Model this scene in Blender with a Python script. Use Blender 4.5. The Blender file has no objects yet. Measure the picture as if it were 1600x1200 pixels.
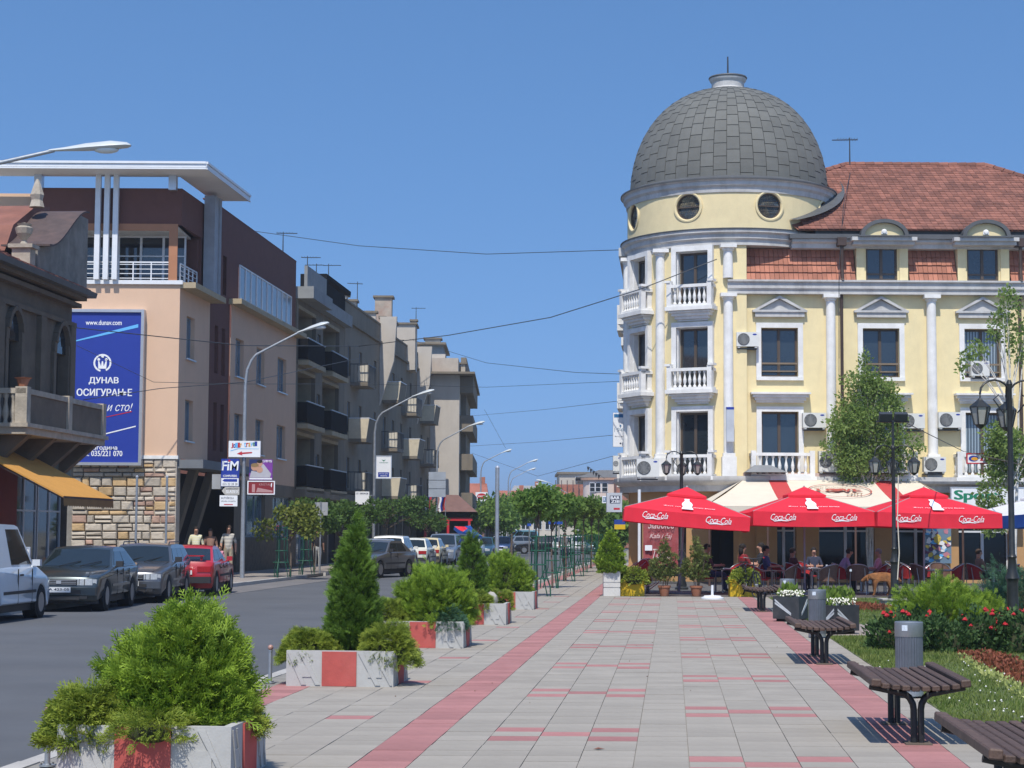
import bpy, bmesh, math, random
import numpy as np
from mathutils import Vector as V, Matrix as Mx
C = bpy.context.scene.collection
SC = bpy.context.scene
PI = math.pi
R = math.radians
rnd = random.Random(11)
nr = np.random.default_rng(5)

# ------------------------------------------------------------------ camera
FP = 2900.0                       # focal length in photo pixels (1600 wide)
PITCH, ROLL, EYE = math.atan(232 / FP), 0.0055, 1.6
cam = bpy.data.cameras.new('camera')
cam.sensor_width = 36.0
cam.lens = FP / 1600 * 36
cam.clip_start, cam.clip_end = 0.1, 6000
camo = bpy.data.objects.new('camera', cam)
C.objects.link(camo)
CR = Mx.Rotation(PI / 2 + PITCH, 3, 'X') @ Mx.Rotation(ROLL, 3, 'Z')
camo.matrix_world = Mx.Translation((0, 0, EYE)) @ CR.to_4x4()
SC.camera = camo
# ------------------------------------------------------------------ sky, sun, exposure
SUN_EL, SUN_AZ = R(58), R(9)      # light travels forward and a little to the right
w = bpy.data.worlds.new('World'); SC.world = w; w.use_nodes = True
nt = w.node_tree; bg = nt.nodes['Background']
sky = nt.nodes.new('ShaderNodeTexSky'); sky.sky_type = 'NISHITA'; sky.sun_disc = False
sky.sun_elevation = SUN_EL
sky.sun_rotation = PI + SUN_AZ
sky.altitude = 300; sky.air_density = 1.0; sky.dust_density = 0.4; sky.ozone_density = 2.4
tcw = nt.nodes.new('ShaderNodeTexCoord'); mpw = nt.nodes.new('ShaderNodeMapping'); mpw.inputs['Location'].default_value = (0, 0, .23)
nt.links.new(tcw.outputs['Generated'], mpw.inputs[0]); nt.links.new(mpw.outputs[0], sky.inputs[0])
hsw = nt.nodes.new('ShaderNodeHueSaturation'); hsw.inputs['Saturation'].default_value = 1.2
nt.links.new(sky.outputs[0], hsw.inputs['Color']); nt.links.new(hsw.outputs[0], bg.inputs[0]); bg.inputs[1].default_value = 0.195
sl = bpy.data.lights.new('sun', 'SUN'); sl.energy = 4.75; sl.angle = R(0.55); sl.color = (1, .955, .88)
slo = bpy.data.objects.new('sun', sl); C.objects.link(slo)
ld = V((math.sin(SUN_AZ) * math.cos(SUN_EL), math.cos(SUN_AZ) * math.cos(SUN_EL), -math.sin(SUN_EL)))
slo.rotation_euler = ld.to_track_quat('-Z', 'Y').to_euler(); slo.location = (-20, -40, 80)
SC.view_settings.view_transform = 'Standard'; SC.view_settings.look = 'None'
SC.view_settings.exposure = 0.0; SC.view_settings.gamma = 1.0; SC.view_settings.use_curve_mapping = False
SC.cycles.max_bounces = 6; SC.cycles.transparent_max_bounces = 6

# ------------------------------------------------------------------ measuring helpers
def ray(px, py): return CR @ V(((px - 800) / FP, -(py - 600) / FP, -1))
def AT(px, py, Y):
    d = ray(px, py); k = Y / d.y
    return V((d.x * k, Y, EYE + d.z * k))
def G(px, py, z=0.0):
    d = ray(px, py); k = (z - EYE) / d.z
    return V((d.x * k, d.y * k, z))
TS = .0859
def SX(Y, t): return (t + TS * Y) / .9963            # street coordinates: t metres across, Y metres ahead
def ST(Y, t, z=0.0): return V((SX(Y, t), Y, z))
SYAW = -R(4.93)
ROADZ = -.11

# ------------------------------------------------------------------ materials
def _n(nt, t, **k):
    n = nt.nodes.new(t)
    for a, b in k.items(): setattr(n, a, b)
    return n
MC = {}
def mat(name, col, rough=.75, metal=0., var=.12, vs=2.5, bump=0., bs=30., spec=.4, isl=0., obj=0., stain=0., stc=(.08, .07, .06), sts=.6, trans=0., coat=0., streak=0.):
    if name in MC: return MC[name]
    m = bpy.data.materials.new(name); m.use_nodes = True; nt = m.node_tree
    p = nt.nodes['Principled BSDF']; L = nt.links.new
    p.inputs['Roughness'].default_value = rough; p.inputs['Metallic'].default_value = metal
    p.inputs['Specular IOR Level'].default_value = spec
    if coat: p.inputs['Coat Weight'].default_value = coat; p.inputs['Coat Roughness'].default_value = .04
    tc = _n(nt, 'ShaderNodeTexCoord')
    no = _n(nt, 'ShaderNodeTexNoise'); no.inputs['Scale'].default_value = vs; no.inputs['Detail'].default_value = 6; no.inputs['Roughness'].default_value = .65
    L(tc.outputs['Object'], no.inputs['Vector'])
    mx = _n(nt, 'ShaderNodeMix', data_type='RGBA')
    c = np.array(col)
    mx.inputs['A'].default_value = (*(c * (1 - var)), 1); mx.inputs['B'].default_value = (*np.minimum(c * (1 + var), .95), 1)
    mr = _n(nt, 'ShaderNodeMapRange'); mr.inputs[1].default_value = .3; mr.inputs[2].default_value = .7
    L(no.outputs[0], mr.inputs[0]); L(mr.outputs[0], mx.inputs['Factor'])
    out = mx.outputs['Result']
    if stain:
        n2 = _n(nt, 'ShaderNodeTexNoise'); n2.inputs['Scale'].default_value = sts; n2.inputs['Detail'].default_value = 8; n2.inputs['Roughness'].default_value = .72
        if streak:                                      # rain streaks: the stain noise drawn out downwards
            mp = _n(nt, 'ShaderNodeMapping'); mp.inputs['Scale'].default_value = (1, 1, streak); L(tc.outputs['Object'], mp.inputs[0]); L(mp.outputs[0], n2.inputs['Vector'])
        else: L(tc.outputs['Object'], n2.inputs['Vector'])
        r2 = _n(nt, 'ShaderNodeMapRange'); r2.inputs[1].default_value = .48; r2.inputs[2].default_value = .78; r2.inputs[4].default_value = stain
        L(n2.outputs[0], r2.inputs[0])
        m2 = _n(nt, 'ShaderNodeMix', data_type='RGBA'); L(r2.outputs[0], m2.inputs['Factor']); L(out, m2.inputs['A']); m2.inputs['B'].default_value = (*stc, 1)
        out = m2.outputs['Result']
    if isl or obj:
        hs = _n(nt, 'ShaderNodeHueSaturation')
        r3 = _n(nt, 'ShaderNodeMapRange'); a = isl or obj; r3.inputs[3].default_value = 1 - a; r3.inputs[4].default_value = 1 + a
        if isl: g = _n(nt, 'ShaderNodeNewGeometry'); L(g.outputs['Random Per Island'], r3.inputs[0])
        else: g = _n(nt, 'ShaderNodeObjectInfo'); L(g.outputs['Random'], r3.inputs[0])
        L(r3.outputs[0], hs.inputs['Value']); L(out, hs.inputs['Color']); out = hs.outputs[0]
    L(out, p.inputs['Base Color'])
    if bump:
        n4 = _n(nt, 'ShaderNodeTexNoise'); n4.inputs['Scale'].default_value = bs; n4.inputs['Detail'].default_value = 4
        L(tc.outputs['Object'], n4.inputs['Vector'])
        b = _n(nt, 'ShaderNodeBump'); b.inputs['Strength'].default_value = bump; b.inputs['Distance'].default_value = .02
        L(n4.outputs[0], b.inputs['Height']); L(b.outputs[0], p.inputs['Normal'])
    if trans:
        tr = _n(nt, 'ShaderNodeBsdfTranslucent'); L(out, tr.inputs[0])
        ms = _n(nt, 'ShaderNodeMixShader'); ms.inputs[0].default_value = trans
        o = nt.nodes['Material Output']; L(p.outputs[0], ms.inputs[1]); L(tr.outputs[0], ms.inputs[2]); L(ms.outputs[0], o.inputs[0])
    MC[name] = m
    return m

def leafmat(name, c0, c1, trans=.35, vs=4.):
    """leaf green: clumps by noise, single leaves by island"""
    if name in MC: return MC[name]
    m = bpy.data.materials.new(name); m.use_nodes = True; nt = m.node_tree; L = nt.links.new
    p = nt.nodes['Principled BSDF']; p.inputs['Roughness'].default_value = .6; p.inputs['Specular IOR Level'].default_value = .25
    tc = _n(nt, 'ShaderNodeTexCoord'); no = _n(nt, 'ShaderNodeTexNoise'); no.inputs['Scale'].default_value = vs; no.inputs['Detail'].default_value = 3
    L(tc.outputs['Object'], no.inputs['Vector'])
    g = _n(nt, 'ShaderNodeNewGeometry')
    ad = _n(nt, 'ShaderNodeMath', operation='MULTIPLY_ADD'); L(g.outputs['Random Per Island'], ad.inputs[0]); ad.inputs[1].default_value = .55; L(no.outputs[0], ad.inputs[2])
    at = _n(nt, 'ShaderNodeAttribute', attribute_name='tip'); a2 = _n(nt, 'ShaderNodeMath', operation='MULTIPLY_ADD'); L(at.outputs['Fac'], a2.inputs[0]); a2.inputs[1].default_value = .45; L(ad.outputs[0], a2.inputs[2]); ad = a2
    mr = _n(nt, 'ShaderNodeMapRange'); mr.inputs[1].default_value = .35; mr.inputs[2].default_value = 1.45; L(ad.outputs[0], mr.inputs[0])
    mx = _n(nt, 'ShaderNodeMix', data_type='RGBA'); mx.inputs['A'].default_value = (*c0, 1); mx.inputs['B'].default_value = (*c1, 1)
    L(mr.outputs[0], mx.inputs['Factor']); out = mx.outputs['Result']
    L(out, p.inputs['Base Color'])
    tr = _n(nt, 'ShaderNodeBsdfTranslucent'); L(out, tr.inputs[0])
    ms = _n(nt, 'ShaderNodeMixShader'); ms.inputs[0].default_value = trans
    o = nt.nodes['Material Output']; L(p.outputs[0], ms.inputs[1]); L(tr.outputs[0], ms.inputs[2]); L(ms.outputs[0], o.inputs[0])
    MC[name] = m
    return m

white = mat('white_plaster', (.74, .73, .70), .8, stain=.32, stc=(.36, .34, .31), sts=1.8, streak=.3, bump=.15)
grey_trim = mat('weathered_trim', (.50, .49, .47), .85, stain=.6, stc=(.16, .15, .14), sts=1.6, streak=.35, bump=.2)
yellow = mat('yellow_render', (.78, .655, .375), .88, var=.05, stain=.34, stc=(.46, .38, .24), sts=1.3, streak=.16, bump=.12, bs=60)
drumyel = mat('drum_render', (.72, .60, .35), .88, var=.06, stain=.14, stc=(.42, .38, .24), sts=.5, bump=.12, bs=60)
peach = mat('peach_render', (.68, .46, .315), .9, var=.04, vs=1., stain=.22, stc=(.48, .33, .24), sts=.9, streak=.15, bump=.2, bs=80)
brownr = mat('brown_render', (.15, .064, .05), .9, var=.08, bump=.2, bs=80)
terracot = mat('terracotta_render', (.42, .19, .10), .85, var=.06)
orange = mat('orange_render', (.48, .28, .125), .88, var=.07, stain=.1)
glass = mat('window_glass', (.020, .027, .034), .04, var=.3, vs=.7, spec=.9)
shopglass = mat('shop_glass', (.010, .011, .012), .06, var=.3, vs=.7, spec=.22)
carglass = mat('car_glass', (.012, .018, .02), .03, var=.1, spec=.8)
blueglass = mat('blue_glass', (.10, .17, .22), .06, var=.15, spec=.8)
winbrown = mat('brown_window_frame', (.085, .062, .045), .5, var=.12)
winwhite = mat('white_window_frame', (.62, .64, .66), .45, var=.06)
alu = mat('aluminium', (.55, .57, .60), .35, .55, var=.06)
whitemetal = mat('white_painted_metal', (.72, .73, .74), .4, 0, var=.05)
galv = mat('galvanised_steel', (.36, .38, .40), .45, .6, var=.14, vs=8)
dsteel = mat('dark_steel', (.055, .06, .065), .45, .3, var=.15, vs=6)
matteblack = mat('matt_black_panel', (.012, .012, .013), .95, var=.2, spec=.08)
blackp = mat('black_paint', (.018, .018, .019), .45, var=.2, vs=5)
iron = mat('cast_iron_paint', (.022, .024, .024), .4, var=.25, vs=9, stain=.3, stc=(.07, .065, .06), sts=4)
rubber = mat('tyre_rubber', (.014, .014, .015), .85, var=.2)
plastic_d = mat('dark_plastic', (.03, .03, .032), .6, var=.1)
tile_r = mat('roof_tile', (.235, .098, .068), .85, var=.22, vs=1.2, isl=.28, stain=.6, stc=(.12, .065, .055), sts=.45, bump=.3)
tile_m = mat('mansard_tile', (.37, .15, .095), .85, var=.16, vs=1.5, isl=.2, stain=.3, stc=(.30, .16, .11), sts=1.2, bump=.2)
slate = mat('dome_slate', (.135, .135, .122), .8, var=.08, vs=1.6, obj=.09, stain=.2, stc=(.055, .06, .055), sts=1.0, bump=.25)
leadm = mat('lead_sheet', (.09, .095, .10), .6, var=.15, stain=.3)
asphalt = mat('asphalt', (.098, .103, .112), .93, var=.14, vs=.35, bump=.4, bs=140, stain=.35, stc=(.135, .132, .13), sts=.5)
asphalt2 = mat('worn_asphalt', (.165, .155, .15), .93, var=.14, vs=.7, bump=.3, bs=120, stain=.25, stc=(.11, .11, .11), sts=.5)
pave = mat('paving_concrete', (.318, .288, .244), .9, var=.10, vs=3, obj=.07, bump=.2, bs=90, stain=.28, stc=(.25, .235, .21), sts=.7)
paves = mat('paving_concrete_far', (.318, .288, .244), .9, var=.10, vs=3, isl=.07, bump=.2, bs=90, stain=.28, stc=(.25, .235, .21), sts=.7)
pavered = mat('paving_red', (.36, .165, .155), .9, var=.14, vs=3, obj=.12, bump=.2, bs=90, stain=.3, stc=(.36, .20, .18), sts=.9)
paveredf = mat('paving_red_far', (.36, .165, .155), .9, var=.14, vs=3, isl=.12, bump=.2, bs=90, stain=.3, stc=(.36, .20, .18), sts=.9)
joint = mat('joint_sand', (.24, .225, .20), .95, var=.2, vs=6)
kerbm = mat('kerb_concrete', (.42, .40, .37), .9, var=.12, vs=2, bump=.2, stain=.35, stc=(.24, .22, .2))
conc = mat('concrete', (.43, .425, .40), .9, var=.08, vs=4, bump=.12, bs=70, stain=.4, stc=(.24, .23, .21), sts=2.2)
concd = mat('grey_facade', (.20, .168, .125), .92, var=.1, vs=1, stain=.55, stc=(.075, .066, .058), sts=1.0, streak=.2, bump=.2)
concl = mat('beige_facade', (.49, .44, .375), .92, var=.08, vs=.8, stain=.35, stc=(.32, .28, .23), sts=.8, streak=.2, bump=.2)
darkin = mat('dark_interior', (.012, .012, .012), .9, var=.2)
redpaint = mat('red_concrete', (.43, .085, .07), .85, var=.14, vs=4, stain=.3, stc=(.36, .16, .13), sts=2.5, bump=.15)
signwhite = mat('sign_white', (.78, .79, .80), .5, var=.03)
signblue = mat('sign_blue', (.02, .045, .30), .45, var=.04)
signred = mat('sign_red', (.50, .02, .03), .5, var=.05)
signgreen = mat('sign_green', (.015, .20, .11), .5, var=.05)
skyblue = mat('sign_sky_blue', (.13, .45, .80), .5, var=.04)
txwhite = mat('lettering_white', (.80, .81, .82), .5, var=.02)
txdark = mat('lettering_dark', (.03, .035, .06), .5, var=.05)
redcloth = mat('red_canvas', (.76, .026, .05), .85, var=.07, vs=3, trans=.14)
creamcloth = mat('cream_canvas', (.74, .66, .53), .9, var=.05, vs=2, trans=.10)
stripecloth = mat('red_stripe_canvas', (.55, .06, .06), .9, var=.06, trans=.1)
orangecloth = mat('orange_canvas', (.62, .31, .07), .9, var=.06, trans=.12)
bluecloth = mat('blue_canvas', (.02, .09, .38), .9, var=.06, trans=.2)
whitecloth = mat('white_canvas', (.78, .79, .80), .9, var=.04, trans=.2)
woodslat = mat('bench_wood', (.085, .052, .038), .6, var=.35, vs=7, obj=.22, stain=.3, stc=(.17, .12, .09), sts=9, bump=.25, bs=60)
bark = mat('bark', (.13, .10, .075), .95, var=.3, vs=9, bump=.5)
barkb = mat('birch_bark', (.62, .60, .54), .85, var=.2, vs=10, stain=.6, stc=(.06, .05, .045), sts=7)
soil = mat('soil', (.075, .055, .04), .97, var=.3, vs=9, bump=.5)
terra = mat('terracotta_pot', (.38, .15, .08), .85, var=.14, vs=5, stain=.2, stc=(.5, .32, .24), sts=4)
stonem = mat('ashlar_stone', (.46, .40, .32), .92, var=.2, vs=5, bump=.9, bs=14, obj=.2, stain=.35, stc=(.30, .25, .20), sts=5)
stonep = mat('ashlar_pink_stone', (.43, .28, .21), .92, var=.2, vs=5, bump=.9, bs=14, obj=.16, stain=.3, stc=(.36, .28, .23), sts=5)
stoney = mat('ashlar_ochre_stone', (.48, .33, .17), .92, var=.2, vs=5, bump=.9, bs=14, obj=.16, stain=.3, stc=(.40, .33, .26), sts=5)
stoneold = mat('old_stucco', (.155, .122, .09), .95, var=.2, vs=1.5, stain=.55, stc=(.075, .062, .052), sts=.8, bump=.5, bs=18)
stonelit = mat('old_stone_trim', (.40, .35, .28), .95, var=.2, vs=3, stain=.5, stc=(.16, .14, .11), sts=1.6, bump=.5, bs=18)
rust = mat('rusty_sheet', (.085, .06, .055), .75, var=.25, vs=3, stain=.4, stc=(.15, .08, .06), sts=1.5)
brickm = mat('raw_brick', (.33, .13, .085), .92, var=.2, vs=3, isl=.25, stain=.4, stc=(.42, .36, .30), sts=1.6, bump=.5)

# ------------------------------------------------------------------ mesh builder
class B:
    def __init__(s, m=None): s.v = []; s.f = []; s.mi = []; s.m = m; s.k = 0
    def add(s, vs, fs):
        b = len(s.v)
        if s.m is not None: vs = [tuple(s.m @ V(q)) for q in vs]
        s.v += [tuple(q) for q in vs]; s.f += [tuple(b + i for i in f) for f in fs]; s.mi += [s.k] * len(fs)
        return s
    def box(s, x0, x1, y0, y1, z0, z1):
        return s.add([(x0, y0, z0), (x1, y0, z0), (x1, y1, z0), (x0, y1, z0), (x0, y0, z1), (x1, y0, z1), (x1, y1, z1), (x0, y1, z1)],
                     [(0, 3, 2, 1), (4, 5, 6, 7), (0, 1, 5, 4), (1, 2, 6, 5), (2, 3, 7, 6), (3, 0, 4, 7)])
    def quad(s, a, b, c, d): return s.add([a, b, c, d], [(0, 1, 2, 3)])
    def beam(s, p, q, w, h=None, up=(0, 0, 1)):
        p, q = V(p), V(q); h = h or w; d = (q - p).normalized(); u = V(up)
        if abs(d.dot(u)) > .98: u = V((0, 1, 0))
        a = d.cross(u).normalized() * w / 2; b = a.cross(d).normalized() * h / 2
        vs = [e + i * a + j * b for e in (p, q) for i, j in ((-1, -1), (1, -1), (1, 1), (-1, 1))]
        return s.add(vs, [(0, 1, 2, 3), (7, 6, 5, 4), (0, 4, 5, 1), (1, 5, 6, 2), (2, 6, 7, 3), (3, 7, 4, 0)])
    def tube(s, pts, r, n=6, caps=True):
        pts = [V(p) for p in pts]; rs = r if isinstance(r, (list, tuple)) else [r] * len(pts)
        vs = []; a = None
        for i, p in enumerate(pts):
            d = (pts[min(i + 1, len(pts) - 1)] - pts[max(i - 1, 0)]).normalized()
            if a is None:
                u = V((0, 0, 1)) if abs(d.z) < .9 else V((1, 0, 0)); a = d.cross(u).normalized()
            else: a = (a - d * a.dot(d)).normalized()
            b = d.cross(a)
            vs += [p + (a * math.cos(2 * PI * k / n) + b * math.sin(2 * PI * k / n)) * rs[i] for k in range(n)]
        fs = [(i * n + k, i * n + (k + 1) % n, (i + 1) * n + (k + 1) % n, (i + 1) * n + k) for i in range(len(pts) - 1) for k in range(n)]
        if caps: fs += [tuple(range(n))[::-1], tuple(range((len(pts) - 1) * n, len(pts) * n))]
        return s.add(vs, fs)
    def cyl(s, p, q, r0, r1=None, n=10): return s.tube([p, q], [r0, r0 if r1 is None else r1], n)
    def lathe(s, prof, n=16, c=(0, 0, 0), a0=0., a1=2 * PI):
        full = abs(a1 - a0 - 2 * PI) < 1e-6; m = n if full else n + 1
        vs = [(c[0] + r * math.cos(a0 + (a1 - a0) * k / n), c[1] + r * math.sin(a0 + (a1 - a0) * k / n), c[2] + z) for r, z in prof for k in range(m)]
        fs = [(i * m + k, i * m + (k + 1) % m, (i + 1) * m + (k + 1) % m, (i + 1) * m + k) for i in range(len(prof) - 1) for k in range(n)]
        if full:
            if prof[0][0] > 1e-4: fs.append(tuple(range(n))[::-1])
            if prof[-1][0] > 1e-4: fs.append(tuple(range((len(prof) - 1) * n, len(prof) * n)))
        return s.add(vs, fs)
    def prism(s, poly, ax, d0, d1):
        g = {'x': lambda a, b, d: (d, a, b), 'y': lambda a, b, d: (a, d, b), 'z': lambda a, b, d: (a, b, d)}[ax]
        n = len(poly)
        return s.add([g(a, b, d0) for a, b in poly] + [g(a, b, d1) for a, b in poly],
                     [tuple(range(n))[::-1], tuple(range(n, 2 * n))] + [(i, (i + 1) % n, n + (i + 1) % n, n + i) for i in range(n)])
    def sph(s, c, r, n=10, m=7):
        r = r if isinstance(r, (tuple, list)) else (r, r, r)
        vs = [(c[0] + r[0] * math.sin(PI * i / m) * math.cos(2 * PI * k / n), c[1] + r[1] * math.sin(PI * i / m) * math.sin(2 * PI * k / n), c[2] + r[2] * math.cos(PI * i / m)) for i in range(m + 1) for k in range(n)]
        return s.add(vs, [(i * n + k, (i + 1) * n + k, (i + 1) * n + (k + 1) % n, i * n + (k + 1) % n) for i in range(m) for k in range(n)])
    def wall(s, x0, x1, z0, z1, ops, dep=.2, y=0.):
        """a wall face in the local xz plane with real openings and reveals dep deep (inwards = -y)"""
        xs = sorted({x0, x1, *[a for o in ops for a in o[:2]]}); zs = sorted({z0, z1, *[a for o in ops for a in o[2:4]]})
        xs = [a for a in xs if x0 - 1e-6 <= a <= x1 + 1e-6]; zs = [a for a in zs if z0 - 1e-6 <= a <= z1 + 1e-6]
        for i in range(len(xs) - 1):
            for j in range(len(zs) - 1):
                a, b, c, d = xs[i], xs[i + 1], zs[j], zs[j + 1]; mx, mz = (a + b) / 2, (c + d) / 2
                if any(o[0] < mx < o[1] and o[2] < mz < o[3] for o in ops): continue
                s.quad((a, y, c), (b, y, c), (b, y, d), (a, y, d))
        for a, b, c, d in [o[:4] for o in ops]:
            e = y - dep
            s.quad((a, y, c), (a, e, c), (a, e, d), (a, y, d)); s.quad((b, y, c), (b, y, d), (b, e, d), (b, e, c))
            s.quad((a, y, d), (a, e, d), (b, e, d), (b, y, d)); s.quad((a, y, c), (b, y, c), (b, e, c), (a, e, c))
        return s
    def build(s, name, mt, par=None, smooth=False, world=False, **props):
        me = bpy.data.meshes.new(name); me.from_pydata(s.v, [], s.f)
        mts = mt if isinstance(mt, (list, tuple)) else [mt]
        for q in mts: me.materials.append(q)
        if len(mts) > 1: me.polygons.foreach_set('material_index', s.mi)
        if smooth:
            me.polygons.foreach_set('use_smooth', [True] * len(me.polygons)); me.set_sharp_from_angle(angle=R(smooth if smooth > 1 else 40))
        me.update()
        return link(name, me, par, world, **props)

CH = {}
def link(name, me, par=None, world=False, **props):
    o = bpy.data.objects.new(name, me); C.objects.link(o)
    if par is not None:
        o.parent = par; CH.setdefault(par.name, []).append(o)
        if world: o.matrix_parent_inverse = WM(par).inverted()
    for a, b in props.items(): o[a] = b
    return o
def WM(o):
    m = Mx.LocRotScale(o.location, o.rotation_euler, o.scale)
    return WM(o.parent) @ o.matrix_parent_inverse @ m if o.parent else m
def thing(name, label, cat, loc=(0, 0, 0), rz=0., group=None, rot=None):
    o = bpy.data.objects.new(name, None); C.objects.link(o); o.empty_display_size = .2
    o.location = loc; o.rotation_euler = rot or (0, 0, rz); o['label'] = label; o['category'] = cat
    if group: o['group'] = group
    return o
def tag(o, label, cat, group=None):
    o['label'] = label; o['category'] = cat
    if group: o['group'] = group
    return o
def dup(root, loc=None, rz=None, label=None, group=None):
    def cp(o, p):
        c = o.copy(); C.objects.link(c)
        if p is not None: c.parent = p; CH.setdefault(p.name, []).append(c)
        for ch in CH.get(o.name, ()): cp(ch, c)
        return c
    r = cp(root, None)
    if loc is not None: r.location = loc
    if rz is not None: r.rotation_euler = (0, 0, rz)
    if label: r['label'] = label
    if group: r['group'] = group
    return r
def frame(o, u, n):
    """local x along u, local y along n (outwards), local z up"""
    u, n = V(u).normalized(), V(n).normalized()
    return Mx(((u.x, n.x, 0, o[0]), (u.y, n.y, 0, o[1]), (u.z, n.z, 1, o[2]), (0, 0, 0, 1)))
def onplane(fr, px, py, off=0.):
    """photo pixel -> (x, z) on a frame's wall plane"""
    d = ray(px, py); e = V((0, 0, EYE)); n = V((fr[0][1], fr[1][1], fr[2][1])); o = V((fr[0][3], fr[1][3], fr[2][3])) + n * off
    q = e + d * ((o - e).dot(n) / d.dot(n)); l = fr.inverted() @ q
    return l.x, l.z
def text(body, fr, x0, x1, z0, z1, mt, par=None, y=.004, shear=0., name='lettering', bold=0., flip=False):
    """flat print fitted in a box on a frame's wall plane"""
    cu = bpy.data.curves.new('font', 'FONT'); cu.body = body; cu.size = 1; cu.shear = shear; cu.offset = min(bold, .010); cu.resolution_u = 3
    to = bpy.data.objects.new('font', cu); me = bpy.data.meshes.new_from_object(to)
    bpy.data.objects.remove(to); bpy.data.curves.remove(cu)
    n = len(me.vertices); co = np.empty(n * 3); me.vertices.foreach_get('co', co); co = co.reshape(-1, 3)
    if n == 0: return None
    lo, hi = co.min(0), co.max(0)
    q = np.zeros_like(co); fx = (co[:, 0] - lo[0]) / max(hi[0] - lo[0], 1e-6)
    if flip: fx = 1 - fx
    if bold > .011:                                   # heavy lettering: the glyphs again, a hair to each side
        bm = bmesh.new(); bm.from_mesh(me); src = bm.faces[:]
        bmesh.ops.duplicate(bm, geom=bm.verts[:] + bm.edges[:] + src); bm.verts.index_update(); bm.to_mesh(me); bm.free()
        dx = bold * 1.3 / max(hi[0] - lo[0], 1e-6); fx = np.concatenate([fx - dx / 2, fx + dx / 2]); co = np.concatenate([co, co]); q = np.zeros_like(co); yo = np.repeat([0., .0015], n)
    else: yo = 0.
    q[:, 0] = x0 + fx * (x1 - x0); q[:, 1] = y + yo; q[:, 2] = z0 + (co[:, 1] - lo[1]) / max(hi[1] - lo[1], 1e-6) * (z1 - z0)
    A = np.array(fr); q = q @ A[:3, :3].T + A[:3, 3]
    me.vertices.foreach_set('co', q.ravel()); me.materials.clear(); me.materials.append(mt); me.update()
    me.name = name
    return link(name, me, par, world=par is not None)
# ================================================================== SETTING: ground, road, paving, lawn
def sheet(name, pts, mt, z, th=None, **p):
    b = B(); b.prism([(q[0], q[1]) for q in pts], 'z', z - (th or .05), z); return b.build(name, mt, None, kind='structure', **p)
def strip(t0, t1, Y0, Y1): return [ST(Y0, t0), ST(Y0, t1), ST(Y1, t1), ST(Y1, t0)]
bg_ = B(); bg_.quad((-900, -60, -.14), (900, -60, -.14), (900, 3000, -.14), (-900, 3000, -.14))
bg_.build('ground', mat('dry_ground', (.24, .22, .16), .95, var=.2, vs=.05), None, kind='structure')
sheet('road', strip(-13.35, -4.5, 2, 420), asphalt, ROADZ, .02)
sheet('road', [(SX(103, -4.5), 103), (40, 103), (40, 118), (SX(118, -4.5), 118)], asphalt, ROADZ + .004, .02)
sheet('parking_strip', strip(-13.3, -11.9, 50, 82), asphalt2, ROADZ + .008, .01)
# right kerb of small stones, left kerb
def kerb(t0, t1, Y0, Y1, step, near=0):
    b = B(); Y = Y0
    while Y < Y1:
        a, c = Y + .006, min(Y + step, Y1) - .006
        b.prism([(q[0], q[1]) for q in strip(t0, t1, a, c)], 'z', -.15, .004 + rnd.uniform(-.004, .004)); Y += step
    return b.build('kerb', kerbm, None, kind='structure')
kerb(-4.5, -4.35, 5, 102, .8); kerb(-13.5, -13.33, 30, 68.5, .8); kerb(-13.5, -13.33, 72.5, 104, .8)
pv = sheet('pavement', strip(-4.35, 2.43, 5, 47.2), joint, -.004, .1)
sheet('pavement', strip(-4.35, -1.72, 47.2, 102), joint, -.004, .1)
sheet('pavement', strip(-17.2, -13.5, 30, 104), mat('left_paving', (.27, .24, .21), .92, var=.16, vs=1.2, bump=.2, stain=.4, stc=(.33, .2, .17), sts=.5), -.002, .1)
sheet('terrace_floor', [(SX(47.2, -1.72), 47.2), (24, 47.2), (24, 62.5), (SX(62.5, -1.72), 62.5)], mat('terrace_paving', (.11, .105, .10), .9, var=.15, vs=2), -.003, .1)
TW, RH = .385, 3.85 / 12
cols = [-4.115 + TW * k for k in range(17)]           # left edges; last column ends at the lawn
def tile_red(k, i):
    i %= 12; c = k - 5
    if c == 0 or c == 10: return True                   # the two long red bands
    if k == 0: return True
    if c in (2, 4): return i in (11, 1)
    if c == 3: return i == 0
    if c in (6, 8): return i in (5, 7)
    if c == 7: return i == 6
    if c == -2: return i == 4
    return False
tm = {}
for red in (0, 1):
    b = B(); g = .0025; h = .006
    p = [(g, g), (TW - g, g), (TW - g + TS * (RH - 2 * g), RH - g), (g + TS * (RH - 2 * g), RH - g)]
    b.prism(p, 'z', -.02, h); o = b.build('tile', pavered if red else pave); tm[red] = o.data
    bpy.data.objects.remove(o)
cand = []
for k in range(len(cols)):
    for i in range(-12, 104):
        Y = 14.78 + RH * i
        if Y > 47.2 - RH: continue
        px = SX(Y, cols[k]) / Y * FP + 800
        cand.append((Y, k, i, -80 < px < 1650 and Y > 12.0))
cand.sort()
near = [c for c in cand if c[3]][:300]; ns = set((c[1], c[2]) for c in near)
for Y, k, i, _ in near:
    o = link('tile', tm[1 if tile_red(k, i) else 0], pv); o.location = (SX(Y, cols[k]), Y + .02 * (cols[k]), rnd.uniform(-.0025, .0015))
far = [B(), B()]
for Y, k, i, _ in cand:
    if (k, i) in ns: continue
    x = SX(Y, cols[k]); y = Y + .02 * cols[k]; g = .003
    far[1 if tile_red(k, i) else 0].prism([(x + g, y + g), (x + TW - g, y + g), (x + TW - g + TS * RH, y + RH - g), (x + g + TS * RH, y + RH - g)], 'z', -.02, .004 + rnd.uniform(-.002, .002))
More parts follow.
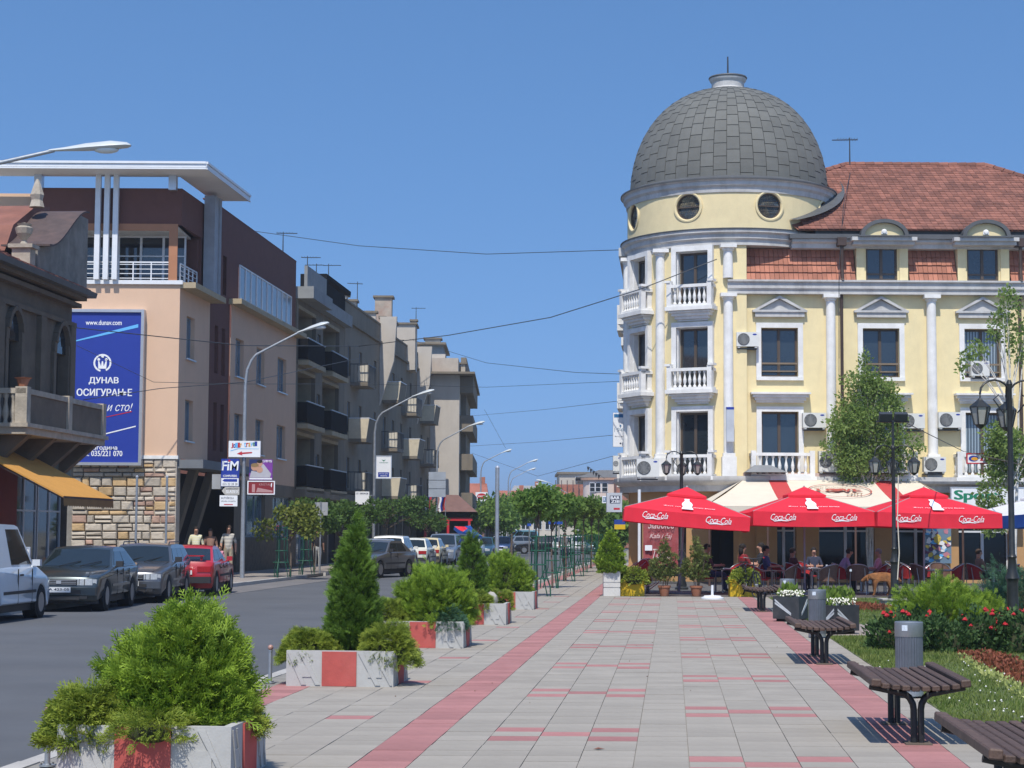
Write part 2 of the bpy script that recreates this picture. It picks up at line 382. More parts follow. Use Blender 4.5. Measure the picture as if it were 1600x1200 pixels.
for Yi in range(170):
    Y = 47.25 + RH * Yi
    for k in range(0, 7):
        if Y > 101: break
        x = SX(Y, cols[k]); g = .005
        far[1 if k in (0, 5) else 0].prism([(x + g, Y + g), (x + TW - g, Y + g), (x + TW - g + TS * RH, Y + RH - g), (x + g + TS * RH, Y + RH - g)], 'z', -.02, .004)
o = far[0].build('tile', paves, pv, kind='stuff'); o = far[1].build('tile', paveredf, pv, kind='stuff')

# lawn
LX = 24
def lawn_poly(Y0, Y1): return [(SX(Y0, 2.43), Y0), (LX, Y0), (LX, Y1), (SX(Y1, 2.43), Y1)]
lawnm = mat('lawn_soil', (.085, .115, .03), .95, var=.3, vs=1.5, stain=.5, stc=(.19, .16, .07), sts=.5)
sheet('lawn', lawn_poly(6, 29.6), lawnm, .006); sheet('lawn', lawn_poly(33.4, 47.2), lawnm, .006)
sheet('path', lawn_poly(29.6, 33.4), mat('path_concrete', (.30, .25, .215), .92, var=.12, vs=2, bump=.2), .002)
def mesh_np(name, co, fl, n, mt, par=None, **p):
    """faces all with n corners, fl is a flat index array"""
    me = bpy.data.meshes.new(name); nv = len(co); nf = len(fl) // n
    me.vertices.add(nv); me.vertices.foreach_set('co', np.asarray(co, dtype=np.float32).ravel())
    me.loops.add(nf * n); me.loops.foreach_set('vertex_index', np.asarray(fl, dtype=np.int32))
    me.polygons.add(nf); me.polygons.foreach_set('loop_start', np.arange(0, nf * n, n, dtype=np.int32))
    me.update(calc_edges=True); me.materials.append(mt)
    return link(name, me, par, **p)
def grass(n, Y0, Y1, h, bare=None):
    Y = Y0 * (Y1 / Y0) ** nr.random(n); t = 2.44 + nr.random(n) ** 1.2 * 12; x = (t + TS * Y) / .9963
    k = (x / Y * FP + 800) < 1680; x, Y = x[k], Y[k]; n = len(x)
    cl = np.sin(x * 3.1 + 1.3) * np.cos(Y * 1.7) + np.sin(x * .9 - Y * .6)
    hh = h * (.5 + .8 * nr.random(n)) * (1 + .28 * cl); wd = .0035 * (Y / 16) ** .6 + .004; a = nr.random(n) * 2 * PI; l = hh * (nr.random(n) * .9)
    la = nr.random(n) * 2 * PI; co = np.zeros((n, 3, 3))
    co[:, 0] = np.c_[x - wd * np.cos(a), Y - wd * np.sin(a), np.full(n, .0)]; co[:, 1] = np.c_[x + wd * np.cos(a), Y + wd * np.sin(a), np.full(n, .0)]
    co[:, 2] = np.c_[x + l * np.cos(la), Y + l * np.sin(la), hh]
    return co.reshape(-1, 3)
co = np.r_[grass(120000, 12.5, 29.5, .05), grass(45000, 33.5, 46.8, .05)]
grassm = leafmat('grass_blades', (.075, .145, .022), (.29, .31, .09), .3, 1.1)
mesh_np('grass', co, np.arange(len(co)), 3, grassm, kind='stuff')
# clover flowers sprinkled in the grass
def specks(n, xs, ys, zs, r, mt, name, par=None, **p):
    b = []
    for _ in range(n):
        c = np.array([rnd.uniform(*xs), rnd.uniform(*ys), rnd.uniform(*zs)]); s = r * rnd.uniform(.6, 1.3)
        b.append(np.array([(s, 0, 0), (-s, 0, 0), (0, s, 0), (0, -s, 0), (0, 0, s), (0, 0, -s)]) + c)
    f = np.array([(0, 2, 4), (2, 1, 4), (1, 3, 4), (3, 0, 4), (2, 0, 5), (1, 2, 5), (3, 1, 5), (0, 3, 5)])
    return mesh_np(name, np.concatenate(b), (f[None] + 6 * np.arange(n)[:, None, None]).ravel(), 3, mt, par, **p)
b0 = specks(240, (4.2, 8.0), (15.5, 23), (.03, .07), .011, mat('clover_flower', (.75, .74, .66), .8), 'clover_flowers', kind='stuff')

specks(26, (-3, 4.5), (12.8, 30), (.008, .012), .007, mat('litter_speck', (.16, .10, .06), .9, isl=.5), 'litter', kind='stuff')
b = B(); p = G(935, 1173); b.add([(p.x - .04, p.y, .012), (p.x, p.y - .025, .02), (p.x + .05, p.y, .014), (p.x, p.y + .03, .022)], [(0, 1, 2, 3)]); tag(b.build('dry_leaf', mat('dry_leaf', (.22, .09, .06), .9)), 'single dry brown leaf lying on the near paving', 'leaf')
# ================================================================== domed corner building on the right
YF = 62.0
RF = frame((0, YF, 0), (1, 0, 0), (0, -1, 0))
rp = lambda px, py, off=0.: onplane(RF, px, py, off)
corner = thing('corner_building', 'yellow corner building with slate dome on a round tower and red tiled roof', 'building', (8, 66, 0))
CX, CY, RW = 7.66, 65.3, 3.55
def part(b, name, mt, **k):
    sm = k.pop('smooth', False); par = k.pop('par', corner)
    return b.build(name, mt, par, smooth=sm, world=True, **k)
def win(par, fr, x0, x1, z0, z1, y, fm, gm, vm=1, hm=(), th=.07, name='window', dp=.06, label=None):
    b = B(fr)
    for a, c, d, e in ((x0, x0 + th, z0, z1), (x1 - th, x1, z0, z1), (x0 + th, x1 - th, z0, z0 + th), (x0 + th, x1 - th, z1 - th, z1)): b.box(a, c, y - dp, y, d, e)
    for i in range(vm):
        xc = x0 + (x1 - x0) * (i + 1) / (vm + 1); b.box(xc - th * .7, xc + th * .7, y - dp, y + .004, z0 + th, z1 - th)
    for q in hm: zc = z0 + (z1 - z0) * q; b.box(x0 + th, x1 - th, y - dp, y + .002, zc - th * .4, zc + th * .4)
    o = b.build(name, fm, par, world=True)
    n = vm + 1; xs = [x0 + th + (x1 - x0 - 2 * th) * i / n for i in range(n + 1)]
    for i in range(n):
        g = B(fr); g.box(xs[i], xs[i + 1] - .001, y - .045, y - .03, z0 + th, z1 - th); g.build('pane', gm, o, world=True)
    return o
# ---- straight facade
ops = []; cols3 = []
for c in range(4):
    dx = 158.6 * c
    x0, z1 = rp(1189 + dx, 512); x1, z0 = rp(1247 + dx, 591)
    ops.append((x0, x1, 6.85, 8.5)); ops.append((x0, x1, 3.62, 5.68)); cols3.append((x0, x1))
b = B(RF); b.wall(7.3, 20, 3.3, 9.7, ops, .3); part(b, 'wall', yellow)
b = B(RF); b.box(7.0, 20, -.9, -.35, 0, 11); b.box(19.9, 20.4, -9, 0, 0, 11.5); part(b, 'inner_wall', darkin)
curtg = mat('curtained_glass', (.16, .22, .27), .12, spec=.7); _p = curtg.node_tree; _w = _n(_p, 'ShaderNodeTexWave', bands_direction='X'); _w.inputs['Scale'].default_value = 3.2; _w.inputs['Distortion'].default_value = 1.5; _w.inputs['Detail Scale'].default_value = .3
_tc = _n(_p, 'ShaderNodeTexCoord'); _p.links.new(_tc.outputs['Object'], _w.inputs[0]); _mx = _n(_p, 'ShaderNodeMix', data_type='RGBA'); _mx.inputs['A'].default_value = (.04, .05, .06, 1); _mx.inputs['B'].default_value = (.30, .36, .40, 1); _p.links.new(_w.outputs[0], _mx.inputs['Factor']); _p.links.new(_mx.outputs['Result'], _p.nodes['Principled BSDF'].inputs['Base Color'])
# surrounds, hoods, pediments
def surround(fr, x0, x1, z0, z1, wd=.17, y1=.06, sill=True):
    b = B(fr); b.box(x0 - wd, x0, -.02, y1, z0, z1 + wd); b.box(x1, x1 + wd, -.02, y1, z0, z1 + wd); b.box(x0, x1, -.02, y1, z1, z1 + wd)
    if sill: b.box(x0 - wd, x1 + wd, -.02, y1 + .05, z0 - .12, z0)
    return b
def hood(b, x0, x1, z0, y=0.): 
    for k, (e, h, o) in enumerate(((0.10, .07, .12), (.04, .1, .2), (-.04, .1, .28), (-.1, .05, .34))): b.box(x0 + e - .02, x1 - e + .02, y - .02, y + .10 + .09 * k, z0 + [0, .07, .17, .27][k], z0 + [.07, .17, .27, .33][k])
baluster_mesh = None
def baluster_row(par, fr, x0, x1, y, z0, h, n):
    global baluster_mesh
    if baluster_mesh is None:
        q = B(); q.lathe([(.055, 0), (.055, .06), (.03, .09), (.028, .12), (.06, .26), (.058, .34), (.03, .5), (.024, .58), (.04, .63), (.05, .66), (.05, .72)], 8); o = q.build('baluster', white, None, smooth=50); baluster_mesh = o.data; bpy.data.objects.remove(o)
    for i in range(n):
        o = bpy.data.objects.new('baluster', baluster_mesh); C.objects.link(o); o.parent = par; CH.setdefault(par.name, []).append(o)
        o.matrix_parent_inverse = WM(par).inverted(); p = fr @ V((x0 + (x1 - x0) * (i + .5) / n, y, z0)); o.location = p; o.scale = (1, 1, h / .72)
def balcony(par, fr, x0, x1, z0, z1, out, n, ends=True, post=.16):
    b = B(fr); b.box(x0 - .05, x1 + .05, -.05, out + .05, z0 - .13, z0); b.box(x0, x1, out - .16, out, z1 - .1, z1 + .002)
    b.box(x0, x0 + post, out - post - .01, out + .01, z0, z1 + .07); b.box(x1 - post, x1, out - post - .01, out + .01, z0, z1 + .07)
    b.box(x0 + post, x1 - post, out - .15, out - .01, z0, z0 + .08)
    for e in (x0, x1 - .13): b.box(e, e + .13, -.02, out - post - .01, z1 - .1, z1); b.box(e, e + .13, -.02, out - post - .01, z0, z0 + .08)
    o = b.build('balcony', white, par, world=True)
    baluster_row(o, fr, x0 + post + .03, x1 - post - .03, out - .08, z0 + .08, z1 - .1 - z0 - .08, n)
    if out > .55: 
        for e in (x0 + .065, x1 - .065):
            f2 = fr @ Mx.Translation((e, 0, 0)) @ Mx.Rotation(PI / 2, 4, 'Z'); baluster_row(o, f2, .02, out - post - .04, 0, z0 + .08, z1 - .1 - z0 - .08, max(1, int(out / .2)))
    return o
for c, (x0, x1) in enumerate(cols3):
    part(surround(RF, x0, x1, 6.85, 8.5), 'window_surround', white)
    gm_ = curtg if c == 2 else glass
    w_ = win(corner, RF, x0, x1, 6.85, 8.5, -.2, winbrown, gm_, 1)
    b = B(RF); b.box(x0, x1, -.03, .01, 7.27, 7.33); b.box(x0, x1, -.03, .01, 7.02, 7.06); b.build('guard_rail', mat('rail_brown', (.20, .15, .10), .6), w_, world=True)
    part(surround(RF, x0, x1, 3.62, 5.68, sill=False), 'window_surround', white)
    win(corner, RF, x0, x1, 3.62, 5.68, -.22, winbrown, gm_, 1)
    b = B(RF); hood(b, x0 - .26, x1 + .26, 5.98); part(b, 'window_hood', white)
    xa, xb, xm = x0 - .27, x1 + .27, (x0 + x1) / 2
    b = B(RF); b.box(xa - .03, xb + .03, -.01, .2, 9.02, 9.09); b.box(xa + .06, xb - .06, -.01, .15, 8.86, 9.02)
    for s in (-1, 1):
        e = xb if s > 0 else xa
        b.prism([(xm, 9.58), (xm, 9.48), (e - s * .17, 9.09), (e, 9.09)], 'y', -.01, .18)
    b.prism([(xa + .2, 9.09), (xb - .2, 9.09), (xm, 9.46)], 'y', -.01, .05); part(b, 'pediment', grey_trim)
    balcony(corner, RF, x0 - .42, x1 + .45, 3.5, 4.28, .6, 8)
# engaged columns
def column(x, y, z0, z1, r=.17, plinth=True):
    b = B(); b.lathe([(r * 1.02, z0), (r, z0 + .3), (r * .94, z1 - .3), (r * .92, z1 - .22), (r * 1.15, z1 - .2), (r * 1.15, z1 - .16), (r * 1.35, z1 - .12)], 14, (x, y, 0))
    b.box(x - r * 1.6, x + r * 1.6, y - r * 1.5, y + r * 1.5, z1 - .12, z1)
    if plinth: b.box(x - .24, x + .24, y - .24, y + .2, z0 - .75, z0 - .1); b.box(x - .2, x + .2, y - .2, y + .18, z0 - .1, z0 + .02)
    part(b, 'column', white, smooth=35)
for px in (1298, 1455.5, 1613): x, _ = rp(px, 600); column(x, YF - .1, 4.25, 9.62)
# cornice under mansard and the ledge above the ground floor
def molding(name, x0, x1, prof, mt, fr=RF):
    b = B(fr); b.prism(prof, 'x', x0, x1); return part(b, name, mt)
molding('cornice', 7.2, 20, [(-.2, 9.62), (.28, 9.62), (.28, 9.74), (.34, 9.8), (.34, 9.98), (.42, 10.02), (.42, 10.08), (-.2, 10.12)], grey_trim)
molding('ledge', 8.2, 20, [(-.2, 3.0), (.3, 3.0), (.32, 3.2), (.55, 3.28), (.6, 3.36), (.6, 3.5), (-.2, 3.5)], grey_trim)
molding('eaves_cornice', 9.4, 20, [(-.6, 11.2), (.06, 11.2), (.08, 11.34), (.2, 11.4), (.2, 11.5), (-.6, 11.5)], grey_trim)
b = B(RF); b.box(9.3, 20, -.4, .3, 11.5, 11.56); b.box(9.3, 20, .1, .26, 11.56, 11.66); b.box(10.2, 20, -.3, .05, 11.66, 11.86); part(b, 'gutter', leadm)
# mansard: courses of tiles between the dormers, modelled course by course
def mansard(x0, x1):
    b = B(RF); n = max(1, int((x1 - x0) / .155)); tw = (x1 - x0) / n; b.box(x0, x1, -.7, -.45, 10.1, 11.25)
    for r in range(4):
        z0 = 10.12 + .275 * r; y0 = .02 - .1 * r
        for i in range(n):
            a = x0 + tw * i; j = rnd.uniform(-.006, .006); e = rnd.uniform(0, .012)
            b.prism([(y0 + .075 + e, z0 + j), (y0 + .0 + e, z0 + j), (y0 - .13, z0 + .30), (y0 - .085, z0 + .30)], 'x', a + .006, a + tw - .006)
    part(b, 'mansard_tiles', tile_m, kind='stuff')
dorm = [(1353, 1402), (1511, 1560), (1669, 1718)]
xs = [rp(1158, 410)[0]]
for a, c in dorm:
    x0, x1 = rp(a, 410)[0], rp(c, 410)[0]; xs += [x0 - .36, x1 + .40]
    b = B(RF)
    b.box(x0 - .06, x1 + .06, -.62, -.3, 10.1, 11.28); d = part(b, 'dormer', yellow)
    for s0, s1, e0_, e1_ in ((x0 - .33, x0 - .06, x0 - .06, x0), (x1 + .06, x1 + .35, x1, x1 + .06)): b = B(RF); b.box(s0, s1, -.6, .06, 10.1, 11.28); b.box(e0_, e1_, -.6, .0, 10.1, 11.28); b.build('pilaster', yellow, d, world=True)
    win(d, RF, x0, x1, 10.12, 11.28, -.1, winbrown, glass, 1, (.2,))
    b = B(RF); b.box(x0 - .5, x1 + .5, -.6, .46, 11.28, 11.4); b.box(x0 - .56, x1 + .56, -.6, .58, 11.4, 11.52); b.build('entablature', grey_trim, d, world=True)
    xm, rr = (x0 + x1) / 2, .80
    arc = [(xm + rr * math.cos(PI * i / 16), 11.56 + .56 * math.sin(PI * i / 16)) for i in range(17)]
    arci = [(xm + (rr - .13) * math.cos(PI * i / 16), 11.56 + .44 * math.sin(PI * i / 16)) for i in range(17)]
    b = B(RF)
    for i in range(16): b.prism([arc[i], arc[i + 1], arci[i + 1], arci[i]], 'y', -1.6, .62)
    b.box(xm - rr - .1, xm + rr + .1, -1.0, .66, 11.521, 11.56); b.build('hood', leadm, d, world=True)
    b = B(RF); b.prism(arci, 'y', .2, .46); b.build('tympanum', drumyel, d, world=True)
    b = B(RF); b.lathe([(.0, .09), (.06, .08), (.095, .04), (.1, 0)], 10, (0, 0, 0)); 
    b2 = B(RF @ Mx.Translation((xm, .47, 11.70)) @ Mx.Rotation(PI / 2, 4, 'X').inverted()); b2.lathe([(.1, 0), (.095, .04), (.06, .08), (.0, .09)], 12); b2.box(-.1, .1, 0, .08, .0, .05); b2.build('medallion', white, d, world=True)
xs.append(20)
for i in range(0, len(xs), 2): mansard(xs[i], xs[i + 1])
# main tiled roof, stepped course by course
ridge0, ridge1, zr, yr = 12.25, 17.35, 15.15, 67.4
eL, eR, ez, ey = 4.4, 23.0, 11.82, 61.75
b = B(); NC = 27
def rpt(u, s):                      # u along slope 0..1
    y = ey + (yr - ey) * u; z = ez + (zr - ez) * u
    a = eL + (ridge0 - eL) * u; c = eR + (ridge1 - eR) * u
    return a, c, y, z
for k in range(NC):
    a0, c0, y0, z0 = rpt(k / NC, 0); a1, c1, y1, z1 = rpt((k + 1.15) / NC, 0)
    n = int((c0 - a0) / .2)
    off = .1 * (k % 2)
    for i in range(n):
        x = a0 + .2 * i + off; xx = min(max(x, a1), c1); x2 = min(max(x + .19, a1), c1)
        if x2 - xx < .03 or (x < 9.6 and y0 < 62.6) or math.hypot(x + .1 - CX, y0 - CY) < 3.5: continue
        j = rnd.uniform(-.008, .008)
        b.add([(x, y0 - .02, z0 + .045 + j), (x + .19, y0 - .02, z0 + .045 + j), (x2, y1, z1 + .01), (xx, y1, z1 + .01), (x, y0 - .02, z0 + .005), (x + .19, y0 - .02, z0 + .005)], [(0, 1, 2, 3), (4, 5, 1, 0), (4, 0, 3), (1, 5, 2)])
part(b, 'roof_tiles', tile_r, kind='stuff')
b = B(); q = [(9.6, ey, ez), (eR, ey, ez), (ridge1, yr, zr), (ridge0, yr, zr), (6, 74, ez), (eR, 74, ez), (8.4, 64.8, ez + (zr - ez) * (64.8 - ey) / (yr - ey))]
b.add([(v[0], v[1], v[2] - .04) for v in q], [(0, 1, 2, 3, 6), (1, 5, 2), (5, 4, 3, 2), (4, 6, 3)]); part(b, 'roof', tile_r)
b = B()
def ridgetiles(p, q_, n):
    p, q_ = V(p), V(q_)
    for i in range(n): b.cyl(p.lerp(q_, i / n), p.lerp(q_, (i + .96) / n), .105, .12, 8)
ridgetiles((ridge0, yr, zr), (ridge1, yr, zr), 15); ridgetiles((ridge1, yr, zr), (eR, ey, ez), 20); ridgetiles((ridge0, yr, zr), (8.4, 64.6, ez + (zr - ez) * (64.6 - ey) / (yr - ey) + .05), 13)
part(b, 'ridge_tiles', tile_r, smooth=40)
# ---- round tower
def tp(phi, r, z): return V((CX - r * math.sin(phi), CY - r * math.cos(phi), z))
def tframe(phi, r=RW): p = tp(phi, r, 0); return frame(p, (math.cos(phi), -math.sin(phi), 0), (-math.sin(phi), -math.cos(phi), 0))
def cwall(b, r, a0, a1, z0, z1, ops, dep=.3, seg=R(3)):
    As = {a0, a1}; zs = sorted({z0, z1, *[z for o in ops for z in o[2:4]]})
    for o in ops: As |= {o[0], o[1]}
    k = a0
    while k < a1: As.add(k); k += seg
    As = sorted(As); As = [a for i, a in enumerate(As) if i == 0 or a - As[i - 1] > 1e-4]
    for i in range(len(As) - 1):
        for j in range(len(zs) - 1):
            am, zm = (As[i] + As[i + 1]) / 2, (zs[j] + zs[j + 1]) / 2
            if any(o[0] < am < o[1] and o[2] < zm < o[3] for o in ops): continue
            b.quad(tp(As[i], r, zs[j]), tp(As[i + 1], r, zs[j]), tp(As[i + 1], r, zs[j + 1]), tp(As[i], r, zs[j + 1]))
    for o in ops:
        q = r - dep
        for a in o[:2]: b.quad(tp(a, r, o[2]), tp(a, q, o[2]), tp(a, q, o[3]), tp(a, r, o[3]))
        for z in o[2:4]: b.quad(tp(o[0], r, z), tp(o[1], r, z), tp(o[1], q, z), tp(o[0], q, z))
BAY = [R(26.5), R(66), R(105)]
FL = [(3.6, 5.68, 3.5, 4.22), (6.42, 8.52, 6.4, 7.12), (9.2, 11.1, 9.2, 9.94)]
hw = math.asin(.57 / RW)
tops = [(a - hw, a + hw, f[0], f[1]) for a in BAY for f in FL]
b = B(); cwall(b, RW, R(-3), R(125), 3.2, 11.35, tops, .35); part(b, 'tower_wall', yellow)
b = B(); b.lathe([(RW - .68, 0), (RW - .68, 11.6)], 32, (CX, CY, 0)); part(b, 'tower_core', darkin)
for a in BAY:
    fr = tframe(a, RW * math.cos(hw))
    for i, f in enumerate(FL):
        s = surround(fr, -.57, .57, f[0], f[1], .17, .15, False); part(s, 'window_surround', white)
        b = B(fr)
        for e in (-.57, .54): b.box(e, e + .03, -.28, .0, f[0], f[1])
        b.box(-.57, .57, -.28, 0, f[1] - .03, f[1]); part(b, 'window_reveal', white)
        win(corner, fr, -.54, .54, f[0], f[1] - .03, -.2, winbrown, glass, 1)
        if a < R(100):
            balcony(corner, fr, -.80, .80, f[2], f[3], .42, 7)
            for e in (-.87, .67): 
                b = B(fr); b.box(e, e + .2, .12, .46, f[3] + .07, f[3] + .15); part(b, 'post_cap', white)
        if i: b = B(fr); hood(b, -.62, .62, f[2] - .42 - .05); part(b, 'window_hood', white)
for a, z0, z1 in ((7, 4.25, 9.62), (46.5, 4.25, 11.25), (84, 4.25, 11.25), (7, 10.14, 11.27)):
    p = tp(R(a), RW + .06, 0); column(p.x, p.y, z0, z1, .17, z0 < 5)
def ring(name, prof, mt, a0=0, a1=2 * PI, n=72): b = B(); b.lathe(prof, n, (CX, CY, 0), a0, a1); return part(b, name, mt, smooth=35)
ring('cornice', [(3.4, 11.26), (3.62, 11.26), (3.62, 11.42), (3.70, 11.48), (3.70, 11.62), (3.80, 11.68), (3.80, 11.78), (3.4, 11.84)], grey_trim)
ring('flashing', [(3.4, 11.846), (3.84, 11.784), (3.84, 11.815), (3.4, 11.86)], leadm)
ring('ledge', [(3.4, 3.0), (3.75, 3.0), (3.78, 3.2), (4.0, 3.3), (4.05, 3.38), (4.05, 3.5), (3.4, 3.5)], grey_trim, R(150), R(292))
drum = thing_none = None
oc = [R(29), R(-16), R(74), R(-60)]
dz0, dz1, RD, zo, ro = 11.84, 13.12, 3.58, 12.62, .46
b = B()                                            # drum wall with round openings: fine grid, cells inside the circles left out, rims lathe'd
na, nz = 240, 30
for i in range(na):
    for j in range(nz):
        a = -PI + 2 * PI * (i + .5) / na; z = dz0 + (dz1 - dz0) * (j + .5) / nz
        if any(math.hypot((a - o) * RD, z - zo) < ro - .01 for o in oc): continue
        a0, a1 = -PI + 2 * PI * i / na, -PI + 2 * PI * (i + 1) / na; z0, z1 = dz0 + (dz1 - dz0) * j / nz, dz0 + (dz1 - dz0) * (j + 1) / nz
        b.quad(tp(a0, RD, z0), tp(a1, RD, z0), tp(a1, RD, z1), tp(a0, RD, z1))
dr = part(b, 'drum', drumyel, smooth=30)
for a in oc:
    fr = tframe(a, RD) @ Mx.Translation((0, 0, zo)) @ Mx.Rotation(-PI / 2, 4, 'X')
    b = B(fr); b.lathe([(ro + .06, -.12), (ro + .06, .02), (ro + .01, .03), (ro - .03, .0), (ro - .03, -.3)], 36); o = b.build('window', drumyel, dr, world=True, smooth=30)
    b = B(fr); b.lathe([(0, -.12), (ro - .03, -.12)], 36); b.build('pane', mat('oculus_reflection_glass', (.13, .18, .22), .08, var=.3, vs=1.5, spec=.9), o, world=True)  # the pane's blue base colour has the sky reflection painted in
    b = B(fr); b.lathe([(ro - .03, -.12), (ro - .03, -.06), (ro - .07, -.06), (ro - .07, -.12)], 36); b.box(-ro + .05, ro - .05, -.02, .02, -.12, -.07); b.build('frame', winbrown, o, world=True)
ring('dome_cornice', [(3.5, 13.04), (3.62, 13.06), (3.64, 13.22), (3.72, 13.3), (3.72, 13.42), (3.80, 13.48), (3.5, 13.52)], grey_trim)
ring('flashing', [(3.4, 13.522), (3.83, 13.482), (3.83, 13.53), (3.5, 13.66), (3.4, 13.66)], leadm)
# dome of separate slate panels
RDm, ZB, HD = 3.47, 13.6, 3.78
def dp_(a, u, e): 
    th = u * PI / 2; r = RDm * math.cos(th) ** .85 + e * math.cos(th); z = ZB + HD * math.sin(th) + e * math.sin(th)
    return tp(a, r, z)
NM, NRW, UT = 48, 11, .895
b = B(); b.lathe([(RDm * math.cos(u * PI / 2) ** .85 - .03, ZB + HD * math.sin(u * PI / 2) - .03) for u in [UT * k / 20 for k in range(21)]], 96, (CX, CY, 0)); part(b, 'dome', mat('dome_joint', (.05, .052, .05), .9), smooth=60)
rest = B()
for i in range(NM):
    a0 = -PI + 2 * PI * i / NM; a1 = a0 + 2 * PI / NM; am = (a0 + a1) / 2; off = (i % 2) * .5 + ((i // 2) % 2) * .22
    for j in range(NRW + 1):
        u0 = max(0, (j - off) / NRW) * UT; u1 = min(1, (j + 1 - off) / NRW) * UT
        if u1 - u0 < .012: continue
        g = .0030; e0, e1 = .024, .012
        vis = -1.62 < am + .13 < 1.62
        q = B() if vis else rest
        um = (u0 + u1) / 2; pts = []
        for u, e in ((u0 + .002, e0), (um, (e0 + e1) / 2), (u1 - .001, e1)):
            pts += [dp_(a0 + g, u, e), dp_(am, u, e + .004), dp_(a1 - g, u, e)]
        pts += [dp_(a0 + g, u0 + .002, -.02), dp_(am, u0 + .002, -.02), dp_(a1 - g, u0 + .002, -.02), dp_(a0 + g, u1, -.02), dp_(a1 - g, u1, -.02)]
        q.add(pts, [(0, 1, 4, 3), (1, 2, 5, 4), (3, 4, 7, 6), (4, 5, 8, 7), (9, 10, 1, 0), (10, 11, 2, 1), (9, 0, 3, 6, 12), (11, 13, 8, 5, 2)])
        if vis: part(q, 'panel', slate)
part(rest, 'panels', slate, kind='stuff')
ring('lantern', [(.60, 17.33), (.62, 17.4), (.58, 17.45), (.58, 17.64), (.63, 17.70), (.66, 17.76), (.66, 17.80)], grey_trim, n=32)
ring('lantern_cap', [(.675, 17.79), (.69, 17.82), (.67, 17.86), (0, 17.90)], leadm, n=32)
ring('lantern_collar', [(.68, 17.25), (.68, 17.38), (.60, 17.40)], leadm, n=32)
b = B(); b.cyl((CX, CY, 17.8), (CX, CY, 18.62), .035, .025, 8); part(b, 'spike', dsteel)
# valley flashing where the roof meets the drum
b = B()
for i in range(14):
    a = R(-28 - 5 * i); a2 = R(-28 - 5 * (i + 1)); zz = lambda q: ez + (zr - ez) * ((tp(q, RD, 0).y - ey) / (yr - ey))
    p0, p1, q0, q1 = tp(a, RD + .02, zz(a) + .16), tp(a2, RD + .02, zz(a2) + .16), tp(a, RD + .5, zz(a) + .08), tp(a2, RD + .5, zz(a2) + .08)
    p0.z = min(p0.z, 13.4); p1.z = min(p1.z, 13.4); b.quad(p0, p1, q1, q0)
part(b, 'flashing', leadm)
# rain pipes
for px in (1314, 1592):
    x, _ = rp(px, 500); b = B(); b.cyl((x, YF - .14, 3.5), (x, YF - .14, 10.0), .055, None, 8); b.tube([(x, YF - .4, 10.1), (x, YF - .32, 10.5), (x, YF - .3, 11.3)], .055, 8); b.cyl((x, YF - .14, 9.98), (x, YF - .44, 10.12), .055, None, 8)
    b.box(x - .16, x + .14, YF - .42, YF - .1, 11.25, 11.52); part(b, 'rain_pipe', mat('copper_pipe', (.075, .05, .04), .5, .3, var=.2, vs=4))
# ---- street side wall with little balconies
S_ = V((math.sin(R(4.93)), math.cos(R(4.93)), 0)); U_ = V((S_.y, -S_.x, 0))
SF = frame(tp(PI / 2, RW, 0) + V((.02, .2, 0)), S_, -U_)
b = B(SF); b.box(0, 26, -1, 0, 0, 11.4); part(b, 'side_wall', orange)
for k, x in enumerate((3.0, 8.5, 14)):
    for z in (3.5, 6.4, 9.3): 
        b = B(SF); b.box(x, x + 2.4, 0, .5, z - .2, z); b.box(x, x + 2.4, .4, .5, z, z + .75); b.box(x, x + .1, 0, .4, z, z + .75); b.prism([(0, z - .6), (.4, z - .2), (0, z - .2)], 'x', x + .1, x + .3); part(b, 'side_balcony', white)
b = B(SF); b.box(-.2, 26, -.1, .35, 11.4, 11.7); b.box(-.2, 26, 0, .3, 3.0, 3.3); part(b, 'side_cornice', grey_trim)
# ---- ground floor
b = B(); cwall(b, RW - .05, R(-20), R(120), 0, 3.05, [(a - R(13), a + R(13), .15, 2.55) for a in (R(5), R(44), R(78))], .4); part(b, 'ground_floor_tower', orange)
pier = [(8.0, 8.72), (9.5, 10.25), (12.1, 12.75), (14.3, 14.9), (16.6, 17.3), (19, 20)]
gops = [(pier[i][1], pier[i + 1][0], .1, 2.45) for i in range(len(pier) - 1)]
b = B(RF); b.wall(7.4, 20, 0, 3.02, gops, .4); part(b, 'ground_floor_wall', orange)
for a, c, z0, z1 in gops:
    b = B(RF); m = (a + c) / 2; r = (c - a) / 2
    for s in range(2):
        xc = a + r * (s + .5); rr = r * .5 - .02
        pts = [(xc - rr, -.3, .1), (xc - rr, -.3, 1.9)] + [(xc - rr * math.cos(PI * k / 8), -.3, 1.9 + .48 * math.sin(PI * k / 8)) for k in range(1, 8)] + [(xc + rr, -.3, 1.9), (xc + rr, -.3, .1)]
        b.tube(pts, .035, 5); b.box(xc - rr, xc + rr, -.33, -.27, 1.68, 1.74)
    f = b.build('shop_window', winwhite, corner, world=True)
    g = B(RF); g.box(a, c, -.37, -.34, .1, 2.45); g.build('pane', shopglass, f, world=True)
b = B(RF); b.box(9.75, 9.93, 0, .05, 1.95, 2.15); part(b, 'vent', grey_trim)
# ================================================================== left row of buildings
def YT(px, t):                                   # depth of the point of a street-parallel wall seen at column px (eye level)
    k = (px - 800) / FP; return t / (k * .9963 - TS)
TL = -17.0
LF = frame(ST(0, TL), S_, U_)                     # local x runs up the street; Y = x * .9963
yy = lambda Y: Y / S_.y
lp = lambda px, py, off=0.: onplane(LF, px, py, off)
FF = frame((0, 64, 0), (1, 0, 0), (0, -1, 0))
fp = lambda px, py, off=0.: onplane(FF, px, py, off)
def mk(root):
    def f(b, name, mt, par=None, smooth=False, **k): return b.build(name, mt, par or root, smooth=smooth, world=True, **k)
    return f
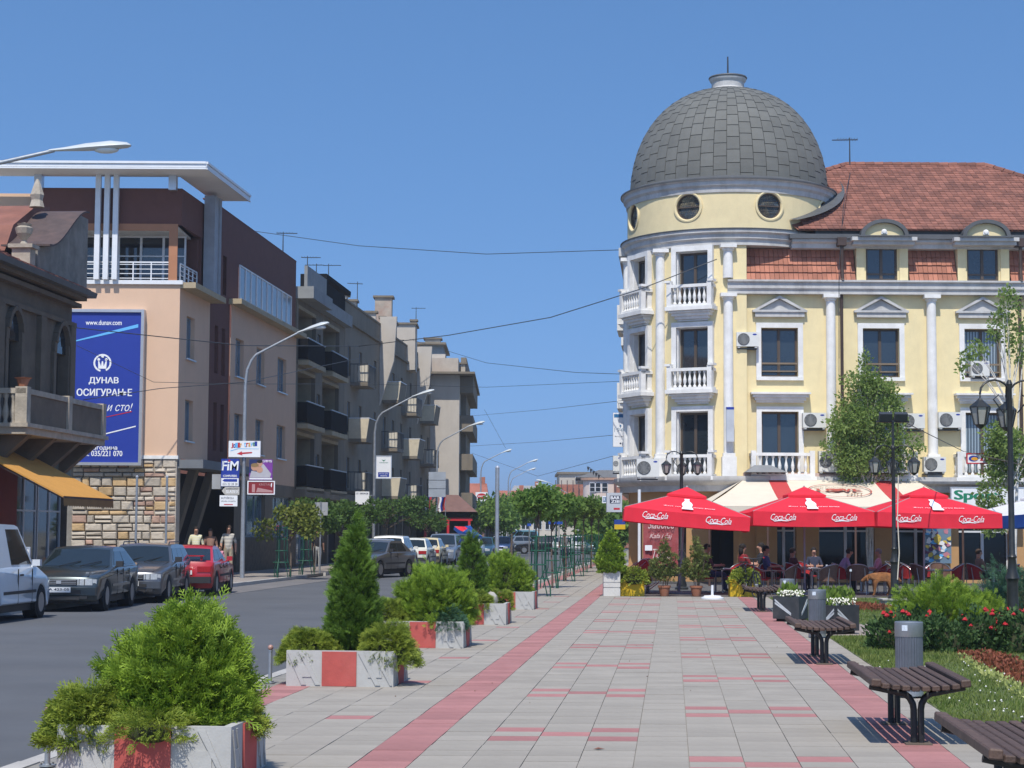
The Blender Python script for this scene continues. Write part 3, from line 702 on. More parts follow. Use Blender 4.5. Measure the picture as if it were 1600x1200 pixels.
# ---------------------------------------------------------------- office block with billboard
office = thing('office_building', 'peach and brown office block with stone base and flat white roof canopy', 'building', (-14, 74, 0)); P = mk(office)
XC = SX(64, TL)
# front
b = B(FF); b.wall(-24, XC, 4.18, 10.12, [], .1); P(b, 'front_wall', peach)
b = B(FF); b.box(-24, XC + .05, -.1, .06, 4.06, 4.18); P(b, 'base_band', white)
b = B(FF); b.box(-24, XC + .1, -.3, .09, 10.12, 10.26); P(b, 'coping', whitemetal)
b = B(FF); b.box(-24, XC - .02, -.6, -.1, 0, 4.06); P(b, 'base_backing', joint)
def ashlar(fr, x0, x1, z0, z1, px0=None):
    z = z0; n = 0
    rows = []
    while z < z1 - .08:
        h = min(rnd.choice((.16, .24, .28, .33)), z1 - z); 
        if z1 - z - h < .1: h = z1 - z
        x = x0
        while x < x1 - .02:
            wd = min(rnd.uniform(.25, .62) * (1.0 if h > .2 else 1.3), x1 - x)
            if x1 - x - wd < .15: wd = x1 - x
            parts = [(x, wd, z, h)]
            if h > .27 and rnd.random() < .3: parts = [(x, wd, z, h * .45), (x, wd, z + h * .45, h * .55)]
            for a, c, d, e in parts:
                g = .012; p = rnd.uniform(.02, .075); b = B(fr); k = min(.035, e * .25)
                b.add([(a + g, -.09, d + g), (a + c - g, -.09, d + g), (a + c - g, -.09, d + e - g), (a + g, -.09, d + e - g), (a + g + .012, .0, d + g), (a + c - g, 0, d + g + .008), (a + c - g - .01, 0, d + e - g), (a + g, 0, d + e - g - .01),
                       (a + g + k, p, d + g + k), (a + c - g - k, p * rnd.uniform(.6, 1.2), d + g + k), (a + c - g - k * 1.4, p * rnd.uniform(.5, 1.1), d + e - g - k), (a + g + k, p * rnd.uniform(.5, 1.2), d + e - g - k)],
                      [(0, 1, 5, 4), (1, 2, 6, 5), (2, 3, 7, 6), (3, 0, 4, 7), (4, 5, 9, 8), (5, 6, 10, 9), (6, 7, 11, 10), (7, 4, 8, 11), (8, 9, 10, 11)])
                P(b, 'stone', rnd.choice((stonem, stonem, stonem, stonem, stonem, stonep, stoney))); n += 1
            x += wd
        z += h
    return n
ashlar(FF, fp(112, 800)[0], XC, .55, 4.06)
# street side: peach, brown and glazed sections
x64, x68, x71, x84, x88 = yy(64), yy(68.2), yy(71.5), yy(84), yy(88)
r1, r2 = (7.65, 9.15), (4.75, 6.2)
w1 = (yy(64.95), yy(66.05))
o1 = [(*w1, *r1), (*w1, *r2)]
b = B(LF); b.wall(x64, x68, 4.1, 10.12, o1, .22); P(b, 'side_wall', peach)
w2 = [(yy(72.3), yy(73.7)), (yy(76.0), yy(77.5)), (yy(80.1), yy(81.9))]
o2 = [(*w, *r) for w in w2 for r in (r1, r2)]
b = B(LF); b.wall(x71, x84, 3.6, 10.4, o2, .22); P(b, 'side_wall', peach)
nw = [(yy(69.2), yy(69.75)), (yy(70.3), yy(70.85))]
o3 = [(*w, *r) for w in nw for r in ((7.5, 9.3), (4.6, 6.4), (10.6, 12.1))]
b = B(LF); b.wall(x68, x71, 3.6, 10.4, o3, .2, -.06); b.wall(x68, x84, 10.4, 13.85, [(a, c, d, e) for a, c, d, e in o3 if d > 10] + [(yy(72.8), yy(82.8), 10.75, 12.1)], .15, -.06)
b.quad((x84, -.06, 3.6), (x84, -6, 3.6), (x84, -6, 13.85), (x84, -.06, 13.85)); b.box(x64 + 4, x84, -.3, -.05, 13.85, 13.9); P(b, 'brown_wall', brownr)
for a, c, d, e in o1 + o2: 
    win(office, LF, a, c, d, e, -.15, mat('blue_grey_frame', (.22, .27, .32), .5), blueglass, 1, (), .06)
    b = B(LF); b.box(a - .05, c + .05, -.15, .08, d - .05, d); P(b, 'sill', alu)
for a, c, d, e in o3: win(office, LF, a, c, d, e, -.2, brownr, glass, 0, (), .04)
a, c = yy(72.8), yy(82.8)
f = win(office, LF, a, c, 10.75, 12.1, .02, whitemetal, mat('ribbon_glass', (.20, .25, .29), .15, var=.08, spec=.7), 9, (), .05, 'ribbon_window')
b = B(LF); b.box(x71 - .2, x84 + .1, -.1, .45, 10.36, 10.56); P(b, 'sill_slab', mat('sill_ochre', (.42, .34, .22), .9))
# terrace storey
b = B(FF); b.box(fp(55, 300)[0], XC, -4, 0, 12.2, 13.5); P(b, 'upper_fascia', brownr)
b = B(FF); b.wall(-24, fp(55, 300)[0], 10.2, 13.4, [], .1, -.6); P(b, 'upper_front_wall', peach)
b = B(FF); b.box(-24, XC - .15, -4.2, -.05, 12.12, 12.2); P(b, 'terrace_ceiling', white)
xa, xb = fp(112, 400)[0], fp(264, 400)[0]
b = B(FF); b.box(xa - 3, xb + .3, .005, .06, 12.0, 12.24); b.box(xb, xb + .3, .0, .055, 10.26, 12.0); P(b, 'terrace_frame', terracot)
win(office, FF, xa - 2, xb + .25, 10.2, 12.12, -1.9, whitemetal, glass, 6, (.62,), .06, 'terrace_glazing')
b = B(FF); b.box(-24, XC - .3, -4.2, -4, 10.2, 12.12); P(b, 'terrace_wall', darkin)
def railing(root, fr, x0, x1, z0, z1, y, nbar, npost, mt, name='railing'):
    b = B(fr)
    for i in range(nbar + 1): z = z0 + (z1 - z0) * (i + .5 if i < nbar else nbar) / nbar; q = .022 if i == nbar else .012; b.box(x0, x1, y - q, y + q, z - q, z + q)
    for i in range(npost): x = x0 + (x1 - x0) * i / (npost - 1); b.box(x - .02, x + .02, y - .021, y + .021, z0, z1)
    return b.build(name, mt, root, world=True)
railing(office, FF, xa - 1, xb + .02, 10.26, 10.9, -.02, 4, 8, whitemetal)
b = B(LF); b.box(x64 + 2.6, x64 + 2.78, -6, -.1, 10.2, 12.1); P(b, 'terrace_side_wall', brownr)
b = B(LF); b.box(x64, x68 + .3, -3, 0, 12.2, 13.5); b.box(x64 + 2.8, x68 + .3, -3, -.02, 10.1, 12.2); P(b, 'side_fascia', brownr)
railing(office, LF, x64 + .3, x64 + 2.6, 10.26, 10.9, -.1, 4, 5, whitemetal)
b = B(LF); b.box(x64, x68 + .2, -.4, .55, 10.0, 10.2); P(b, 'side_ledge', mat('sill_ochre', (.42, .34, .22), .9))
# canopy and its posts
cz = 14.12
b = B(); c0 = [(-26, 62.5), (SX(62.5, -15.8), 62.5), (SX(68.8, -15.75), 68.8), (SX(68.8, -17.1), 68.8), (SX(64.1, -17.1), 64.1), (-26, 64.1)]
b.prism(c0, 'z', cz - .20, cz - .02); P(b, 'canopy', mat('canopy_soffit', (.80, .80, .81), .6, var=.03))
b = B()
ring_ = [V((*q, 0)) for q in c0]
for i in range(2):
    p, q = ring_[i], ring_[i + 1]
    for z0, z1, o in ((-.24, -.19, .05), (-.17, -.06, .03), (-.05, .03, .07)):
        d = (q - p).normalized(); n = V((d.y, -d.x, 0)) * o; b.prism([(p.x, p.y), (q.x, q.y), (q.x + n.x, q.y + n.y), (p.x + n.x, p.y + n.y)], 'z', cz + z0, cz + z1)
P(b, 'canopy_edge', whitemetal)
for px in (63, 272): x = fp(px, 270)[0]; b = B(); b.box(x - .13, x + .13, 63.7, 64.06, 13.4, cz - .20); P(b, 'canopy_stub', alu)
for px in (152, 166, 180):
    x = fp(px, 400, .15)[0]; b = B(); b.box(x - .09, x + .09, 63.72, 63.9, 10.26, cz - .20); P(b, 'fin_post', whitemetal)
b = B(LF); xk = yy(66.9); b.box(xk, xk + .55, .05, .45, 10.2, cz - .34)
for k in range(3): b.box(xk + .57 + .1 * k, xk + .63 + .1 * k, .03, .5, 10.2, cz - .34)
P(b, 'corner_column', mat('column_grey', (.33, .34, .36), .6))
b = B(FF); b.beam((fp(187, 268)[0], -2.4, 13.9), (fp(280, 284)[0], -1.5, 13.55), .08); P(b, 'strut', rust)
# ground floor, street side
b = B(LF); b.box(x64, x64 + .5, -1, .0, 0, 4.1); P(b, 'corner_stone_pier', stonem)
b = B(LF); b.box(x64 + .1, x71 + 2, -.4, .9, 3.75, 4.05); P(b, 'entrance_canopy', mat('grey_cladding', (.16, .17, .18), .6))
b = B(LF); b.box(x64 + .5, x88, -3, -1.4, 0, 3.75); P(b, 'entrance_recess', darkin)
for k in (1.9, 4.4): b = B(LF); b.prism([(-1.2, 0), (-.9, 0), (.2, 3.75), (-.1, 3.75)], 'x', x64 + k, x64 + k + .45); P(b, 'slanted_pillar', concd)
b = B(LF); b.wall(yy(72.5), x88, 0, 3.62, [(yy(74), yy(78), 1.35, 3.1), (yy(79.5), yy(83.5), 1.35, 3.1), (yy(84.5), yy(87), .1, 3.0)], .25); P(b, 'shop_wall', concd)
for a, c, d in ((74, 78, 1.35), (79.5, 83.5, 1.35), (84.5, 87, .1)): win(office, LF, yy(a), yy(c), d, 3.1 if d > 1 else 3.0, -.15, mat('blue_grey_frame', (.22, .27, .32), .5), blueglass, 2, (), .06, 'shop_window')
b = B(LF); b.box(yy(72.5), yy(84), .0, .12, 0, 1.3); P(b, 'plinth', mat('rough_plinth', (.14, .115, .085), .95, var=.3, vs=5, bump=.7))
for i, px in enumerate((440,)): pass
# billboard
bbx0, bbz0 = fp(92, 722, .3); bbx1, bbz1 = fp(221, 488, .3)
bb = thing('billboard', 'blue insurance billboard in a silver frame on the peach wall', 'billboard', ((bbx0 + bbx1) / 2, 63.8, bbz0))
b = B(FF); b.box(bbx0, bbx1, .02, .26, bbz0, bbz1); b.build('panel', signblue, bb, world=True)
b = B(FF)
for a, c, d, e in ((bbx0 - .1, bbx0, bbz0 - .1, bbz1 + .1), (bbx1, bbx1 + .1, bbz0 - .1, bbz1 + .1), (bbx0, bbx1, bbz0 - .1, bbz0), (bbx0, bbx1, bbz1, bbz1 + .1)): b.box(a, c, .0, .33, d, e)
b.build('frame', alu, bb, world=True)
BF = FF @ Mx.Translation((0, .262, 0))
def bt(s, x0, x1, y0, y1, m=txwhite, **k):
    a, z1 = fp(x0, y0, .27); c, z0 = fp(x1, y1, .27); return text(s, BF, a, c, z0, z1, m, bb, **k)
bt('www.dunav.com', 134, 190, 500, 508, bold=.012); bt('ДУНАВ', 139, 185, 589, 601, bold=.03); bt('ОСИГУРАЊЕ', 120, 206, 607, 619, bold=.03)
bt('Први и сто!', 128, 207, 629, 646, shear=.35); bt('Јагодина', 140, 183, 696, 704, bold=.015); bt('тел: 035/221 070', 122, 191, 704, 713, bold=.015)
def streak(p, q, w0, w1, m):
    a, b_ = V((fp(*p, .27)[0], .006, fp(*p, .27)[1])), V((fp(*q, .27)[0], .006, fp(*q, .27)[1])); b = B(BF)
    b.quad(a + V((0, 0, w0)), b_ + V((0, 0, w1)), b_ - V((0, 0, w1)), a - V((0, 0, w0))); b.build('stripe', m, bb, world=True)
streak((100, 537), (216, 509), .015, .06, skyblue); streak((128, 687), (212, 666), .02, .02, txwhite); streak((140, 657), (206, 643), .01, .015, signred)
lx, lz = fp(160, 567, .27); b = B(BF @ Mx.Translation((lx, .004, lz)))
for k in range(28):
    if k in (20, 21, 22): continue
    a0, a1 = 2 * PI * k / 28, 2 * PI * (k + .93 if k in (3, 10, 17, 25) else k + 1) / 28
    b.quad(*[(r * math.cos(a), 0, r * math.sin(a)) for r, a in ((.31, a0), (.31, a1), (.25, a1), (.25, a0))])
for x in (-.13, 0, .13):
    b.add([(x + .05 * math.cos(k * PI / 4), .001, .12 + (.1 if x == 0 else 0) + .05 * math.sin(k * PI / 4)) for k in range(8)], [tuple(range(8))])
    b.quad((x - .02, 0.001, .06), (x + .02, .001, .06), (x * .6 + .06, .001, -.2), (x * .6 + .0, .001, -.2)); b.quad((x - .02, 0, .06), (x + .02, 0, .06), (x * .6 - .0, 0, -.2), (x * .6 - .06, 0, -.2))
b.build('logo', txwhite, bb, world=True)

# ---------------------------------------------------------------- old dark building at the left edge
old = thing('old_house', 'dark weathered two storey house with stone balcony and red tiled roof', 'building', (-15, 48, 0)); P = mk(old)
OF = LF
ya = lambda Y: yy(Y)
X0, X1 = ya(38), ya(52.5)
arch_w = [(ya(47.3), ya(48.25), 4.1, 6.5), (ya(51.0), ya(52.0), 4.1, 6.5), (ya(43.4), ya(44.4), 4.1, 6.5)]
b = B(OF); b.wall(X0, X1, 3.9, 8.2, arch_w, .3); b.quad((X1, 0, 0), (X1, -8, 0), (X1, -8, 8.2), (X1, 0, 8.2)); P(b, 'wall', stoneold)
for a, c, d, e in arch_w:
    m = (a + c) / 2; r = (c - a) / 2
    win(old, OF, a, c, d, e, -.2, mat('old_frame', (.05, .04, .03), .8), glass, 1, (.5,), .07)
    b = B(OF)
    for s in (-1, 1): b.box(m + s * (r + .1) - .1, m + s * (r + .1) + .1, 0, .1, d, e)
    pts = [(m + (r + .1) * math.cos(PI * k / 10), .05, e + (r + .35) * math.sin(PI * k / 10)) for k in range(11)]
    for k in range(10): b.beam(pts[k], pts[k + 1], .2, .12)
    P(b, 'window_surround', stoneold)
    b = B(OF); b.add([(m + r * math.cos(PI * k / 10), .012, e + (r + .28) * math.sin(PI * k / 10)) for k in range(11)], [tuple(range(11))]); P(b, 'arch_light', glass)
b = B(OF)
for z, o in ((7.35, .12), (7.9, .25), (8.1, .4)): b.box(X0, X1 + .1, 0, o, z, z + .12)
for k in range(5): x = min(X0 + 2.2 + k * 3.15, X1 - .42); b.box(x, x + .42, 0, .14, 3.9, 7.34)
P(b, 'cornice', stoneold)
b = B(OF); b.prism([(-.1, 8.2), (.62, 8.2), (.66, 8.34), (.6, 8.36), (-.1, 8.3)], 'x', X0, X1 + .25); P(b, 'eave_gutter', leadm)
b = B(OF); NC2 = 16
for k in range(NC2):
    y0, y1 = .55 - 5.0 * k / NC2, .55 - 5.0 * (k + 1.12) / NC2; z0, z1 = 8.36 + 2.3 * k / NC2, 8.36 + 2.3 * (k + 1.12) / NC2
    n = int((X1 - X0) / .22)
    for i in range(n):
        x = X0 + .22 * i; j = rnd.uniform(-.01, .01)
        b.prism([(y0, z0 + .0), (y0, z0 + .05 + j), (y1, z1 + .02), (y1, z1 - .02)], 'x', x + .004, x + .212)
P(b, 'roof_tiles', tile_r, kind='stuff')
b = B(OF); b.add([(X0, .5, 8.3), (X1 + .1, .5, 8.3), (X1 + .1, -4.6, 10.6), (X0, -4.6, 10.6), (X1 + .1, -8, 8.2)], [(0, 1, 2, 3), (1, 4, 2)]); P(b, 'roof', tile_r)
# curved attic gable with sheet coping, pinnacle and urn
g0, g1 = ya(49.2), ya(52.5)
cur = [(g0 + (g1 - g0) * u, 9.15 + 1.45 * (u ** 2 * (3 - 2 * u))) for u in [k / 12 for k in range(13)]]
b = B(OF); b.prism([(g0, 8.3), *cur, (g1 + .9, 10.6), (g1 + .9, 8.3)], 'y', -.35, .12)
P(b, 'attic_gable', mat('grey_old_stucco', (.24, .22, .19), .95, var=.25, vs=2, stain=.6, stc=(.09, .08, .07), sts=1.2, bump=.6, bs=14))
b = B(OF)
for (xa_, za), (xb_, zb) in zip(cur, cur[1:]): b.add([(xa_, -.9, za + .02), (xb_, -.9, zb + .02), (xb_, .45, zb + .02), (xa_, .45, za + .02), (xa_, -.9, za + .07), (xb_, -.9, zb + .07), (xb_, .45, zb + .07), (xa_, .45, za + .07)], [(0, 1, 2, 3), (7, 6, 5, 4), (3, 2, 6, 7), (0, 4, 5, 1), (0, 3, 7, 4), (1, 5, 6, 2)])
P(b, 'gable_coping', rust)
b = B(OF); b.prism([(g0 + .3, 9.1), (g0 + .9, 9.9), (g1 - .6, 10.75), (g1 + .5, 10.9), (g1 + .5, 9.0)], 'y', -2.6, -.9); P(b, 'gable_roof', tile_r)
b = B(OF); m = (g0 + g1) / 2 + .5; b.lathe([(.22, 10.6), (.16, 10.8), (.2, 10.95), (.1, 11.25), (.03, 11.4), (0, 11.4)], 8, (m, -.7, 0)); P(b, 'pinnacle', stonelit)
b = B(OF); m = ya(48.6); b.box(m - .2, m + .2, -.3, .2, 8.3, 9.0); b.box(m - .28, m + .28, -.38, .28, 9.0, 9.1); b.lathe([(.12, 9.1), (.06, 9.22), (.2, 9.4), (.24, 9.55), (.16, 9.6), (.2, 9.66), (0, 9.7)], 10, (m, -.05, 0)); P(b, 'urn', stonelit)
# balcony
bx0, bx1, by = ya(45.6), ya(52.0), 1.2
b = B(OF); b.box(bx0, bx1, 0, by, 3.95, 4.2); b.box(bx0 - .08, bx1 + .08, 0, by + .08, 4.12, 4.22)
bal = P(b, 'balcony', stonelit)
b = B(OF); b.box(bx0 + .28, bx1 - .26, by - .2, by - .05, 4.22, 4.95); P(b, 'balustrade_panel', stoneold, bal)
b = B(OF); b.box(bx0, bx1, by - .24, by - .01, 4.95, 5.08); b.box(bx0, bx0 + .22, 0, by - .24, 4.95, 5.08)
for x in (bx0, bx1 - .26, (bx0 + bx1) / 2): b.box(x, x + .28, by - .28, by + .02, 4.22, 5.12)
P(b, 'balcony_rail', stonelit, bal)
f2 = OF @ Mx.Translation((bx0 + .1, 0, 0)) @ Mx.Rotation(PI / 2, 4, 'Z')
for i in range(5):
    q = B(); q.lathe([(.07, 0), (.05, .08), (.09, .22), (.085, .3), (.045, .5), (.05, .6), (.075, .66), (.075, .73)], 8); o = q.build('baluster', stonelit, bal, smooth=50); o.matrix_parent_inverse = WM(bal).inverted(); o.location = f2 @ V((.1 + i * .185, 0, 4.22))
for x in (bx0 + .5, bx0 + 2.4, bx0 + 4.4, bx1 - .6): b = B(OF); b.prism([(0, 3.1), (.25, 3.2), (by - .1, 3.95), (0, 3.95)], 'x', x, x + .3); P(b, 'bracket', stoneold, bal)
b = B(OF); b.lathe([(.1, 5.12), (.16, 5.3), (.22, 5.34), (0, 5.36)], 10, (bx0 + .14, by - .14, 0)); P(b, 'flower_bowl', terra, bal)
# shop front below
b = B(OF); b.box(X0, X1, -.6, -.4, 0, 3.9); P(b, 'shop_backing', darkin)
b = B(OF); b.box(X0, X1, -.4, .02, 3.3, 3.9); P(b, 'shop_lintel', mat('shop_lintel', (.075, .065, .055), .8, var=.2))
for a, c in ((ya(46.7), ya(48.3)), (ya(43), ya(43.8))): b = B(OF); b.box(a, c, -.4, .06, 0, 3.3); P(b, 'shop_pillar', mat('dark_red_paint', (.20, .026, .018), .7, var=.1))
for a, c in ((ya(48.35), ya(50.3)), (ya(50.4), ya(52.3)), (ya(44), ya(46.6))): win(old, OF, a, c, .4, 3.25, -.12, alu, glass, 1, (.6,), .06, 'shop_window')
b = B(OF); b.box(ya(50.0), ya(52.4), .0, .1, 2.95, 3.5); P(b, 'fascia_panel', mat('fascia_grey_green', (.14, .17, .15), .8))
aw = thing('shop_awning', 'orange canvas awning over the old house shop front', 'awning', tuple(LF @ V((ya(47), 0, 3.5))))
b = B(OF); b.add([(ya(45), .02, 3.62), (ya(49), .02, 3.62), (ya(49), 2.4, 2.42), (ya(45), 2.4, 2.42), (ya(45), .02, 3.58), (ya(49), .02, 3.58), (ya(49), 2.4, 2.38), (ya(45), 2.4, 2.38)], [(0, 1, 2, 3), (4, 7, 6, 5), (0, 3, 7, 4), (1, 5, 6, 2)]); b.build('canopy', orangecloth, aw, world=True)
b = B(OF); n = 22
for i in range(n):
    a, c = ya(45) + (ya(49) - ya(45)) * i / n, ya(45) + (ya(49) - ya(45)) * (i + 1) / n; m = (a + c) / 2
    b.add([(a, 2.4, 2.38), (c, 2.4, 2.38), (c, 2.41, 2.2), (m, 2.41, 2.165), (a, 2.41, 2.2)], [(0, 1, 2, 3, 4)])
b.build('valance', mat('valance_brown', (.30, .15, .05), .9), aw, world=True)
b = B(OF); b.beam((ya(45.05), .05, 3.5), (ya(45.05), 2.38, 2.36), .03); b.beam((ya(48.95), .05, 3.0), (ya(48.95), 2.38, 2.36), .03); b.beam((ya(45), 2.39, 2.39), (ya(49), 2.39, 2.39), .04); b.build('arm', rust, aw, world=True)

# ---------------------------------------------------------------- grey apartment houses up the street
def apart(name_label, Y0, Y1, ztop, t, mt, rows, wins, balcs, loggias=(), end=0, cat='building'):
    r = thing('apartment_house', name_label, cat, tuple(ST((Y0 + Y1) / 2, t - 5)), group=None); p = mk(r)
    fr = frame(ST(0, t), S_, U_); a, c = yy(Y0), yy(Y1)
    ops = [(yy(w[0]), yy(w[1]), z, z + w[2]) for w in wins for z in rows]
    lo = [(yy(l[0]), yy(l[1]), z, z + 2.55) for l in loggias for z in rows[:]]
    b = B(fr); b.wall(a, c, 3.4, ztop, [(x0, x1, z0 + .75 if h else z0, z1 + .75 if h else z1) for x0, x1, z0, z1 in ops for h in (0,)] , .2) if not loggias else b.wall(a, c, 3.4, ztop, ops + lo, .2)
    b.quad((a, 0, 0), (a, -9, 0), (a, -9, ztop), (a, 0, ztop)); b.quad((a, 0, ztop), (c, 0, ztop), (c, -9, ztop), (a, -9, ztop)); b.quad((c, 0, 0), (c, -9, 0), (c, -9, ztop), (c, 0, ztop)); p(b, 'wall', mt)
    for x0, x1, z0, z1 in ops: win(r, fr, x0, x1, z0, z1, -.12, mat('blue_grey_frame', (.22, .27, .32), .5), glass, 1, (), .07)
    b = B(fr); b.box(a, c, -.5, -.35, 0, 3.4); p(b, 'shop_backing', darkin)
    b = B(fr); b.box(a, c, -.3, .5, 3.15, 3.5); p(b, 'shop_ledge', concd)
    n = max(2, int((c - a) / 3.2))
    for i in range(n + 1): x = a + (c - a) * i / n; b = B(fr); b.box(max(a, x - .2), min(c, x + .2), -.34, .02, 0, 3.15); p(b, 'shop_pillar', concd)
    for l in loggias:
        for z in rows:
            x0, x1 = yy(l[0]), yy(l[1])
            b = B(fr); b.box(x0, x1, -1.4, -1.3, z, z + 2.55); p(b, 'loggia_back', mat('loggia_brown', (.12, .085, .07), .9, var=.15))
            b = B(fr); b.quad((x0, -.2, z), (x0, -1.3, z), (x0, -1.3, z + 2.55), (x0, -.2, z + 2.55)); b.quad((x1, -.2, z), (x1, -1.3, z), (x1, -1.3, z + 2.55), (x1, -.2, z + 2.55)); b.box(x0, x1, -1.3, .5, z - .22, z); b.box(x0, x1, -1.3, .0, z + 2.4, z + 2.55)
            lg = p(b, 'loggia', mat('ochre_slab', (.36, .30, .20), .9, var=.15))
            b = B(fr); b.box(x0 + .03, x1 - .03, .42, .46, z + .06, z + .98); b.box(x0 + .03, x0 + .06, 0, .42, z + .06, z + .98); b.box(x1 - .06, x1 - .03, 0, .42, z + .06, z + .98); rl = p(b, 'railing_panel', matteblack, lg)
            b = B(fr); b.box(x0, x1, .40, .48, z + .99, z + 1.04); p(b, 'handrail', galv, rl)
            win(lg, fr, x1 - 1.3, x1 - .3, z + .3, z + 2.2, -1.24, mat('blue_grey_frame', (.22, .27, .32), .5), glass, 1, (), .07)
    for k, (x, z, kind) in enumerate(balcs):
        x0, x1, o = yy(x), yy(x) + 2.6, .95
        b = B(fr); b.box(x0, x1, 0, o, z - .18, z); q = p(b, 'balcony', concd)
        if kind:
            b = B(fr); b.prism([(0, z), (o, z), (o + .14, z + 1.05), (0, z + 1.05)], 'x', x0, x0 + .08); b.prism([(0, z), (o, z), (o + .14, z + 1.05), (0, z + 1.05)], 'x', x1 - .08, x1); p(b, 'end_panel', mat('beige_panel', (.58, .50, .36), .85, var=.1, stain=.2), q)
            b = B(fr); b.add([(x0 + .08, o, z), (x1 - .08, o, z), (x1 - .08, o + .14, z + 1.05), (x0 + .08, o + .14, z + 1.05), (x0 + .08, o - .05, z), (x1 - .08, o - .05, z), (x1 - .08, o + .09, z + 1.05), (x0 + .08, o + .09, z + 1.05)], [(0, 1, 2, 3), (7, 6, 5, 4), (3, 2, 6, 7)]); p(b, 'front_panel', concd, q)
            b = B(fr); b.box(x0, x1, -.0, o + .16, z + 1.06, z + 1.1); p(b, 'handrail', whitemetal, q)
        else:
            b = B(fr); b.box(x0, x1, o - .03, o, z + .95, z + 1.0); b.box(x0, x0 + .03, 0, o, z + .95, z + 1.0)
            for i in range(12): xx = x0 + (x1 - x0) * i / 11; b.box(xx - .012, xx + .012, o - .025, o - .005, z, z + .95)
            for i in range(5): b.box(x0, x0 + .02, o * i / 5, o * i / 5 + .02, z, z + .95)
            rr_ = p(b, 'railing', dsteel, q)
            b = B(fr); b.prism([(o * .35, z + .12), (o * .95, z + .06), (o * .98, z + .95), (o * .4, z + .9)], 'x', x0 + .3, x0 + .34); p(b, 'hung_cloth', mat('pale_cloth', (.6, .55, .45), .9), q)
    return r, fr, p
rows3 = [3.6, 6.5, 9.4]
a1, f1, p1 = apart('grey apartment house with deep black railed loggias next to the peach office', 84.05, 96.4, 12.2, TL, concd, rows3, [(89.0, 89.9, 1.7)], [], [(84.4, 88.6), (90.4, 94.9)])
b = B(f1); b.box(yy(84.1), yy(88.8), -.3, .75, 12.2, 12.75); b.box(yy(84.1), yy(88.8), .3, .45, 12.75, 13.7); b.box(yy(88.8), yy(96.4), -.3, .4, 12.2, 12.8); p1(b, 'parapet', mat('blue_grey_concrete', (.26, .27, .27), .9, var=.12, stain=.4))
b = B(f1); b.box(yy(90), yy(95.5), .1, .16, 12.8, 13.75); b.box(yy(89.6), yy(96.4), -1, .3, 13.9, 14.1); b.box(yy(89.6), yy(90), -1, .3, 12.8, 13.9); p1(b, 'roof_rail', matteblack)
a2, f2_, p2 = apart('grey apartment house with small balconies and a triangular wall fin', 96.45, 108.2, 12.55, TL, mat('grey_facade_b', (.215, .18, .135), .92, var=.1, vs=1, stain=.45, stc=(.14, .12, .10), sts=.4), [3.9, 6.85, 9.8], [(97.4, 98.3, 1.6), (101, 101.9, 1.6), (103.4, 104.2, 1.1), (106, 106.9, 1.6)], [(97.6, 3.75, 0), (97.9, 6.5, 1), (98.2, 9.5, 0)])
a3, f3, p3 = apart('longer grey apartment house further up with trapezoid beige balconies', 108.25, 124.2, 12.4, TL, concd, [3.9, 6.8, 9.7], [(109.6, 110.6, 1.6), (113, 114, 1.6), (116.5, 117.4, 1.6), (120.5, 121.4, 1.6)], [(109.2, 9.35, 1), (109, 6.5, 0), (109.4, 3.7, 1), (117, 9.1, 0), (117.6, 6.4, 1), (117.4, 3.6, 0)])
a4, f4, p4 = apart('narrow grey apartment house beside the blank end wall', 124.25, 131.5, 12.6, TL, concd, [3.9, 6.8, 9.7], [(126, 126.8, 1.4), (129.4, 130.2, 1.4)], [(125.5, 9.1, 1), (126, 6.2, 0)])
for pp, fr, Y0, Y1, zt in ((p2, f2_, 96.45, 108.2, 12.55), (p3, f3, 108.25, 124.2, 12.4), (p4, f4, 124.25, 131.5, 12.6)):
    b = B(fr); b.box(yy(Y0), yy(Y1), -.25, .18, zt, zt + .12); b.box(yy(Y0), yy(Y1), -.25, .0, zt + .12, zt + 1.1); b.box(yy(Y0), yy(Y1), -.3, .06, zt + 1.1, zt + 1.2); pp(b, 'parapet', concd)
    x = yy(Y1) - .25; b = B(fr); b.add([(x, 0, zt + 1.6), (x, 1.0, zt + 1.6), (x, .85, zt - 1), (x, .02, zt - 3.6), (x + .24, 0, zt + 1.6), (x + .24, 1.0, zt + 1.6), (x + .24, .85, zt - 1), (x + .24, .02, zt - 3.6)], [(0, 1, 2, 3), (7, 6, 5, 4), (0, 4, 5, 1), (1, 5, 6, 2), (2, 6, 7, 3)]); pp(b, 'wall_fin', concl)
def roofbox(pp, px0, px1, py0, py1, Y, dep, mt, name='chimney', cap=.12):
    p0, p1 = AT(px0, py1, Y), AT(px1, py0, Y); b = B(); b.box(p0.x, p1.x, Y, Y + dep, 12, p1.z)
    o = pp(b, name, mt); b = B(); b.box(p0.x - .12, p1.x + .12, Y - .12, Y + dep + .12, p1.z, p1.z + cap); pp(b, 'cap', concd, o)
mb = mat('peeling_chimney', (.42, .37, .30), .95, var=.2, vs=1.5, stain=.75, stc=(.33, .14, .09), sts=.55, bump=.5)
roofbox(p2, 520, 541, 460, 490, 100, 1.2, concl, 'roof_hut'); roofbox(p2, 543, 556, 471, 500, 104, .8, concl, 'chimney'); roofbox(p2, 565, 587, 489, 520, 107.6, .5, concl, 'fin_cap')
roofbox(p3, 585, 612, 465, 545, 113, 1.0, mb); roofbox(p3, 594, 601, 497, 540, 110, .6, mb); roofbox(p3, 603, 618, 505, 540, 116, 1.5, mat('ochre_hut', (.46, .38, .26), .9, stain=.2), 'roof_hut'); roofbox(p3, 619, 649, 507, 560, 119, 2.5, concl, 'roof_hut'); roofbox(p3, 643, 650, 502, 510, 119.2, .5, mb)
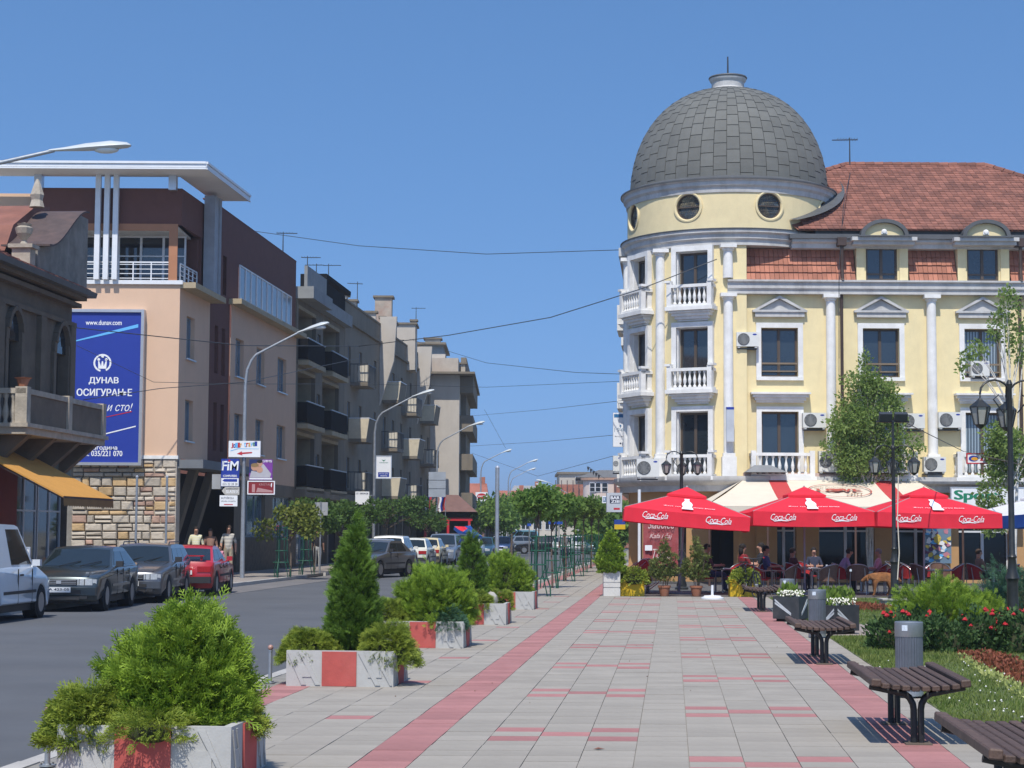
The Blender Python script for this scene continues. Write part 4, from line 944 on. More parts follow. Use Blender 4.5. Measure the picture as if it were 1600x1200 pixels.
# blank end wall block
eb = thing('apartment_block', 'beige apartment block with a blank sunlit end wall and roof hut', 'building', (-4.5, 136, 0)); pe = mk(eb)
q0, q1 = AT(663, 600, 131), AT(718, 600, 131)
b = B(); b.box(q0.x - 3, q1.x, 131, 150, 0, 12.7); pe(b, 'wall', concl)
b = B(); b.box(q0.x, q1.x + 1.1, 129.9, 151, 12.7, 12.85); pe(b, 'roof_slab', concd)
b = B(); b.box(q0.x, q1.x - .1, 130.9, 150, 12.85, 13.9); pe(b, 'parapet', mat('peeling_beige', (.44, .38, .31), .92, var=.1, stain=.35, stc=(.36, .18, .12), sts=.35))
b = B(); b.box(q0.x - .4, AT(692, 560, 133).x, 133, 140, 13.9, 15.0); h_ = pe(b, 'roof_hut', mat('hut_blue', (.20, .25, .29), .9)); b = B(); b.box(q0.x - .9, AT(697, 560, 133).x, 132.2, 141, 15.0, 15.15); pe(b, 'slab', concd, h_)
roofbox(pe, 664, 688, 530, 545, 135, 1.2, mb); roofbox(pe, 720, 727, 569, 590, 134, .8, mb)
for k in range(4):
    z = 3.4 + 2.75 * k; b = B(); b.box(q1.x, q1.x + .95, 132, 149, z - .15, z); b.box(q1.x + .85, q1.x + .95, 132, 149, z, z + 1.0); b.box(q1.x, q1.x + .85, 132, 132.1, z, z + 1.0); b.box(q1.x, q1.x + .4, 134.2, 148, z + 1.05, z + 2.6); pe(b, 'balcony', concd)
# pavilion with brown roof
pvn = thing('pavilion', 'low pavilion with brown hipped roof below the blank end wall', 'building', (-4, 127, 0)); pq = mk(pvn)
b = B(); c = [AT(655, 800, 123).x, AT(745, 800, 123).x]; y0, y1 = 123, 130
b.add([(c[0], y0, 2.95), (c[1], y0, 2.95), (c[1], y1, 2.95), (c[0], y1, 2.95), (c[0] + 1.2, y0 + 2, 4.1), (c[1] - 1.3, y0 + 2, 4.1), (c[1] - 1.3, y1 - 2, 4.1), (c[0] + 1.2, y1 - 2, 4.1)], [(0, 1, 5, 4), (1, 2, 6, 5), (2, 3, 7, 6), (3, 0, 4, 7), (4, 5, 6, 7), (0, 3, 2, 1)]); pq(b, 'roof', mat('brown_roof', (.17, .095, .08), .8, var=.12))
b = B(); b.box(c[0] + .5, c[1] - .6, y0 + .8, y1, 0, 2.9); pq(b, 'wall', darkin)
b = B(); b.box(c[0] + .2, c[1] - .3, y0 + .3, y0 + .4, 2.35, 2.55)
for x in (c[0] + .4, (c[0] + c[1]) / 2, c[1] - .5): b.box(x - .08, x + .08, y0 + .3, y0 + .46, 0, 2.35)
pq(b, 'red_frame', signred)
# aerials
def aerial(px, py0, py1, Y, lab, bars=3, side=1.):
    p, q = AT(px, py1, Y), AT(px, py0, Y); t = thing('roof_aerial', lab, 'aerial', p)
    h = q.z - p.z; b = B(); b.cyl((0, 0, 0), (0, 0, h), .03, .02, 5); b.build('mast', dsteel, t)
    b = B(); b.cyl((-.3 * side, 0, h * .93), (.6 * side, .3, h * .97), .018, None, 4)
    for i in range(bars * 2): x = (-.25 + .8 * i / (bars * 2)) * side; b.cyl((x, -.2, h * .945), (x, .3, h * .945), .01, None, 4)
    b.build('yagi', dsteel, t)
aerial(442, 362, 394, 82, 'thin roof aerial mast on the brown parapet'); aerial(480, 400, 432, 88, 'tall roof aerial with horizontal boom on the loggia house'); aerial(494, 412, 442, 91, 'short double roof aerial on the loggia house', 2, -1); aerial(513, 412, 452, 93, 'leaning t shaped roof aerial above the black roof rail', 1); aerial(558, 440, 492, 104, 'stayed roof aerial beside the small roof hut', 4, -1); aerial(616, 590 - 60, 548, 117, 'stub roof aerial by the brick chimney', 2); aerial(650, 480, 505, 121, 'whip roof aerial on the last roof hut', 1)
aerial(1328, 215, 262, 67.3, 'roof aerial with boom above the red tiled ridge', 4, -1)
# ================================================================== plants
def rot_to(n, up=None):
    """(N,3) unit directions -> (N,3,3) matrices with local y along n"""
    n = n / np.linalg.norm(n, axis=1, keepdims=True)
    r = nr.normal(size=n.shape); a = np.cross(n, r); a /= np.linalg.norm(a, axis=1, keepdims=True); c = np.cross(a, n)
    return np.stack([a, n, c], axis=2)
def scatter(name, tmpl, pos, dirs, size, mt, par):
    """leaf template (verts, tris) copied to pos, local y along dirs; one mesh"""
    tv, tf = np.array(tmpl[0], float), np.array(tmpl[1]); M = rot_to(dirs); n = len(pos)
    co = np.einsum('nij,kj->nki', M, tv) * np.asarray(size).reshape(-1, 1, 1) + pos[:, None]
    fl = (tf[None] + len(tv) * np.arange(n)[:, None, None]).ravel()
    o = mesh_np(name, co.reshape(-1, 3), fl, tf.shape[1], mt, par)
    o.data.attributes.new('tip', 'FLOAT', 'POINT').data.foreach_set('value', np.tile(np.clip(tv[:, 1], 0, 1) ** 1.5, n).astype(np.float32))
    return o
def fan():
    v, f = [], []
    def leafl(a, c, w):
        a, c = np.array(a), np.array(c); d = c - a; s = np.array([d[1], -d[0], 0]); s = s / np.linalg.norm(s) * w; i = len(v); v.extend([a - s * .5, a + s * .5, a + d * .55 + s, c, a + d * .55 - s]); f.extend([(i, i + 1, i + 2), (i, i + 2, i + 4), (i + 4, i + 2, i + 3)])
    leafl((0, 0, 0), (0, 1, .1), .035)
    for y, l, s in ((.18, .40, -1), (.28, .42, 1), (.40, .38, -1), (.50, .36, 1), (.62, .27, -1), (.72, .22, 1)):
        leafl((0, y, .01), (s * l * .72, y + l * .72, .10 + .05 * l), .030)
        leafl((s * l * .38, y + l * .38, .05), (s * l * .42, y + l * .78, .1), .022)
    return v, f
FAN = fan()
SPRAY = ([(-.06, 0, 0), (.06, 0, 0), (.05, .5, .06), (-.05, .5, .06), (0, 1, 0), (-.03, .16, .02), (-.42, .58, .12), (-.34, .66, .06), (.03, .16, .02), (.42, .58, .12), (.34, .66, .06), (-.05, .42, .05), (-.30, .86, .08), (.05, .42, .05), (.30, .86, .08)],
         [(0, 1, 2), (0, 2, 3), (3, 2, 4), (5, 6, 7), (8, 10, 9), (11, 12, 4), (13, 4, 14)])
NEEDLE = ([(-.06, 0, 0), (.06, 0, 0), (0, 1, .08), (-.02, .3, .02), (-.28, .62, .12), (.02, .3, .02), (.28, .62, .12), (0, .55, .05), (-.2, .95, .12), (.2, .95, .12)],
          [(0, 1, 2), (3, 7, 4), (5, 6, 7), (7, 2, 8), (7, 9, 2)])
LEAF = ([(0, 0, 0), (.32, .42, .06), (0, 1, 0), (-.32, .42, .06)], [(0, 1, 2), (0, 2, 3)])
thuja = leafmat('thuja_green', (.045, .12, .012), (.34, .48, .05), .32, 5)
thujad = leafmat('dark_thuja_green', (.03, .08, .012), (.19, .32, .045), .3, 6)
junip = leafmat('juniper_green', (.06, .13, .015), (.36, .42, .06), .35, 6)
junipb = leafmat('blue_juniper_green', (.035, .10, .055), (.10, .20, .11), .3, 6)
rosel = leafmat('rose_leaf', (.030, .072, .022), (.085, .15, .045), .25, 4)
lightl = leafmat('light_leaf', (.075, .15, .02), (.24, .34, .06), .4, 3)
birchl = leafmat('birch_leaf', (.09, .17, .035), (.33, .44, .13), .55, 2)
treel = leafmat('street_tree_leaf', (.06, .14, .03), (.26, .40, .09), .5, 1.5)
yellowl = leafmat('yellow_green_leaf', (.07, .12, .02), (.24, .26, .05), .4, 1.5)
coredk = mat('twig_core', (.035, .04, .015), .95, var=.4, vs=8)
def bumpy(d, amp, f=3., ph=0.):
    return 1 + amp * (np.sin(d[:, 0] * f * 2.1 + ph) * np.cos(d[:, 1] * f * 1.7 + ph * 2) + .6 * np.sin(d[:, 2] * f * 3.1 + d[:, 0] * f + ph))
def shrub(name, label, cat, loc, kind, w, h, n, size, mt, tmpl=FAN, group=None, core=True, seed=0., sink=.0, under=None):
    """kind: dome / cone / spread. leaves on an uneven shell around a dark twig core"""
    t = thing(name, label, cat, loc, 0, group); r = w / 2
    d = nr.normal(size=(n, 3)); d /= np.linalg.norm(d, axis=1, keepdims=True)
    sh = nr.random(n) ** .45 * .40 + .62 + .10 * (nr.random(n) < .10) * nr.random(n)
    if kind == 'dome':
        d[:, 2] = np.abs(d[:, 2]) ** .8 * 1.05 - .12; d[:, :2] *= (1.0 + .22 * np.clip(d[:, 2:3], 0, 1) * (1 - d[:, 2:3])) ; k = sh * bumpy(d, .085, 2.2, seed) * bumpy(d, .075, 5.5, seed)
        p = d * k[:, None] * np.array([r, r, h * .97]); p[:, 2] = np.maximum(p[:, 2], .02)
        out = d * np.array([1, 1, .6]) + np.array([0, 0, .55]) + nr.normal(size=(n, 3)) * .33
    elif kind == 'cone':
        z = 1 - np.sqrt(nr.random(n)) ** 1.1; a = nr.random(n) * 2 * PI
        rr = (np.sin(np.clip((1 - z) * 1.25, 0, 1) * PI / 2) ** .85) * (1 - .18 * (z < .1)) * r
        q = np.c_[np.cos(a), np.sin(a), z * 2.2]; k = sh * bumpy(q, .09, 2.4, seed) * bumpy(q, .07, 6, seed)
        p = np.c_[np.cos(a) * rr * k, np.sin(a) * rr * k, z * h * .97]
        out = np.c_[np.cos(a), np.sin(a), np.full(n, 1.05)] + nr.normal(size=(n, 3)) * .3
    else:
        a = nr.random(n) * 2 * PI; rr = np.sqrt(nr.random(n)); q = np.c_[np.cos(a) * rr, np.sin(a) * rr, rr]
        k = bumpy(q, .12, 2.6, seed)
        p = np.c_[np.cos(a) * rr * k * r, np.sin(a) * rr * k * r, h * (1 - rr ** 2.2) * (.55 + .5 * nr.random(n)) * k - (rr > .75) * (rr - .75) * 1.3 * h]
        out = np.c_[np.cos(a), np.sin(a), .45 - .5 * rr] + nr.normal(size=(n, 3)) * .28
    s = size * (.65 + .7 * nr.random(n))
    if kind != 'spread':                                   # tufts: most sprays gather round branch ends
        m = max(40, n // 22); ci = nr.integers(0, m, n); k2 = nr.random(n) < .78; cp = p[:m] * (.93 + .16 * nr.random((m, 1))); cd = out[:m] + nr.normal(size=(m, 3)) * .25
        sp = w * .040
        p[k2] = cp[ci[k2]] + nr.normal(size=(k2.sum(), 3)) * np.array([sp, sp, sp * 1.1]) - cd[ci[k2]] * (nr.random((k2.sum(), 1)) * sp * 1.6)
        out[k2] = cd[ci[k2]] + nr.normal(size=(k2.sum(), 3)) * .42; p[:, 2] = np.maximum(p[:, 2], .015)
    scatter('foliage', tmpl, p, out, s, mt, t)
    if core:
        b = B()
        if kind == 'dome': b.sph((0, 0, h * .15), (r * .66, r * .66, h * .55), 14, 9)
        elif kind == 'cone': b.lathe([(r * .62, .02), (r * .66, h * .2), (r * .5, h * .5), (r * .2, h * .8), (0, h * .92)], 12)
        else: b.sph((0, 0, 0), (r * .7, r * .7, h * .5), 12, 7)
        b.build('twig_core', coredk, t, smooth=60)
    b = B(); b.tube([(0, 0, -.05 - sink), (0, .01, h * .4)], [.03, .015], 6); b.build('stem', bark, t)
    return t
# ---------------------------------------------------------------- street planters with conifers
PW, PH_ = 1.12, .37
def planter(Yf, label, spill=0):
    t = thing('planter', label, 'planter', ST(Yf + .5, -3.42 + (.10 if Yf < 12 else 0)), SYAW, 'concrete planters along the kerb')
    h = PW / 2; hd = .5
    b = B()
    for x0, x1, y0, y1 in ((-h, h, -hd, -hd + .06), (-h, h, hd - .06, hd), (-h, -h + .06, -hd + .06, hd - .06), (h - .06, h, -hd + .06, hd - .06)): b.box(x0, x1, y0, y1, 0, PH_)
    b.build('box', conc, t)
    b = B(); b.box(-h + .06, h - .06, -hd + .06, hd - .06, .05, PH_ - .04); b.build('soil', soil, t)
    for f in (Mx.Translation((0, -hd, 0)), Mx.Translation((h, 0, 0)) @ Mx.Rotation(PI / 2, 4, 'Z')):
        wd = PW if f[0][3] == 0 else 2 * hd
        b = B(f); c = .19 * wd / 1.12 * 1.0; off = -.0
        b.box(-.185, .175, -.014, .002, .008, PH_ - .008); b.build('red_panel', redpaint, t)
        for s in (-1, 1):
            x0, x1 = (-wd / 2 + .012, -.195) if s < 0 else (.185, wd / 2 - .012); m = (x0 + x1) / 2; q = (x1 - x0)
            b = B(f)
            for k in (.0, 1.): 
                a = (x0 + q * (.02 + .42 * k)); e = a + q * .5; 
                if s < 0: pts = [(x1 - (a - x0), .02), (x1 - (a - x0) - q * .14, .02), (x1 - (e - x0) - q * .14 + q * .0, PH_ - .02), (x1 - (e - x0), PH_ - .02)]
                else: pts = [(e, .02), (e + q * .14, .02), (a + q * .14, PH_ - .02), (a, PH_ - .02)]
                pts = [(min(max(u, x0), x1), v) for u, v in pts]; b.prism(pts, 'y', -.012, .004)
            b.box(m - q * .2, m + q * .2, -.009, .004, .1, .22); b.build('relief', conc, t)
    nst = 40; b = B()
    for i in range(nst): x, y = rnd.uniform(-h + .06, h - .06), rnd.choice((-1, 1)) * rnd.uniform(hd - .2, hd - .07); r = rnd.uniform(.012, .028); b.sph((x, y, PH_ - .035), (r, r * rnd.uniform(.7, 1.2), r * .7), 5, 4)
    b.build('pebbles', mat('pebble', (.45, .42, .37), .9, isl=.3), t, kind='stuff')
    return t
PY = [11.85, 19.35, 25.8, 32.4, 38.9]
planter(PY[0], 'nearest concrete planter with red panel under the broad thuja bush'); planter(PY[1], 'concrete planter with red panel holding the tall conical thuja'); planter(PY[2], 'concrete planter with red panel holding the rounded thuja and blue juniper')
planter(PY[3], 'fourth concrete planter with red panel holding the slim cone thuja'); planter(PY[4], 'last concrete planter with red panel beside the green tree guards')
def at_planter(i, dx, dy): p = ST(PY[i] + .5, -3.40 + (.08 if i == 0 else 0)); return (p.x + dx, p.y + dy, PH_ - .05)
shrub('thuja_bush', 'broad bright green thuja bush in the nearest planter', 'shrub', at_planter(0, .10, .04), 'dome', .80, .80, 8000, .125, thuja, seed=.4)
shrub('juniper', 'yellow tipped juniper spreading over the left end of the nearest planter', 'shrub', at_planter(0, -.46, -.2), 'spread', .46, .24, 1700, .13, junip, FAN, seed=1)
shrub('juniper', 'thin juniper sprigs at the front edge below the broad thuja', 'shrub', at_planter(0, .0, -.42), 'spread', .5, .14, 500, .10, junip, FAN, seed=2)
shrub('juniper', 'low juniper at the right corner of the nearest planter', 'shrub', at_planter(0, .42, .1), 'spread', .4, .16, 500, .10, junip, FAN, seed=2.4)
shrub('conical_thuja', 'tall dense conical thuja in the second planter', 'shrub', at_planter(1, .02, .1), 'cone', .47, 1.38, 8000, .10, thujad, seed=1.1)
shrub('juniper', 'juniper mound at the left end of the second planter', 'shrub', at_planter(1, -.42, -.15), 'spread', .52, .24, 1700, .11, junip, FAN, seed=3)
shrub('juniper', 'juniper hanging over the right corner of the second planter', 'shrub', at_planter(1, .42, -.25), 'spread', .52, .30, 1500, .11, junip, FAN, seed=4)
shrub('thuja_bush', 'rounded yellow green thuja bush in the third planter', 'shrub', at_planter(2, .08, .08), 'dome', 1.0, .78, 6500, .12, thuja, seed=2.2)
shrub('juniper', 'juniper mound left of the rounded thuja', 'shrub', at_planter(2, -.55, -.2), 'spread', .62, .30, 1700, .11, junip, FAN, seed=5)
shrub('blue_juniper', 'small blue green juniper under the rounded thuja', 'shrub', at_planter(2, .28, -.32), 'spread', .5, .22, 1200, .08, junipb, FAN, seed=6)
shrub('conical_thuja', 'slim conical thuja in the fourth planter', 'shrub', at_planter(3, -.12, .1), 'cone', .44, 1.34, 4500, .11, thujad, seed=3.1)
shrub('juniper', 'juniper over the red panel of the fourth planter', 'shrub', at_planter(3, .0, -.35), 'spread', .5, .24, 900, .11, junip, FAN, seed=7)
shrub('thuja_bush', 'rounded thuja bush in the last planter', 'shrub', at_planter(4, -.08, .1), 'dome', .95, .85, 4200, .125, thuja, seed=3.6)
shrub('juniper', 'small juniper between the fourth and last planters', 'shrub', at_planter(3, .38, .3), 'spread', .4, .26, 650, .11, junip, FAN, seed=8)
t = thing('boulder', 'pale rough boulder on the soil of the fourth planter', 'boulder', at_planter(3, .22, .12)); b = B(); b.sph((0, 0, .1), (.14, .12, .13), 9, 6)
b.v = [(x * rnd.uniform(.85, 1.15), y * rnd.uniform(.85, 1.15), z * rnd.uniform(.9, 1.1)) for x, y, z in b.v]; b.build('stone', kerbm, t, smooth=30)

# ---------------------------------------------------------------- bollards
def bollard(): 
    t = thing('bollard', 'x', 'bollard', (0, 0, 0), 0, 'small steel bollards along the kerb')
    b = B(); b.lathe([(.055, 0), (.055, .012), (.02, .018), (.02, .33), (.024, .33), (.024, .345)], 12); b.build('post', galv, t, smooth=40)
    b = B(); b.sph((0, 0, .372), .03, 12, 8); b.build('knob', mat('worn_pink_paint', (.42, .24, .19), .45, .2, var=.25, vs=30), t, smooth=60)
    b = B()
    for k in range(4): b.cyl((.043 * math.cos(k * PI / 2 + .7), .043 * math.sin(k * PI / 2 + .7), .01), (.043 * math.cos(k * PI / 2 + .7), .043 * math.sin(k * PI / 2 + .7), .022), .007, None, 6)
    b.build('bolts', dsteel, t, kind='stuff')
    return t
bo = bollard(); bl = [(11.75, 'bollard at the lower left edge of the picture'), (12.75, 'bollard half hidden behind the left end of the nearest planter'), (18.2, 'bollard just right of the broad thuja bush'), (19.75, 'bollard on the kerb before the second planter'), (21.2, 'bollard behind the left juniper of the second planter'), (24.0, 'bollard seen between the second and third planters'), (27.4, 'bollard on the kerb behind the rounded thuja'), (31, 'bollard hidden beyond the third planter')]
for i, (Y, l) in enumerate(bl):
    o = bo if i == 0 else dup(bo); o.location = ST(Y, -4.22, .004); o['label'] = l
# ---------------------------------------------------------------- slatted benches
def bench():
    t = thing('park_bench', 'x', 'bench', (0, 0, 0), SYAW * 1.0, 'slatted benches along the right red band')
    L, Wd = 2.0, .74; n = 10; sl_ = None
    zt = lambda x: .435 + .035 * abs(x / (Wd / 2)) ** 1.6
    q = B(); q.box(-.03, .03, -L / 2, L / 2, -.019, .019); q.v = [(x * .98 if z > 0 else x, y, z) for x, y, z in q.v]
    o = q.build('slat', woodslat, t); me = o.data; bev = bmesh.new(); bev.from_mesh(me); bmesh.ops.bevel(bev, geom=bev.edges[:], offset=.006, segments=1, affect='EDGES'); bev.to_mesh(me); bev.free()
    for i in range(n):
        s = o if i == 0 else link('slat', me, t); x = -Wd / 2 + Wd * (i + .5) / n; s.location = (x, rnd.uniform(-.008, .008), zt(x) + (.014 if i in (0, n - 1) else 0)); s.rotation_euler = (0, (-1 if x > 0 else 1) * .09 * abs(x) / .4, rnd.uniform(-.003, .003)); 
        if i in (0, n - 1): s.scale = (1.25, 1, 1.5)
    for y in (-.75, .75):
        b = B(); 
        for s in (-1, 1):
            pts = [(s * .027, y, 0), (s * .027, y, .26)] + [(s * (.027 + .11 * (1 - math.cos(a))), y, .26 + .11 * math.sin(a) * 1.18) for a in (R(20), R(45), R(70), R(90))] + [(s * .36, y, zt(.36) - .034)]
            b.tube(pts, .026, 8)
        b.build('leg', blackp, t, smooth=50)
        b = B(); b.box(-.1, .1, y - .1, y + .1, 0.0, .012); b.build('foot_plate', mat('rusty_plate', (.13, .10, .075), .8, var=.2, stain=.4), t)
    return t
be = bench(); bls = [(10.55, 'nearest slatted bench cut by the lower right corner'), (15.1, 'second slatted bench before the ribbed litter bin'), (23.8, 'third slatted bench beside the black planters'), (39.2, 'farthest slatted bench near the parked bicycle')]
for i, (Y, l) in enumerate(bls):
    o = be if i == 0 else dup(be); o.location = ST(Y, 1.87 if i else 1.98, .006); o['label'] = l
# ---------------------------------------------------------------- litter bins
def litter_bin():
    t = thing('litter_bin', 'x', 'bin', (0, 0, 0), 0, 'ribbed steel litter bins beside the lawn'); n = 30; r = .135
    b = B(); vs = []
    for z, g in ((.06, 1), (.6, 1)):
        for k in range(n * 4): rr = r * (1 - (.035 if k % 4 in (2, 3) else 0)); vs.append((rr * math.cos(2 * PI * k / (n * 4)), rr * math.sin(2 * PI * k / (n * 4)), z))
    m = n * 4; b.add(vs, [(k, (k + 1) % m, m + (k + 1) % m, m + k) for k in range(m)]); b.build('ribbed_drum', mat('bin_steel', (.17, .18, .20), .42, .6, var=.15, vs=6), t)
    b = B(); b.lathe([(r * 1.015, .595), (r * 1.03, .6), (r * 1.02, .735), (r * .96, .742), (r * .94, .70), (.0, .6)], 36); b.build('lid_band', mat('bin_band', (.30, .32, .34), .38, .6, var=.12, vs=6), t, smooth=40)
    b = B(); b.lathe([(r * 1.0, .02), (r * 1.0, .065)], 30); b.cyl((0, 0, -.01), (0, 0, .06), .07, None, 14); b.build('base', galv, t)
    return t
bi = litter_bin(); bil = [(18.45, 2.33, 'ribbed steel litter bin behind the second bench'), (28.9, 2.24, 'ribbed steel litter bin between the two black planters'), (35.7, 2.2, 'litter bin with white sticker behind the black planter')]
for i, (Y, tt, l) in enumerate(bil):
    o = bi if i == 0 else dup(bi); o.location = ST(Y, tt, .004); o['label'] = l
    f = Mx.Translation((o.location.x, o.location.y, 0)) @ Mx.Rotation(-.45, 4, 'Z'); b = B(f)
    for k in range(4): a = -PI / 2 - .25 + .1 * k; rr = .1415; b.quad((rr * math.cos(a), rr * math.sin(a), .66), (rr * math.cos(a + .1), rr * math.sin(a + .1), .66), (rr * math.cos(a + .1), rr * math.sin(a + .1), .715), (rr * math.cos(a), rr * math.sin(a), .715))
    b.build('sticker', mat('sticker', (.60, .66, .72), .6, var=.25, vs=60), o, world=True)
# ---------------------------------------------------------------- black planters with white flowers
def vplanter(Y, t_, rz, label):
    t = thing('flower_box', label, 'planter', ST(Y, t_, .004), rz, 'black planters with white stripes'); h = .25
    b = B(); b.box(-h, h, -h, -h + .04, .05, .46); b.box(-h, h, h - .04, h, .05, .46); b.box(-h, -h + .04, -h + .04, h - .04, .05, .46); b.box(h - .04, h, -h + .04, h - .04, .05, .46); b.box(-h + .04, h - .04, -h + .04, h - .04, .05, .42)
    b.build('box', mat('charcoal_paint', (.030, .034, .038), .6, var=.25, vs=5, stain=.5, stc=(.10, .09, .09), sts=7), t)
    b = B(); b.box(-h + .05, h - .05, -h + .05, h - .05, 0, .05); b.build('foot', darkin, t)
    for f in (Mx.Translation((0, -h, 0)), Mx.Translation((h, 0, 0)) @ Mx.Rotation(PI / 2, 4, 'Z'), Mx.Translation((-h, 0, 0)) @ Mx.Rotation(-PI / 2, 4, 'Z')):
        b = B(f); s = 1 if f[0][3] <= 0 and f[1][3] != 0 else -1
        for k in (0, .055): b.prism([(-s * .21, .41 - k), (-s * .21, .375 - k), (s * .10, .125 - k * .2), (s * .10, .16 - k * .2)], 'y', -.006, .002)
        b.build('stripe', mat('pale_stripe', (.50, .53, .55), .6, var=.15), t)
    p = np.c_[nr.uniform(-.2, .2, 260), nr.uniform(-.2, .2, 260), nr.uniform(.44, .52, 260)]
    scatter('leaves', LEAF, p, nr.normal(size=(260, 3)) + np.array([0, 0, .8]), .07 + .04 * nr.random(260), lightl, t)
    specks(190, (-.2, .24), (-.24, .1), (.46, .56), .022, mat('white_petal', (.80, .78, .66), .8), 'white_flowers', t)
    p = np.c_[nr.uniform(-.2, .1, 60), nr.uniform(.0, .2, 60), nr.uniform(.46, .6, 60)]
    scatter('seedlings', LEAF, p, nr.normal(size=(60, 3)) * .4 + np.array([0, 0, 1]), .1 + .05 * nr.random(60), lightl, t)
vplanter(34.3, 2.17, R(-28), 'black planter with white chevron stripes and white flowers near the third bench'); vplanter(30.2, 2.66, R(32), 'black planter with white stripes and flowers partly behind the litter bin')
# ---------------------------------------------------------------- roses, shrubs and bedding on the lawn
def rosebush(x, y, w, h, label, nf):
    t = shrub('rose_bush', label, 'rose bush', (x, y, 0), 'dome', w, h, int(2600 * w), .065, rosel, LEAF, 'rose bushes in the lawn bed', seed=rnd.uniform(0, 6))
    a = nr.random(nf) * 2 * PI; e = nr.random(nf) * 1.1 + .25; r = w / 2
    for k in range(nf):
        d = V((math.cos(a[k]) * math.cos(e[k]), math.sin(a[k]) * math.cos(e[k]), math.sin(e[k]))); p = (d.x * r * 1.02, d.y * r * 1.02, d.z * h * 1.03 + .02)
        s = rnd.uniform(.028, .042); b = B()
        for j in range(3): b.sph((p[0], p[1], p[2] + j * s * .25), (s * (1 - .25 * j), s * (1 - .25 * j), s * .5), 7, 4)
        b.v = [(q[0] + rnd.uniform(-.006, .006), q[1] + rnd.uniform(-.006, .006), q[2] + rnd.uniform(-.004, .004)) for q in b.v]; b.build('rose', mat('rose_red', (.42, .015, .02), .6, var=.2, isl=.3), t)
rosebush(AT(1400, 980, 26.2).x, 26.2, .85, .50, 'rose bush at the left end of the bed with small red blooms', 14); rosebush(AT(1470, 985, 25.6).x, 25.7, .9, .48, 'rose bush in front of the round green shrub', 8)
rosebush(AT(1535, 975, 25.8).x, 25.9, .95, .56, 'rose bush with large red blooms left of the black lamp post', 14); rosebush(AT(1600, 970, 25.6).x, 25.7, .95, .6, 'rose bush at the right edge with many red blooms', 16); rosebush(AT(1430, 950, 27.6).x, 27.6, .9, .5, 'rose bush behind the left end of the bed', 8)
shrub('green_shrub', 'large loose bright green shrub behind the roses', 'shrub', (AT(1470, 920, 28.6).x, 28.6, 0), 'dome', 1.35, .98, 4500, .14, thuja, FAN, seed=5.2); shrub('green_shrub', 'lower bright green shrub touching the large one', 'shrub', (AT(1530, 930, 28.9).x, 28.9, 0), 'dome', .9, .72, 2400, .14, thuja, FAN, seed=.9)
shrub('dark_shrub', 'dark green juniper shrub behind the lamp post', 'shrub', (AT(1590, 900, 31.5).x, 31.5, 0), 'dome', 1.5, 1.05, 3000, .14, junipb, FAN, seed=2.9)
def bed(name, label, pts, n, h, s, mt, tm_=LEAF):
    p = []
    while len(p) < n:
        i = rnd.randrange(len(pts) - 1); u = rnd.random(); a, c = pts[i], pts[i + 1]; w_ = a[2] + (c[2] - a[2]) * u
        p.append((a[0] + (c[0] - a[0]) * u + rnd.uniform(-1, 1) * w_, a[1] + (c[1] - a[1]) * u + rnd.uniform(-1, 1) * w_, rnd.random() * h))
    p = np.array(p); o = scatter(name, tm_, p, nr.normal(size=(n, 3)) * .6 + np.array([0, 0, 1]), s * (.6 + .8 * nr.random(n)), mt, None); o['kind'] = 'stuff'; return o
redleaf = leafmat('red_bedding_leaf', (.13, .032, .018), (.30, .10, .05), .2, 5)
g1_, g2_, g3_ = G(1515, 1027), G(1560, 1050), G(1640, 1085)
bed('red_bedding_plants', '', [(g1_.x + .1, g1_.y, .25), (g2_.x + .15, g2_.y, .3), (g3_.x + .2, g3_.y, .35)], 2600, .09, .045, redleaf)
g1_, g2_, g3_ = G(1503, 1030), G(1545, 1057), G(1620, 1100)
bed('yellow_border_plants', '', [(g1_.x, g1_.y, .08), (g2_.x, g2_.y, .08), (g3_.x, g3_.y, .08)], 800, .07, .04, leafmat('yellow_border_leaf', (.16, .24, .03), (.55, .56, .22), .3, 6))
g1_, g2_ = G(1325, 948), G(1380, 956)
bed('red_bedding_plants', '', [(g1_.x, g1_.y, .4), (g2_.x, g2_.y, .5)], 1500, .09, .06, redleaf)
g1_, g2_ = G(1292, 935), G(1320, 938)
bed('green_bedding_plants', '', [(g1_.x, g1_.y, .3), (g2_.x, g2_.y, .3)], 500, .25, .1, lightl)
